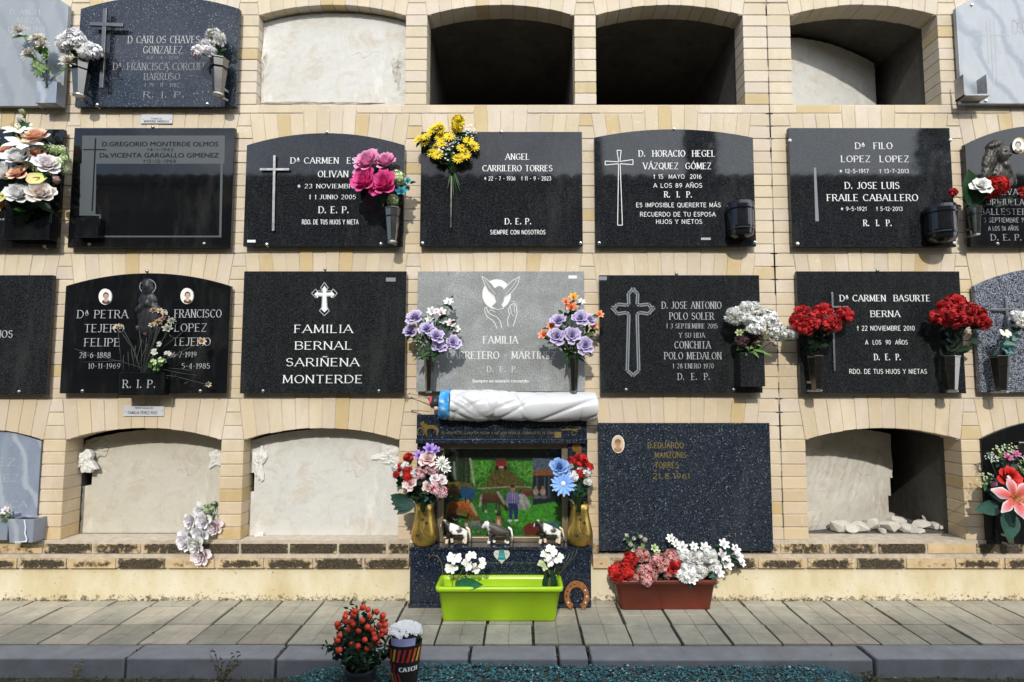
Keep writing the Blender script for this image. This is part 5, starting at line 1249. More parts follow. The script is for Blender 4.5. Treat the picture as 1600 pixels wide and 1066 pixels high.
bouquet("flower_bunch", "red carnations with dark leaves at the right of the dark plaque", "bouquet", (1487, 560),
    [('carnation', 'red', 1493, 474, 13), ('carnation', 'red', 1478, 481, 12), ('carnation', 'red', 1466, 497, 12), ('carnation', 'red', 1492, 498, 14, .17), ('carnation', 'red', 1512, 484, 11), ('carnation', 'red', 1525, 492, 12), ('carnation', 'red', 1535, 504, 11), ('carnation', 'red', 1520, 500, 9)], (62, GREEN_D, .055, .03))
bouquet("flower_bunch", "cream and blue green flowers in the vase at the right edge of the third row", "bouquet", (1565, 560),
    [('carnation', 'white', 1590, 497, 11), ('orchid', 'cream', 1570, 520, 9), ('carnation', 'cream', 1600, 505, 9), ('orchid', 'teal', 1572, 547, 6)], (46, GREEN_B, .045, .02), spread=1.0)
bouquet("rose_bunch", "dusty white roses hanging upside down at the right of the cream slab", "bouquet", (340, 780),
    [('rose', 'lilac_white', 297, 815, 13.3, .0), ('rose', 'lilac_white', 318, 814, 14.0, .02), ('rose', 'white_pink', 333, 823, 13.3, .01), ('rose', 'lilac_white', 311, 833, 13.3, .03), ('rose', 'white', 296, 832, 11.2, .0), ('rose', 'lilac_white', 289, 846, 14.7, .03), ('rose', 'white', 305, 852, 14.7, .04), ('rose', 'white_pink', 312, 869, 14.7, .03), ('rose', 'white', 313, 800, 12.6, .0), ('rosebud', 'green_white', 325, 798, 11.2, -.01), ('rosebud', 'green_white', 329, 812, 9.8, .0)],
    (26, [(.12, .2, .1), (.3, .36, .22), (.05, .10, .06), (.4, .42, .3)], .045, .016), md=-.03, face=(-.1, -1, .15), spread=.8)
def shr(sm, lf, m):
    for i in range(5): leaf(lf, m + Vector((-.04 - .01 * i, -.03, .02)), Vector((-.6, -.3, -.3 + .2 * i)), .09, .055, (.02, .06, .045), .4)
bouquet("flower_bunch", "mixed bouquet of violet, blush and red flowers in the left gold vase", "bouquet", (662, 790),
    [('freesia', 'violet', 671, 703, 11), ('freesia', 'violet', 655, 713, 10), ('freesia', 'violet', 681, 704, 8), ('rose', 'blush', 669, 717, 12, .19), ('carnation', 'red_bright', 638, 716, 7.5), ('carnation', 'red_bright', 627, 730, 6.5), ('carnation', 'red_bright', 637, 736, 7, .17), ('carnation', 'red_bright', 638, 746, 7.5, .18), ('carnation', 'red', 619, 742, 5), ('carnation', 'white', 631, 741, 6), ('carnation', 'white', 617, 732, 5),
     ('carnation', 'white', 647, 740, 7), ('carnation', 'pink_stripe', 656, 739, 9, .17), ('carnation', 'pink_stripe', 669, 730, 10, .17), ('carnation', 'pink_stripe', 677, 735, 8, .17), ('rose', 'blush', 641, 756, 10, .19), ('rose', 'white_pink', 679, 747, 7, .19), ('rose', 'white_pink', 691, 750, 7, .17), ('rose', 'blush', 668, 761, 8, .19), ('carnation', 'pink_stripe', 682, 762, 10, .19), ('carnation', 'pink_stripe', 689, 769, 9, .18), ('aster', 'white', 690, 724, 12), ('aster', 'white', 697, 733, 8), ('carnation', 'white', 633, 728, 6)],
    (80, GREEN_D + GREEN_B[:2], .05, .028), md=.13, extra=shr)
bouquet("flower_bunch", "blue daisies with red and white carnations in the right gold vase", "bouquet", (904, 790),
    [('peony', 'blue', 874, 730, 13, .17), ('peony', 'blue', 881, 738, 11, .17), ('daisy', 'blue', 880, 756, 17, .2), ('carnation', 'red_bright', 907, 719, 10), ('carnation', 'red_bright', 913, 727, 9), ('carnation', 'red_bright', 920, 731, 7), ('carnation', 'red_bright', 906, 739, 8, .17), ('carnation', 'red', 892, 720, 6), ('carnation', 'white', 892, 725, 6.5), ('carnation', 'white', 907, 730, 7, .17), ('carnation', 'white', 896, 744, 8, .18), ('carnation', 'white', 918, 737, 7), ('carnation', 'white', 918, 753, 6), ('carnation', 'white', 901, 719, 4)],
    (70, GREEN + GREEN_B[:2], .045, .014), md=.13, fern=12)
def lil(sm, lf, m):
    for (a, b, dx, dz, L, w) in ((1560, 795, -1, .15, .16, .07), (1562, 775, -.6, .9, .11, .06), (1575, 800, -.3, -.8, .13, .09), (1568, 780, -1, .5, .1, .06)): leaf(lf, W(a, b, .14), Vector((dx, -.3, dz)), L, w, (.025, .085, .06), .35, 7)
bouquet("flower_bunch", "pink and white lily with a red rose and blue green leaves, lower right corner", "bouquet", (1582, 802),
    [('lily', 'lily', 1585, 778, 27, .2), ('rose', 'red_bright', 1577, 745, 15, .17), ('freesia', 'magenta', 1574, 716, 8), ('freesia', 'magenta', 1587, 710, 7), ('rosebud', 'pink', 1552, 757, 7, .16), ('gypsophila', 'green_white', 1566, 712, 13), ('gypsophila', 'green_white', 1542, 752, 11), ('gypsophila', 'green_white', 1580, 703, 10), ('gypsophila', 'green_white', 1600, 735, 10), ('gypsophila', 'white', 1548, 716, 7), ('aster', 'white', 1603, 720, 8)],
    (40, GREEN_B[:3] + GREEN_L[:2], .045, .02), md=.09, extra=lil)

# ------------------------------------------------------------------ pots at the lower-left niche
def square_pot(label, px0, px1, py0, py1, dfront, dep):
    A, B = W(px0, py0, dfront), W(px1, py1, dfront); p = thing("stone_pot", label, "pot", ((A.x + B.x) / 2, -dfront + dep / 2, B.z), "square marble pots in the lower left niche")
    t = .008; tp = .008; mb = MB(); vs = []
    for (z, k) in ((B.z, tp), (A.z, 0)): vs += [(A.x + k, -dfront + k, z), (B.x - k, -dfront + k, z), (B.x - k, -dfront + dep - k, z), (A.x + k, -dfront + dep - k, z)]
    for (z, k) in ((A.z, t), (B.z + t, tp + t)): vs += [(A.x + k, -dfront + k, z), (B.x - k, -dfront + k, z), (B.x - k, -dfront + dep - k, z), (A.x + k, -dfront + dep - k, z)]
    fs = [(3, 2, 1, 0)] + [(i, (i + 1) % 4, (i + 1) % 4 + 4, i + 4) for i in range(4)] + [(i + 4, (i + 1) % 4 + 4, (i + 1) % 4 + 8, i + 8) for i in range(4)] + [(i + 8, (i + 1) % 4 + 8, (i + 1) % 4 + 12, i + 12) for i in range(4)] + [(12, 13, 14, 15)]
    mb.add(vs, fs); mb.build("pot_body", M['marble_blue'], p, bevel=.0015)
    mb = MB(); mb.box(A.x + t * 1.2, B.x - t * 1.2, -dfront + t * 1.3, -dfront + dep - t * 1.3, A.z - .02, A.z - .008, (.03, .022, .015)); mb.build("soil", M['vc_matte'], p)
    return p, A, B
p, A, B = square_pot("square grey marble pot with a run of white plaster on its front", 12, 51, 812, 849, .075, .085)
flat(p, "plaster_run", line_poly([(38, 812), (40, 824), (39, 834), (42, 842), (40, 847)], 2.0) + line_poly([(23, 847.5), (42, 846)], 1.6), 'letters', .0752)
square_pot("square grey marble pot half cut by the left edge", -40, 11, 806, 845, .055, .07)
bouquet("flower_sprig", "drooping pale pink blossom with dry grass in the marble pots, lower left", "sprig", (20, 812), [('freesia', 'white_pink', 10, 798, 7), ('rosebud', 'blush', 4, 806, 5)], (14, GREEN_L + [(.4, .36, .28)], .05, .008), md=.05, stemcol=(.3, .27, .2))

# ------------------------------------------------------------------ shrine (glass fronted monument)
sh = thing("granite_shrine", "dark blue granite shrine with glazed picture case and gold horse ornaments", "shrine", (-.1, 0, 0))
def gbox(mb, x0, x1, d0, d1, y0, y1, dref=None):
    dr = d0 if dref is None else dref; a, b = W(x0, y1, dr), W(x1, y0, dr); mb.box(a.x, b.x, -d0, -d1, a.z, b.z); return a, b
BDP = .088
a = W(641, 850, BDP); b = W(924, 945, BDP); zl = .2795
mb = MB(); mb.box(a.x, b.x, -BDP, .0, 0.002, zl - .0168); mb.build("base_block", M['pearl_dark'], sh, bevel=.002)
mb = MB(); mb.box(a.x - .003, b.x + .003, -BDP - .006, .112, zl - .0165, zl); mb.build("ledge", M['pearl_dark'], sh, bevel=.002)
mb = MB(); mb.box(a.x - .004, b.x - .004, -BDP - .012, -BDP - .0005, 0.003, .022); mb.build("foot_strip", M['pearl_dark'], sh, bevel=.002)
zt = W(780, 692, .02).z; zt2 = W(780, 648, .05).z
for (x0, x1) in ((651, 683), (888, 918)):
    A, B = W(x0, 760, .022), W(x1, 760, .022); mb = MB(); mb.box(A.x, B.x, -.022, .10, zl + .0005, zt - .0005); mb.build("side_post", M['pearl_dark'], sh, bevel=.0015)
A, B = W(651, 670, .045), W(917, 670, .045)
mb = MB(); mb.box(A.x, B.x, -.045, .02, zt + .022, zt2); mb.build("lintel", M['pearl_dark'], sh, bevel=.0015)
mb = MB(); mb.box(A.x - .002, B.x + .002, -.052, .02, zt, zt + .0215); mb.build("lintel_ledge", M['pearl_dark'], sh, bevel=.0015)
inscribe(sh, [("LA CABALLERIA", 757, 801, 664.5, 2.8, 'k'), ("DE ALBALATE", 818, 868, 664.5, 2.8, 'k'), ("EL VIENTO TE LLEVA LA YEGUA Y LA VIDA PERO EL CABALLO ES EL CAMINO", 690, 873, 676.5, 3.4, 'k')], 'letters_gold', .045)
# gold ornaments
dog = [(657, 661), (662, 657.5), (663.5, 662), (668, 664), (679, 664.5), (684, 668), (686, 672), (684, 680), (682, 681), (681.5, 673), (678, 670), (670, 670), (667, 673), (668, 681), (665.5, 681), (664, 672), (661.5, 668), (657.5, 664.5)]
def raised(name, poly, d, e, mat): 
    mb = MB(); pts = [W(x, y, d) for x, y in poly][::-1]; mb.prism([(q.x, q.z) for q in pts], -d - e, -d + .0002); return mb.build(name, M[mat], sh)
raised("wolf_emblem", dog, .045, .003, 'gold')
flat(sh, "horseshoe_emblem", line_poly(oval(657.5, 675, 5.5, 6.5, 14, -50, 230), 1.4), 'letters_gold', .045)
flat(sh, "cart_emblem", line_poly([(875, 669), (880, 666), (905, 667), (907, 671)], 1.2) + line_poly([(877, 672), (905, 671)], 1.3) + line_poly(oval(897, 676, 4, 4, 12), .9) + line_poly([(884, 669), (903, 674)], 1) + [quad(874.5, 675, 884.5, 684)], 'letters_gold', .045)
hh = [(893, 699), (897, 693), (903, 692), (908, 697), (909, 704), (907, 709), (901, 710), (899, 706), (895, 705)]
raised("horse_head_emblem", hh, .022, .003, 'gold')
# case frame, picture, glass
x0, x1 = W(683, 760, .01).x + .002, W(888, 760, .01).x - .002; z0, z1 = zl + .001, zt - .001; fw = .03
mb = MB(); mb.box(x0, x0 + fw, -.010, .02, z0, z1); mb.box(x1 - fw, x1, -.010, .02, z0, z1); mb.box(x0 + fw + .0003, x1 - fw - .0003, -.009, .02, z0, z0 + .022); mb.box(x0 + fw + .0003, x1 - fw - .0003, -.009, .02, z1 - .03, z1)
mb.build("case_frame", M['brass'], sh, bevel=.0015)
mb = MB(); mb.box(x0 + fw - .004, x1 - fw + .004, .002, .005, z0 + .02, z1 - .028); mb.build("glass_pane", M['glass'], sh)
mb = MB(); yb = .075; mb.box(x0 + .01, x1 - .01, yb, yb + .02, z0, z1); mb.box(x0, x0 + .01, .021, yb, z0, z1); mb.box(x1 - .01, x1, .021, yb, z0, z1); mb.box(x0, x1, .021, yb, z1 - .008, z1); mb.build("case_back", M['pearl_dark'], sh)
# the framed country picture inside the case (flat, layered print)
pic = thing("country_picture", "printed picture of grazing horses and a standing farmer inside the glass case", "picture", ((x0 + x1) / 2, yb - .004, z0 + .001))
import numpy as np
PDp = -(yb - .006); PX0, PX1, PY0, PY1 = 688, 884, 698, 840; CW, CH = 294, 213
rng = np.random.default_rng(3); GX, GY = np.meshgrid(np.linspace(PX0, PX1, CW), np.linspace(PY0, PY1, CH))
def blur(a, n):
    for _ in range(n):
        p_ = np.pad(a, [(1, 1), (1, 1)] + [(0, 0)] * (a.ndim - 2), mode='edge'); a = (p_[:-2, 1:-1] + p_[2:, 1:-1] + p_[1:-1, :-2] + p_[1:-1, 2:] + 2 * p_[1:-1, 1:-1]) / 6
    return a
def nf(n): q = blur(rng.random((CH, CW)), n * 2 + 3) + .5 * blur(rng.random((CH, CW)), n); return (q - q.mean()) / (q.std() + 1e-6)
cv = np.zeros((CH, CW, 3)) + .012
def put(mask, col, noise=.2, nn=1, soft=1, shade=None):
    m = np.clip(blur(mask.astype(float), soft), 0, 1)[..., None]; c = np.array(col)[None, None, :] * np.clip(1 + noise * .6 * nf(nn), .1, 3)[..., None]
    if shade is not None: c = c * shade[..., None]
    cv[:] = cv * (1 - m) + c * m
def ply(pts):
    m = np.zeros((CH, CW), bool); n = len(pts)
    for i in range(n):
        (x1_, y1_), (x2_, y2_) = pts[i], pts[(i + 1) % n]
        if y1_ == y2_: continue
        m ^= ((GY > min(y1_, y2_)) & (GY <= max(y1_, y2_)) & (GX < (x2_ - x1_) * (GY - y1_) / (y2_ - y1_) + x1_))
    return m
def ell(cx, cy, rx, ry): return ((GX - cx) / rx) ** 2 + ((GY - cy) / ry) ** 2 < 1
put(GY < 726, (.010, .026, .012), .5, 3, 3); put((GY >= 722), (.022, .05, .012), .6, 2, 4)
put(ply([(735, 720), (835, 720), (835, 766), (735, 766)]), (.045, .17, .018), .85, 1, 3)
put(ply([(735, 720), (770, 720), (762, 745), (735, 752)]), (.08, .28, .03), .7, 1, 3); put(ply([(795, 722), (835, 722), (835, 758), (815, 748)]), (.09, .30, .04), .7, 1, 3)
put(ply([(752, 768), (776, 728), (790, 728), (828, 768)]), (.11, .085, .022), .5, 2, 4)
put(ply([(688, 770), (884, 760), (884, 840), (688, 840)]), (.03, .15, .02), .5, 2, 5)
put(ell(830, 800, 46, 26), (.06, .30, .025), .45, 1, 8); put(ell(760, 800, 22, 14), (.03, .20, .03), .4, 1, 6); put(ell(700, 790, 10, 30), (.01, .05, .012), .5, 2, 6)
for i in range(8): x = 699 + i * 4.8; put(ply([(x, 706), (x + 1.5 + i % 2, 706), (x + 1 + i % 3, 757), (x, 757)]), (.07, .075, .07) if i % 3 == 0 else (.018, .02, .016), .5, 1, 1)
put(ply([(708, 722), (711, 722), (713, 750), (709, 750)]), (.22, .24, .25), .3, 1, 2); put(ply([(733, 716), (736, 716), (741, 748), (743, 762), (739, 752)]), (.40, .40, .34), .4, 1, 1)
put(ply([(774, 722), (777, 717), (789, 717), (792, 722), (791, 731), (775, 731)]), (.30, .015, .02), .3, 1, 1); put(ply([(777, 718), (788, 718), (789, 721), (776, 721)]), (.04, .05, .06), .1, 1, 1); put(ell(776, 732, 3, 3.5) | ell(790, 732, 3, 3.5), (.008, .008, .008), .2, 1, 1); put(ply([(780, 729), (787, 729), (787, 732), (780, 732)]), (.55, .5, .45), .1, 1, 1)
put(ply([(832, 716), (872, 718), (872, 734), (832, 738)]), (.11, .13, .20), .35, 2, 2); put(ply([(832, 738), (842, 734), (866, 733), (870, 744), (832, 744)]), (.26, .09, .045), .35, 1, 1)
put(ply([(832, 744), (870, 744), (870, 784), (832, 790)]), (.012, .016, .026), .4, 2, 2)
for x in (838, 850, 857): put(ply([(x, 745), (x + 1.5, 745), (x + 1.5, 778), (x, 778)]), (.10, .13, .19), .2, 1, 1)
for x in (837, 848): put(ell(x, 769, 4.5, 5), (.42, .27, .24), .25, 1, 1); put(ell(x, 762.5, 2, 2.6), (.34, .17, .12), .2, 1, 1); put(ell(x + 1, 777, 6, 3), (.12, .13, .16), .3, 1, 1)
put(ply([(696, 755), (720, 753), (719, 777), (694, 777)]), (.21, .145, .035), .4, 1, 1); put(ply([(722, 760), (744, 765), (741, 781), (716, 779)]), (.02, .075, .20), .4, 1, 1); put(ply([(716, 752), (736, 756), (742, 764), (720, 760)]), (.13, .10, .03), .4, 1, 1)
for i in range(5): put(ply([(698, 758 + i * 4), (717, 757 + i * 4), (717, 758 + i * 4), (698, 759.2 + i * 4)]), (.08, .05, .012), .3, 1, 0)
put(ply([(746, 763), (800, 760), (830, 761), (830, 762.6), (800, 761.8), (746, 765)]), (.34, .30, .22), .3, 1, 1)
HB = [(1, -13), (6, -16.5), (14, -15), (22, -15.5), (28, -17.5), (33, -15), (37, -8), (41, 1), (46, 9), (48.5, 14), (46, 18), (43, 17), (38.5, 9), (33, 3), (28, 2), (20, 3.5), (10, 3), (3, 1), (-1, -5)]
def hrs(x, y, s_, body, mane, fl_=1, legs=(.5, .5, .5)):
    T_ = lambda l: [(x + a * s_ * fl_, y + b * s_) for a, b in l]
    sh = np.clip(1.35 - (GY - (y - 16 * s_)) / (24 * s_) * .9, .3, 1.5)
    for lx, ly in ((2, 19), (7, 20), (25, 20), (30, 18)): put(ply(T_([(lx, -2), (lx + 4.5, -2), (lx + 3, 10), (lx + 3.4, ly), (lx + .4, ly), (lx + 1, 9)])), tuple(q * .45 for q in body), .3, 1, 1)
    for lx in (7, 25): put(ply(T_([(lx, 15), (lx + 3.6, 15), (lx + 4, 20), (lx - .3, 20)])), (.42, .40, .36), .2, 1, 1)
    put(ply(T_(HB)), body, .3, 2, 1, sh); put(ply(T_([(27, -18), (31, -17), (37, -9), (42, 2), (41, 7), (36, -1), (31, -9)])), mane, .4, 1, 1); put(ply(T_([(-1, -11), (2, -13), (1, 0), (-1, 10), (-4, 9)])), mane, .4, 1, 1)
hrs(752, 784, .88, (.10, .035, .022), (.36, .32, .26)); hrs(831, 774, .55, (.18, .04, .03), (.05, .02, .02), -1)
put(ply([(806, 778), (812, 771), (819, 773), (826, 782), (829, 792), (824, 797), (812, 797), (808, 790)]), (.40, .39, .38), .35, 1, 1); put(ell(814, 793, 3, 5) | ell(824, 793, 3, 5), (.25, .24, .24), .2, 1, 1)
hrs(700, 801, 1.1, (.46, .095, .022), (.46, .32, .16)); put(ell(728, 762 + 20, 1, 6) | ell(735, 781, 1, 7), (.03, .02, .02), .2, 1, 0)
hrs(735, 822, .5, (.17, .18, .18), (.1, .1, .1))
put(ply([(700, 818), (728, 824), (728, 838), (698, 838)]), (.14, .018, .012), .4, 2, 2); put(ply([(817, 824), (826, 817), (842, 818), (848, 826), (846, 836), (820, 836)]), (.16, .018, .012), .4, 1, 1)
put(ply([(755, 816), (767, 816), (767, 822), (755, 822)]), (.30, .10, .03), .3, 1, 1); put(ply([(856, 816), (870, 816), (870, 824), (856, 824)]), (.05, .15, .24), .3, 1, 1)
put(ply([(774, 832), (775, 812), (779, 802), (783, 812), (786, 832)]), (.46, .16, .06), .3, 1, 1); put(ply([(777.5, 812), (781.5, 812), (782, 830), (777, 830)]), (.72, .6, .5), .2, 1, 1); put(ply([(775.5, 806), (777, 797), (779.5, 803), (782, 797), (783.5, 806)]), (.03, .018, .012), .2, 1, 0)
put(ply([(794, 786), (809, 786), (810, 800), (808.5, 813), (804.5, 813), (802, 794), (800, 813), (796, 813)]), (.016, .03, .12), .3, 1, 1)
put(ply([(796, 769), (806, 769), (811, 775), (812, 789), (808.5, 790), (808, 787), (794, 787), (793, 790), (790, 788), (791, 775)]), (.17, .14, .36), .2, 1, 1)
for i in range(5): put(ply([(793.5 + 3.4 * i, 770), (794.3 + 3.4 * i, 770), (794.3 + 3.4 * i, 787), (793.5 + 3.4 * i, 787)]), (.42, .34, .5), .2, 1, 0); put(ply([(792, 772 + 3.2 * i), (810, 772 + 3.2 * i), (810, 772.8 + 3.2 * i), (792, 772.8 + 3.2 * i)]), (.08, .05, .2), .2, 1, 0)
put(ell(801, 764, 3.9, 5.2), (.46, .17, .12), .2, 1, 1); put(ell(801, 760.3, 4, 2.5), (.025, .018, .014), .2, 1, 1); put(ell(792, 789, 1.6, 2) | ell(810, 790, 1.6, 2), (.45, .22, .16), .1, 1, 0)
put(ell(797, 814, 3.4, 1.6) | ell(807, 813.5, 3.4, 1.6), (.7, .7, .66), .1, 1, 0)
cv = np.clip(blur(cv, 1) * .95, 0, .9)
pm = MB(); vs = []; 
for j in range(CH):
    for i in range(CW): pass
tl, tr, bl_ = W(PX0, PY0, PDp), W(PX1, PY0, PDp), W(PX0, PY1, PDp)
vs = [(tl.x + (tr.x - tl.x) * i / (CW - 1), -PDp, tl.z + (bl_.z - tl.z) * j / (CH - 1)) for j in range(CH) for i in range(CW)]
pm.add(vs, [(j * CW + i, (j + 1) * CW + i, (j + 1) * CW + i + 1, j * CW + i + 1) for j in range(CH - 1) for i in range(CW - 1)], [tuple(c_) for c_ in cv.reshape(-1, 3).tolist()])
pm.build("print", M['photo'], pic)
for (px, py, w, h, rot) in ((722, 801, .056, .03, .18),):
    q = W(px, py, -.04); mb = MB(); mb.box(-w / 2, w / 2, -.002, .002, -h / 2, h / 2, (1, 1, 1)); mb.v = [Vector((v.x * cos(rot) + v.z * sin(rot), v.y + .04, -v.x * sin(rot) + v.z * cos(rot))) + Vector((q.x, 0, q.z)) for v in mb.v]
    tag(mb.build("brass_plate", M['gold']), "small tilted brass plate in front of the chestnut horse in the picture", "plate")
# heart plaque
def heart(cx, cy, s): return [(cx + s * 16 * sin(t_) ** 3 / 16, cy - s * (13 * cos(t_) - 5 * cos(2 * t_) - 2 * cos(3 * t_) - cos(4 * t_)) / 16) for t_ in [2 * pi * i / 32 for i in range(32)]]
hp = W(784, 880, BDP); ht = thing("heart_plaque", "small heart shaped ceramic plaque with a teal tower on the shrine base", "plaque", (hp.x, -BDP, hp.z))
pts = [W(x, y, BDP) for x, y in heart(784, 868, 12.6)]
mb = MB(); mb.prism([(q.x, q.z) for q in pts][::-1], -BDP - .006, -BDP, (.55, .55, .47)); mb.build("heart", M['vc_matte'], ht)
mb = MB()
for po, col in (([(781, 859), (787, 859), (788.5, 864), (789, 870), (791, 875), (777, 875), (779, 870), (779.5, 863)], (.02, .2, .2)), ([(775, 865), (793, 865), (793, 866), (775, 866)], (.2, .3, .3)), ([(780, 868), (788, 868), (788, 871), (780, 871)], (.05, .35, .35))):
    q = [W(x, y, BDP + .0065) for x, y in po]; mb.add([(k.x, -BDP - .0065 - .0002 * len(mb.f), k.z) for k in q], [list(range(len(q)))], col)
mb.build("tower_motif", M['vc'], ht)
# gold vases
def gold_vase(label, px, yt, yb_, flip):
    d = .055; base = W(px, yb_ - 4, d); top = W(px, yt, d); hgt = top.z - zl; k = PXM(d, 800); c = (base.x, -d, zl + .0005)
    p = thing("gold_vase", label, "vase", c, "gold vases on the shrine ledge")
    prof = [(.010, 0), (13 * k, 0), (17 * k, .008), (20.5 * k, hgt * .18), (20 * k, hgt * .33), (16 * k, hgt * .62), (13.5 * k, hgt * .85), (15 * k, hgt), (13.5 * k, hgt), (12 * k, hgt * .85), (10 * k, hgt * .5)]
    mb = MB(); mb.lathe(prof, c, 36); mb.build("body", M['gold'], p, smooth=True)
    mb = MB()
    def surf(a, z):
        zz = z * hgt; r = None
        for (r0_, z0_), (r1_, z1_) in zip(prof[1:8], prof[2:9]):
            if z0_ <= zz <= z1_ and z1_ > z0_: r = r0_ + (r1_ - r0_) * (zz - z0_) / (z1_ - z0_)
        r = (r or 15 * k) + .0008; return Vector((c[0] + r * sin(a), c[1] - r * cos(a), c[2] + zz))
    for path in ([(.9, .22), (.5, .27), (.15, .36), (-.05, .5), (-.02, .62)], [(.1, .38), (.3, .5), (.35, .55)], [(-.1, .33), (-.35, .5), (-.4, .56)], [(.2, .34), (0, .36), (-.3, .3)]):
        pl = [surf(a * flip, z) for a, z in path]; pl2 = []
        for q0, q1 in zip(pl, pl[1:]): pl2 += [q0, q0.lerp(q1, .5)]
        mb.tube(pl2 + [pl[-1]], .0011, 4, (.01, .008, .005))
    for (a, z) in ((-.02, .66), (.35, .58), (-.35, .3)):
        for j in range(5): b = j * 1.256; q = surf((a + .09 * cos(b)) * flip, z + .02 * sin(b)); mb.sphere(q, .0038, 6, 4, (.012, .009, .005), sc=(1, .35, 1))
    mb.build("engraved_sprig", M['vc'], p, smooth=True)
gold_vase("gold vase with black sprig, left end of the shrine ledge", 663, 786, 849, 1)
gold_vase("gold vase with black sprig, right end of the shrine ledge", 906, 786, 849, 1)

# toy horses (skin figures evaluated to one mesh each)
def pony(label, cx_px, mode):
    k = PXM(.04, 830); s = 43 * k      # body length
    x0_ = W(cx_px, 840, .045).x; pos = Vector((x0_, -.045, zl + .0005))
    J = {'hip': (.30, 0, .52, .115), 'bel': (.08, 0, .49, .13), 'ch': (-.16, 0, .52, .12), 'n1': (-.27, 0, .66, .085), 'n2': (-.34, 0, .76, .07), 'hd': (-.40, 0, .80, .062), 'mz': (-.49, 0, .66, .038), 'mz2': (-.51, 0, .60, .028)}
    if mode: J.update(n2=(-.36, 0, .72, .08), hd=(-.42, 0, .70, .07), mz=(-.52, 0, .60, .045), mz2=(-.54, 0, .56, .035), n1=(-.28, 0, .64, .1))
    Ed = [('hip', 'bel'), ('bel', 'ch'), ('ch', 'n1'), ('n1', 'n2'), ('n2', 'hd'), ('hd', 'mz'), ('mz', 'mz2')]
    for i, (sx_, sy_, st_) in enumerate(((-.2, -.055, -.10), (-.16, .055, .05), (.28, -.06, .10), (.33, .06, -.02))):
        fr_ = i < 2; b = 'ch' if fr_ else 'hip'
        J[f'a{i}'] = (sx_ + (0 if fr_ else .05), sy_, .40, .062 if fr_ else .08); J[f'b{i}'] = (sx_ + st_ * .5 + (-.01 if fr_ else .07), sy_, .235, .034); J[f'c{i}'] = (sx_ + st_, sy_, .09, .042); J[f'd{i}'] = (sx_ + st_ - .01, sy_, .0225, .045)
        Ed += [(b, f'a{i}'), (f'a{i}', f'b{i}'), (f'b{i}', f'c{i}'), (f'c{i}', f'd{i}')]
    names = list(J); me = bpy.data.meshes.new("skel"); me.from_pydata([J[n][:3] for n in names], [(names.index(a), names.index(b)) for a, b in Ed], [])
    ob = bpy.data.objects.new("skel", me); C.objects.link(ob); sk = ob.modifiers.new("s", 'SKIN'); 
    for i, n in enumerate(names): me.skin_vertices[0].data[i].radius = (J[n][3] * 1.5,) * 2
    me.skin_vertices[0].data[0].use_root = True
    ss = ob.modifiers.new("ss", 'SUBSURF'); ss.levels = 2; ss.render_levels = 2
    ev = bpy.data.meshes.new_from_object(ob.evaluated_get(bpy.context.evaluated_depsgraph_get()))
    vs = [v.co.copy() for v in ev.vertices]; fs = [list(f.vertices) for f in ev.polygons]
    bpy.data.objects.remove(ob); bpy.data.meshes.remove(ev)
    p = thing("toy_horse", label, "figurine", pos, "toy horses on the shrine ledge")
    wh, bl, cr_ = (.84, .81, .74), (.02, .018, .018), (.74, .62, .45)
    def colr(v):
        if mode:
            if v.z < .13: return wh
            if v.x < -.3: return (.66, .66, .68) if not (v.x < -.40 and v.z < .66) else (.5, .5, .5)
            return (.055, .045, .04)
        if v.z < .2: return cr_
        if v.x < -.5: return wh
        if v.x < -.17 or (v.x < -.08 and v.z < .5): return bl
        if (v.x - .17) ** 2 + (v.z - .55) ** 2 < .012: return bl
        if v.z < .38 and abs(v.x) < .28: return bl
        return wh
    mb = MB(); mb.add([pos + v * s for v in vs], fs, [colr(v) for v in vs]); mb.build("body", M['vc'], p, smooth=True)
    mb = MB(); mc = wh if mode else cr_
    for i in range(14):
        f = i / 13; b = Vector((-.40 + .22 * f, 0, .86 - .16 * f)) if not mode else Vector((-.44 + .3 * f, 0, .79 - .09 * f)); mb.tube([pos + b * s, pos + (b + Vector((.05, -.05, -.06))) * s, pos + (b + Vector((.06, -.075, -.22 + .05 * f))) * s], [.04 * s, .036 * s, .008 * s], 6, mc)
    mb.build("mane", M['vc'], p, smooth=True)
    mb = MB()
    for i in range(7): y = (i - 3) * .012; mb.tube([pos + Vector((.40, y, .60)) * s, pos + Vector((.50, y * 1.5, .52)) * s, pos + Vector((.54, y * 2, .34)) * s, pos + Vector((.56 + .02 * sin(i), y * 2, .16)) * s], [.03 * s, .034 * s, .03 * s, .008 * s], 6, mc if not mode else wh)
    mb.build("tail", M['vc'], p, smooth=True)
    mb = MB()
    for sy_ in (-1, 1): q = Vector((-.37, sy_ * .03, .86 if not mode else .77)); mb.tube([pos + q * s, pos + (q + Vector((0, 0, .07))) * s], [.018 * s, .003 * s], 6, bl if not mode else wh)
    mb.sphere(pos + Vector((-.425, -.052, .80 if not mode else .70)) * s, .012 * s, 6, 4, (.005, .005, .005)); mb.build("ears", M['vc'], p, smooth=True)
pony("black and white toy horse at the left of the shrine ledge", 711, 0)
pony("dark brown toy horse with white mane in the middle of the shrine ledge", 777, 1)
pony("black and white toy horse at the right of the shrine ledge", 857, 0)

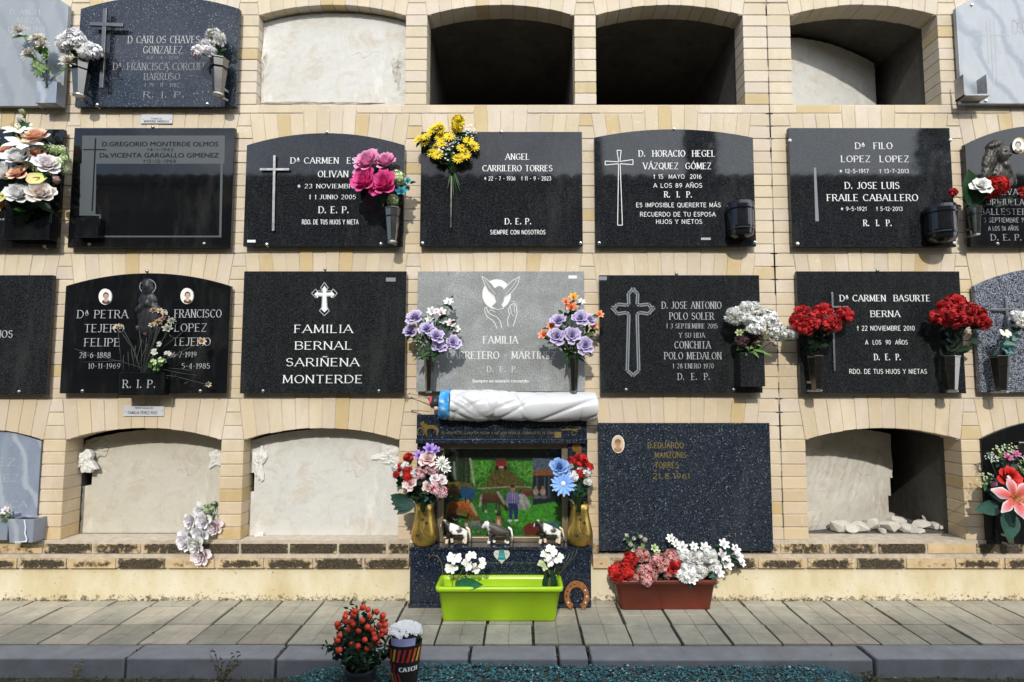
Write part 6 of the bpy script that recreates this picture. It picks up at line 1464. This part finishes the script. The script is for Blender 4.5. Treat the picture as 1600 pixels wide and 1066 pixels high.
# white plastic roll lying on the shrine top -----------------------------------------
rl = W(808, 655, .09); rp_ = thing("plastic_roll", "crumpled white plastic sheet rolled up on top of the shrine", "plastic roll", (rl.x, -.09, rl.z))
A, B = W(704, 632, .075), W(931, 636, .075); mb = MB(); nu, nv = 170, 60; vs = []; rr0 = 25 * PXM(.075, 640)
random.seed(4); folds = [(U(0, 1), U(0, 6.28), U(-5, 5), U(.5, 1.1), U(.010, .026)) for _ in range(36)]
def roll_r(u, a):
    h = 0
    for (fu, fa, sl_, am, wd) in folds:
        da = (a - fa + pi) % (2 * pi) - pi; q = (u - fu) - da / 7 * (sl_ / 3); h += am * 1.25 * math.exp(-abs(q) / wd * .9) * math.exp(-(da / .9) ** 2)
    return h
for i in range(nu + 1):
    u = i / nu; c = A.lerp(B, u); c.z += .004 * sin(u * 9) - .002
    sag = .010 * math.exp(-((u - .2) / .09) ** 2)
    for j in range(nv):
        a = 2 * pi * j / nv; r = rr0 * (.97 - .07 * u + .02 * sin(3 * a + u * 8)) * (1 - .0 * u) - .0085 * min(1.6, roll_r(u, a)) + (.006 if j % 2 else 0) * 0
        z = sin(a) * r; z = z - sag * (1 if sin(a) < -.2 else 0)
        vs.append((c.x + .006 * sin(a * 2 + 1) * (1 if i in (0, nu) else 0), c.y - cos(a) * r * .95, c.z + z))
mb.add(vs, [(i * nv + j, (i + 1) * nv + j, (i + 1) * nv + (j + 1) % nv, i * nv + (j + 1) % nv) for i in range(nu) for j in range(nv)] + [list(range(nv)), list(range(nu * nv + nv - 1, nu * nv - 1, -1))])
mb.build("white_sheet", M['plastic_white'], rp_, smooth=True)
mb = MB(); A2 = W(686, 633, .075); vs = []
for i in range(9):
    u = i / 8; c = A2.lerp(A, u + .02)
    for j in range(nv):
        a = 2 * pi * j / nv; r = rr0 * (.9 + .1 * u + .06 * sin(2 * a + 1) + .03 * sin(5 * a + u * 6)); vs.append((c.x + .008 * sin(a + .8) * (1 - u), c.y - cos(a) * r * .95, c.z + sin(a) * r))
mb.add(vs, [(i * nv + j, (i + 1) * nv + j, (i + 1) * nv + (j + 1) % nv, i * nv + (j + 1) % nv) for i in range(8) for j in range(nv)]); mb.build("blue_end", M['plastic_blue'], rp_, smooth=True)
mb = MB(); c = W(678, 628, .08); mb.tube([c + Vector((-.012, 0, 0)), c + Vector((.03, .0, -.004))], .028, 14, (.03, .03, .03)); mb.tube([c + Vector((-.018, -.004, .004)), c + Vector((-.008, -.004, .004))], [.024, .025], 14, (.62, .05, .10)); mb.sphere(c + Vector((.014, -.01, -.03)), .014, 8, 6, (.75, .45, .4)); mb.build("roll_core", M['vc'], rp_, smooth=True)
random.seed(33)
mb = MB(); a1, a2, a3 = W(631, 621, .02), W(640, 615, .03), W(668, 621, .06)
mb.tube([a3, a2, a2.lerp(a1, .5), a1, W(634, 626, .015), W(638, 618, .01)], .0022, 6, (.3, .22, .15)); b1, b2 = W(643, 641, .01), W(672, 643, .05); mb.tube([b1, b2], .0022, 6, (.25, .18, .12)); mb.sphere(W(640, 615, .03), .005, 8, 6, (.25, .2, .15)); mb.sphere(b1, .004, 8, 6, (.4, .38, .35))
tag(mb.build("wire_hook", M['vc'], smooth=True), "bent rusty wire hooks in the wall at the left end of the plastic roll", "hook")

# ------------------------------------------------------------------ planters
def planter(name, label, cat, tpl, bpl, d0t, d1t, d0b, d1b, zt_, rim, mat, wall_t=.006):
    """tpl/bpl = x extents in metres at top/bottom; d front/back distances"""
    p = thing(name, label, cat, ((tpl[0] + tpl[1]) / 2, -(d0t + d1t) / 2, .001)); mb = MB()
    def ring(x0, x1, f, b, z, k=.02, n=4):
        out = []
        for (cx, cy, a0) in ((x1 - k, -b - k, 0), (x0 + k, -b - k, 90), (x0 + k, -f + k, 180), (x1 - k, -f + k, 270)):
            for i in range(n + 1):
                a = radians(a0 + 90 * i / n); out.append((cx + k * cos(a), cy + k * sin(a), z))
        return out
    rings = [ring(bpl[0], bpl[1], d0b, d1b, .001), ring(bpl[0] - .001, bpl[1] + .001, d0b + .001, d1b - .001, .006), ring(tpl[0] + rim, tpl[1] - rim, d0t - rim, d1t + rim, zt_ - .022), ring(tpl[0], tpl[1], d0t, d1t, zt_ - .020), ring(tpl[0] - .001, tpl[1] + .001, d0t + .001, d1t - .001, zt_ - .004), ring(tpl[0] + .003, tpl[1] - .003, d0t - .003, d1t + .003, zt_),
             ring(tpl[0] + rim + wall_t * .5, tpl[1] - rim - wall_t * .5, d0t - rim - wall_t * .5, d1t + rim + wall_t * .5, zt_ - .001), ring(tpl[0] + rim + wall_t, tpl[1] - rim - wall_t, d0t - rim - wall_t, d1t + rim + wall_t, zt_ - .02), ring(bpl[0] + wall_t, bpl[1] - wall_t, d0b - wall_t, d1b + wall_t, .01)]
    n = len(rings[0]); vs = [v for r in rings for v in r]
    fs = [(i * n + j, i * n + (j + 1) % n, (i + 1) * n + (j + 1) % n, (i + 1) * n + j) for i in range(len(rings) - 1) for j in range(n)]; fs += [list(range(n - 1, -1, -1)), list(range((len(rings) - 1) * n, len(rings) * n))]
    mb.add(vs, fs); mb.build("trough", mat, p, smooth=True).data.polygons.foreach_set('use_smooth', [True] * len(fs)); return p
bf = -G(780, 971, 0).y; f0 = bf + .022
gp = planter("lime_planter", "bright lime green plastic trough planter on the paving before the shrine", "planter", (W(680, 915, f0).x, W(880, 915, f0).x), (W(691, 970, bf).x, W(868, 970, bf).x), f0, f0 - .165, bf, bf - .125, W(780, 918, f0).z, .012, M['plastic_green'])
gz = W(780, 918, f0).z
mb = MB(); mb.box(W(697, 930, f0).x, W(862, 930, f0).x, -f0 + .04, -f0 + .135, .02, gz - .05, (.05, .035, .02)); mb.build("soil", M['vc_matte'], gp)
gd = f0 - .08
def orch_leaf(sm, lf, m):
    leaf(lf, W(712, 916, gd + .05), Vector((1, -.25, .30)), .14, .055, (.015, .12, .045), .45, 8); leaf(lf, W(712, 925, gd), Vector((-1, -.1, .25)), .11, .018, (.02, .05, .015), -.3, 6)
bouquet("orchid_plant", "white orchids on a stake with one broad leaf, left end of the lime planter", "orchid", (706, 925),
    [('orchid', 'orchid', 710, 871, 11), ('orchid', 'orchid', 706, 886, 10.5), ('orchid', 'orchid', 736, 870, 8.5), ('orchid', 'orchid', 729, 883, 9), ('orchid', 'orchid', 752, 880, 8), ('orchid', 'orchid', 743, 888, 8)], (10, GREEN, .03, .008), md=gd, stemcol=(.25, .2, .1), extra=orch_leaf, stem_r=.002)
def orch_leaf2(sm, lf, m):
    leaf(lf, W(858, 928, gd), Vector((.05, 0, 1)), .13, .07, (.012, .05, .02), .0, 8); leaf(lf, W(848, 924, gd + .02), Vector((-1, 0, .3)), .07, .03, (.02, .10, .02), .8, 6)
    for i in range(4): A = W(868, 905, gd); sm.tube([A, W(878 + i * 7, 880 - i * 4, gd - .02), W(884 + i * 6, 868 - i * 3, gd - .02)], .0013, 4, (.14, .13, .07))
bouquet("orchid_plant", "white orchids over dark upright leaves, right end of the lime planter", "orchid", (858, 925),
    [('orchid', 'orchid', 861, 861, 9.5), ('orchid', 'orchid', 853, 869, 9), ('orchid', 'orchid', 872, 872, 8.5), ('orchid', 'green_white', 848, 884, 8.5), ('orchid', 'orchid', 857, 878, 8)], (8, GREEN_D, .04, .014), md=gd, stemcol=(.3, .2, .12), extra=orch_leaf2, stem_r=.0018)
def curl(sm, lf, m):
    sm.tube([W(x, y, .1) for x, y in ((690, 915), (691, 895), (690, 880), (684, 870), (676, 868), (671, 873), (669, 880))], .003, 6, (.06, .05, .02))
tb = bouquet("dry_twig", "curled dry brown twig leaning behind the left end of the lime planter", "twig", (690, 915), [], (0, GREEN_D, .03, .01), md=.1, extra=curl) if False else None
mb = MB(); mb.tube([W(x, y, .1) for x, y in ((692, 930), (692, 895), (690, 880), (684, 870), (676, 867), (671, 872), (669, 880))], [.002, .003, .003, .003, .0025, .002, .001], 6, (.07, .055, .02))
tag(mb.build("dry_twig", M['vc'], smooth=True), "curled dry twig rising behind the left end of the lime planter", "twig")
bt = -G(1040, 953, 0).y; t0 = bt + .016
tz = W(1040, 907, t0).z
tp_ = planter("terracotta_planter", "dark red brown plastic trough planter against the plinth", "planter", (W(959, 910, t0).x, W(1122, 910, t0).x), (W(970, 952, bt).x, W(1111, 952, bt).x), t0, max(.012, t0 - .14), bt, max(.02, bt - .11), tz, .009, M['plastic_terra'])
mb = MB(); mb.box(W(972, 930, t0).x, W(1110, 930, t0).x, -t0 + .02, -.035, .02, tz - .02, (.03, .02, .012)); mb.build("soil", M['vc_matte'], tp_)
td = t0 - .05
bouquet("flower_bunch", "red and coral carnations filling the left half of the terracotta planter", "flowers", (1000, 912),
    [('carnation', 'red_bright', 965, 894, 13), ('carnation', 'red_bright', 978, 891, 12), ('carnation', 'red_tip', 984, 900, 10), ('carnation', 'red_bright', 986, 872, 10), ('carnation', 'red_tip', 1003, 867, 10), ('carnation', 'red_tip', 1009, 899, 14, td + .05), ('carnation', 'red_tip', 1030, 880, 13), ('carnation', 'red_tip', 1050, 872, 12), ('carnation', 'red_bright', 1052, 885, 11), ('carnation', 'red_tip', 1058, 893, 8), ('carnation', 'red_tip', 1020, 895, 9), ('carnation', 'red_tip', 1043, 897, 7)],
    (60, GREEN + GREEN_D, .045, .016), md=td, face=(0, -1, .5))
bouquet("flower_bunch", "small white roses with green leaves rising at the left of the terracotta planter", "flowers", (1010, 905),
    [('rosebud', 'white', 980, 838, 7, .07), ('rosebud', 'white', 990, 842, 7, .08), ('rosebud', 'white', 985, 852, 8, .09), ('rosebud', 'white', 1000, 839, 7, .08), ('rosebud', 'cream', 1007, 845, 8, .1), ('rosebud', 'white', 990, 860, 7, .09), ('freesia', 'green_white', 1022, 857, 7, .1), ('freesia', 'green_white', 1026, 862, 6, .1)],
    (26, GREEN_L[:3] + GREEN, .06, .014), md=td - .02)
bouquet("flower_bunch", "white carnations and lilies spilling over the right half of the terracotta planter", "flowers", (1082, 912),
    [('freesia', 'white', 1048, 842, 8, .08), ('freesia', 'white', 1056, 850, 8, .08), ('freesia', 'white', 1066, 856, 10, .09), ('carnation', 'white', 1068, 868, 11), ('carnation', 'white', 1088, 870, 11), ('carnation', 'white', 1079, 883, 12), ('carnation', 'white', 1072, 895, 13, td + .05), ('carnation', 'white', 1092, 890, 12, td + .03), ('freesia', 'white', 1081, 905, 10, td + .06), ('freesia', 'white', 1100, 858, 11), ('carnation', 'white', 1108, 868, 11), ('carnation', 'white', 1114, 885, 11), ('freesia', 'lilac_white', 1130, 852, 10), ('freesia', 'lilac_white', 1128, 869, 12), ('freesia', 'lilac_white', 1134, 882, 12), ('freesia', 'lilac_white', 1148, 860, 10), ('freesia', 'lilac_white', 1152, 872, 11), ('freesia', 'lilac_white', 1157, 880, 8), ('freesia', 'lilac_white', 1122, 896, 10), ('freesia', 'white', 1084, 855, 8)],
    (60, GREEN + GREEN_B[:2], .04, .014), md=td, face=(0, -1, .5))
# horseshoe leaning on the shrine base
cx_, cy_ = 901, 928; hd = .11; mb = MB(); n = 26; vs = []
c0_ = W(cx_, 924, hd); kk = PXM(hd, 924); ri_, ro_ = 11.5 * kk, 19.5 * kk
for i in range(n + 1):
    a = radians(-62 + 304 * i / n); sy_ = 1.15
    for (r, y) in ((ri_, -.004), (ro_, -.004), (ro_, .004), (ri_, .004)):
        z_ = r * sin(a) * sy_; vs.append((c0_.x + r * cos(a), c0_.y + y + z_ * .12, z_))
zm = min(v[2] for v in vs); vs = [(x, y, z - zm + .001) for x, y, z in vs]
mb.add(vs, [(i * 4 + j, i * 4 + (j + 1) % 4, (i + 1) * 4 + (j + 1) % 4, (i + 1) * 4 + j) for i in range(n) for j in range(4)] + [(0, 1, 2, 3), (n * 4 + 3, n * 4 + 2, n * 4 + 1, n * 4)])
hs = thing("horseshoe", "copper brown horseshoe leaning upright beside the lime planter", "horseshoe", (c0_.x, c0_.y, .001)); mb.build("shoe", M['rust'], hs, bevel=.001)
for i, a in enumerate((-30, 0, 30, 100, 125, 155, 180, 210)):
    a = radians(a); r = (ri_ + ro_) / 2; z_ = r * sin(a) * 1.15; mb = MB(); col = (.8, .8, .78) if i < 3 or i == 7 else (.02, .012, .008); mb.sphere((c0_.x + r * cos(a), c0_.y - .0045 + z_ * .12, z_ - zm + .001), .0038, 8, 5, col, sc=(1, .5, 1)); mb.build("nail_head", M['vc'], hs, smooth=True)

# berry plant
PB = G(565, 1085, ZG); PB = Vector((PB.x, -.70, ZG)); dq = .70
bp = thing("berry_plant", "potted winter cherry shrub covered in round orange red berries", "potted plant", (W(564, 1050, dq).x, -dq, ZG - .01))
bx = W(564, 1050, dq).x; topz = W(564, 1036, dq).z
mb = MB(); kq = PXM(dq, 1040); mb.lathe([(.036, 0), (.040, .002), (24 * kq, topz - ZG - .012), (26 * kq, topz - ZG - .010), (26 * kq, topz - ZG), (23 * kq, topz - ZG), (.03, .03)], (bx, -dq, ZG - .01), 28); mb.build("pot", M['plastic_black'], bp, smooth=False, bevel=.001)
lf = MB(); sm = MB(); cc = W(563, 995, dq)
for i in range(42):
    a = U(0, 6.3); e = U(.1, 1.35); L = U(.09, .125); tipv = Vector((cos(a) * cos(e) * .11, sin(a) * cos(e) * .09, .035 + sin(e) * .15)) * U(.85, 1.12); b0 = Vector((bx, -dq, topz - .02)); mid = b0 + tipv * .5 + Vector((0, 0, .012)); tip_ = b0 + tipv
    sm.tube([b0, mid, tip_], [.002, .0015, .0008], 4, (.03, .035, .015))
    for j in range(34):
        f = U(.2, 1.12); q = b0.lerp(tip_, f) + Vector((U(-1, 1), U(-1, 1), U(-1, 1))) * .012; leaf(lf, q, Vector((U(-1, 1), U(-1, 1), U(-.3, 1))), U(.016, .032), U(.006, .010), random.choice(GREEN_D + [(.03, .07, .03)]), .3, 3)
sm.build("stems", M['leaf'], bp); lf.build("foliage", M['leaf'], bp, smooth=True)
br = [(567, 949), (575, 953), (588, 956), (541, 959), (552, 961), (578, 963), (539, 964), (598, 962), (539, 970), (551, 976), (574, 975), (598, 969), (528, 980), (527, 975), (574, 980), (593, 977), (602, 977), (560, 986), (597, 985), (531, 993), (540, 994), (584, 991), (595, 992), (527, 1000), (586, 998), (603, 988), (549, 1007), (580, 1008), (559, 1010), (530, 1016), (538, 1018), (555, 955), (573, 1014), (548, 972), (566, 970), (581, 984), (545, 984), (590, 1003), (570, 1000)]
bm_ = None
for i, (px, py) in enumerate(br):
    d = dq + U(.04, .1) if i % 5 else dq; q = W(px, py, d); r = U(4.2, 5.2) * PXM(d, py)
    if bm_ is None:
        mb = MB(); mb.sphere((0, 0, 0), 1, 14, 10, (.62, .045, .015)); mb.sphere((0, 0, 1.0), .12, 6, 4, (.05, .08, .02)); bm_ = mb.mesh("berry", M['vc'], True)
    o = bpy.data.objects.new("berry", bm_); C.objects.link(o); o.scale = (r, r, r * .95); o.location = q - WL[bp.name]; o.parent = bp; o.rotation_euler = (U(-.6, .6), U(-.6, .6), 0)
# wrapped white kalanchoe
dk = .70; kx_ = W(633, 1030, dk).x; wp = thing("wrapped_plant", "white flowering pot plant in a black sleeve with red and gold chevrons", "potted plant", (kx_, -dk, ZG - .01))
zt_ = W(633, 1000, dk).z; rt, rb = 26 * PXM(dk, 1000), 17 * PXM(dk, 1060); zb_ = ZG - .008
def cone(a, f, off=0): r = rb + (rt - rb) * f + off; return Vector((kx_ + r * sin(a), -dk - r * cos(a) * .8, zb_ + (zt_ - zb_) * f))
mb = MB(); vs = []; n = 32; rows = 8
for j in range(rows + 1):
    for i in range(n): vs.append(cone(2 * pi * i / n, j / rows, .0012 * sin(i * 2.3) * (j / rows)))
mb.add(vs, [(j * n + i, (j + 1) * n + i, (j + 1) * n + (i + 1) % n, j * n + (i + 1) % n) for j in range(rows) for i in range(n)] + [list(range(n))], (.012, .01, .01)); mb.build("sleeve", M['vc'], wp, smooth=True)
mb = MB()
cols_ = [(.42, .03, .02), (.5, .12, .02), (.6, .35, .05), (.45, .05, .05), (.3, .02, .03)]
def patch(a0, f0_, a1, f1_, wd, col):
    vs = []; m_ = 6
    for i in range(m_ + 1):
        u = i / m_
        for s_ in (-1, 1): vs.append(cone(a0 + (a1 - a0) * u + s_ * wd * .5, f0_ + (f1_ - f0_) * u, .0025))
    mb.add(vs, [(2 * i, 2 * i + 1, 2 * i + 3, 2 * i + 2) for i in range(m_)], col)
for k in range(9):
    a = -1.3 + k * .32; patch(a, .70, a + .2, .93, .17, cols_[k % 5]); patch(a + .1, .66, a - .12, .45, .15, cols_[(k + 2) % 5]) if k < 3 else None; patch(a, .30, a + .2, .10, .17, cols_[(k + 3) % 5]); patch(a + .2, .34, a, .5, .15, cols_[(k + 1) % 5]) if k < 4 else None
mb.build("chevron_print", M['vc'], wp)
mb = MB(); tmp = MB(); stroke_text(tmp, "CATCH", 0, 1, .5, 1, 0, .48, False, uniform=True)
for v in tmp.v: pass
mb.add([cone(-.22 + v.x * 1.25, .54 + v.z * .075, .003 + (-v.y) * 1) for v in tmp.v], tmp.f, (.8, .8, .8)); mb.build("lettering", M['vc'], wp)
mb = MB(); vs = []
for i in range(13):
    a = -.75 + 1.5 * i / 12
    for f in (.99, 1.13): vs.append(cone(a, f, .002))
mb.add(vs, [(2 * i, 2 * i + 2, 2 * i + 3, 2 * i + 1) for i in range(12)], (.42, .42, .72)); mb.build("price_band", M['vc'], wp)
mb = MB(); vs = []
for i in range(33):
    a = 2 * pi * i / 32
    for f in (1.0, 1.2): vs.append(cone(a, f, .004 + .0015 * sin(i * 1.9)))
mb.add(vs, [(2 * i, 2 * i + 2, 2 * i + 3, 2 * i + 1) for i in range(32)]); mb.build("clear_film", M['film'], wp, smooth=True)
mb = MB(); lf = MB()
for i in range(230):
    a = U(0, 6.3); r = sqrt(R()) * rt * .95; q = Vector((kx_ + r * cos(a), -dk + r * sin(a) * .8, zt_ + .032 + .026 * (1 - (r / rt) ** 2) + U(-.006, .004)))
    mb.tube([q - Vector((0, 0, .03)), q], .0008, 3, (.08, .14, .05), cap=False)
    for j in range(5):
        b = j * 1.256 + i; d1 = Vector((cos(b), .75 * sin(b) - .08, .65 * sin(b) + .08)) * .0068; d2 = Vector((cos(b + .9), .75 * sin(b + .9) - .08, .65 * sin(b + .9) + .08)) * .0068; mb.add([q, q + d1, q + (d1 + d2) * .75, q + d2], [(0, 1, 2, 3)], (.86, .86, .84))
mb.build("blossoms", M['petal'], wp)
for i in range(26): a = U(0, 6.3); leaf(lf, Vector((kx_ + cos(a) * rt * .3, -dk + sin(a) * rt * .3, zt_ + .005)), Vector((cos(a), sin(a), .6)), .035, .02, random.choice(GREEN_D), .5)
lf.build("foliage", M['leaf'], wp, smooth=True)

# weeds by the kerb
def weed(label, px, py, h, n, cols, sp):
    b = G(px, py, -.05); b.z = zg(b.x, b.y) - .004; lf = MB()
    for i in range(n):
        a = U(0, 6.3); tipv = Vector((cos(a) * sp, sin(a) * sp * .5, h * U(.5, 1.1))); c = random.choice(cols); m_ = b + tipv * .5 + Vector((0, 0, h * .15))
        lf.tube([b, m_, b + tipv], [.0014, .001, .0006], 4, c)
        for j in range(5): f = .35 + j * .15; leaf(lf, b.lerp(b + tipv, f) + Vector((0, 0, h * .1)), Vector((U(-1, 1), U(-.5, .5), U(0, .8))), .016, .006, c, .3, 3)
    tag(lf.build("weed", M['leaf']), label, "weed", "weeds below the kerb")
weed("dry brown weed growing over the kerb left of the berry plant", 345, 1062, .11, 9, [(.14, .11, .05), (.09, .08, .035)], .07)
weed("thin dry grass tuft under the kerb at the lower left", 118, 1058, .07, 5, [(.2, .18, .11)], .03)
weed("small dry weed at the broken kerb joint on the right", 1362, 1062, .05, 8, [(.16, .13, .06), (.08, .09, .03)], .05)
weed("low green weed at the lower right by the kerb", 1440, 1066, .03, 8, [(.06, .1, .03)], .05)

# ------------------------------------------------------------------ what stands opposite (seen mirrored in the polished stone; it shades the pavement)
LY, TZ = -6.75, 4.62
ob_ = thing("columbarium_block", "long tiled columbarium block facing the wall across the path", "building", (1, LY - .8, ZG))
mb = MB(); mb.box(-14, 16, LY - 1.6, LY - .12, ZG - .1, TZ - .1, (.10, .085, .065)); mb.build("facade", M['vc_matte'], ob_)
mb = MB()
for r in range(5):
    for i in range(31): x = -13.4 + i * .95; mb.box(x, x + .8, LY - .121, LY - .09, .3 + r * .8, .85 + r * .8, (.02, .022, .025))
mb.build("plaque_rows", M['vc'], ob_)
mb = MB(); n = int(30 / .27)
for i in range(n):
    x = -14 + i * .27; vs = []
    for (y, z) in ((LY + .08, TZ - .06), (LY - 1.7, TZ + .45)):
        for j in range(9): a = pi * j / 8; vs.append((x + .135 + .13 * cos(a), y, z + .085 * sin(a)))
    mb.add(vs, [(j, j + 1, j + 10, j + 9) for j in range(8)] + [list(range(9))], (.045, .03, .024))
mb.box(-14, 16, LY - 1.7, LY + .06, TZ - .12, TZ - .058, (.05, .035, .03)); mb.build("roof_tiles", M['vc_matte'], ob_)
def cypress(label, x, y, h, w, seed):
    random.seed(seed); p = thing("cypress_tree", label, "tree", (x, y, ZG), "cypresses beyond the opposite block")
    mb = MB(); mb.tube([(x, y, ZG), (x, y, ZG + h * .9)], [.14, .03], 8, (.09, .06, .04)); mb.build("trunk", M['vc_matte'], p)
    mb = MB()
    for i in range(2600):
        f = U(.04, 1); rr = w / 2 * (sin(min(1, f * 2.4) * pi / 2)) * (1 - f ** 3 * .8) * sqrt(U(.25, 1)) * (1 + .2 * sin(f * 31 + i % 3)); a = U(0, 6.3); q = Vector((x + rr * cos(a), y + rr * sin(a), ZG + h * f))
        leaf(mb, q, Vector((cos(a) * .4, sin(a) * .4, 1)), U(.16, .34), .07, random.choice(((.02, .05, .02), (.035, .075, .03), (.015, .035, .015))), .2, 2)
    mb.build("crown", M['leaf'], p)
cypress("tall dark cypress behind the opposite roof", 4.9, -12.2, 9.5, 1.15, 2)
cypress("slim cypress left of the tallest one behind the opposite roof", 2.0, -12, 7.6, .5, 3)
cypress("far cypress at the end of the opposite block", 11.6, -12.4, 9.2, 1.5, 4)
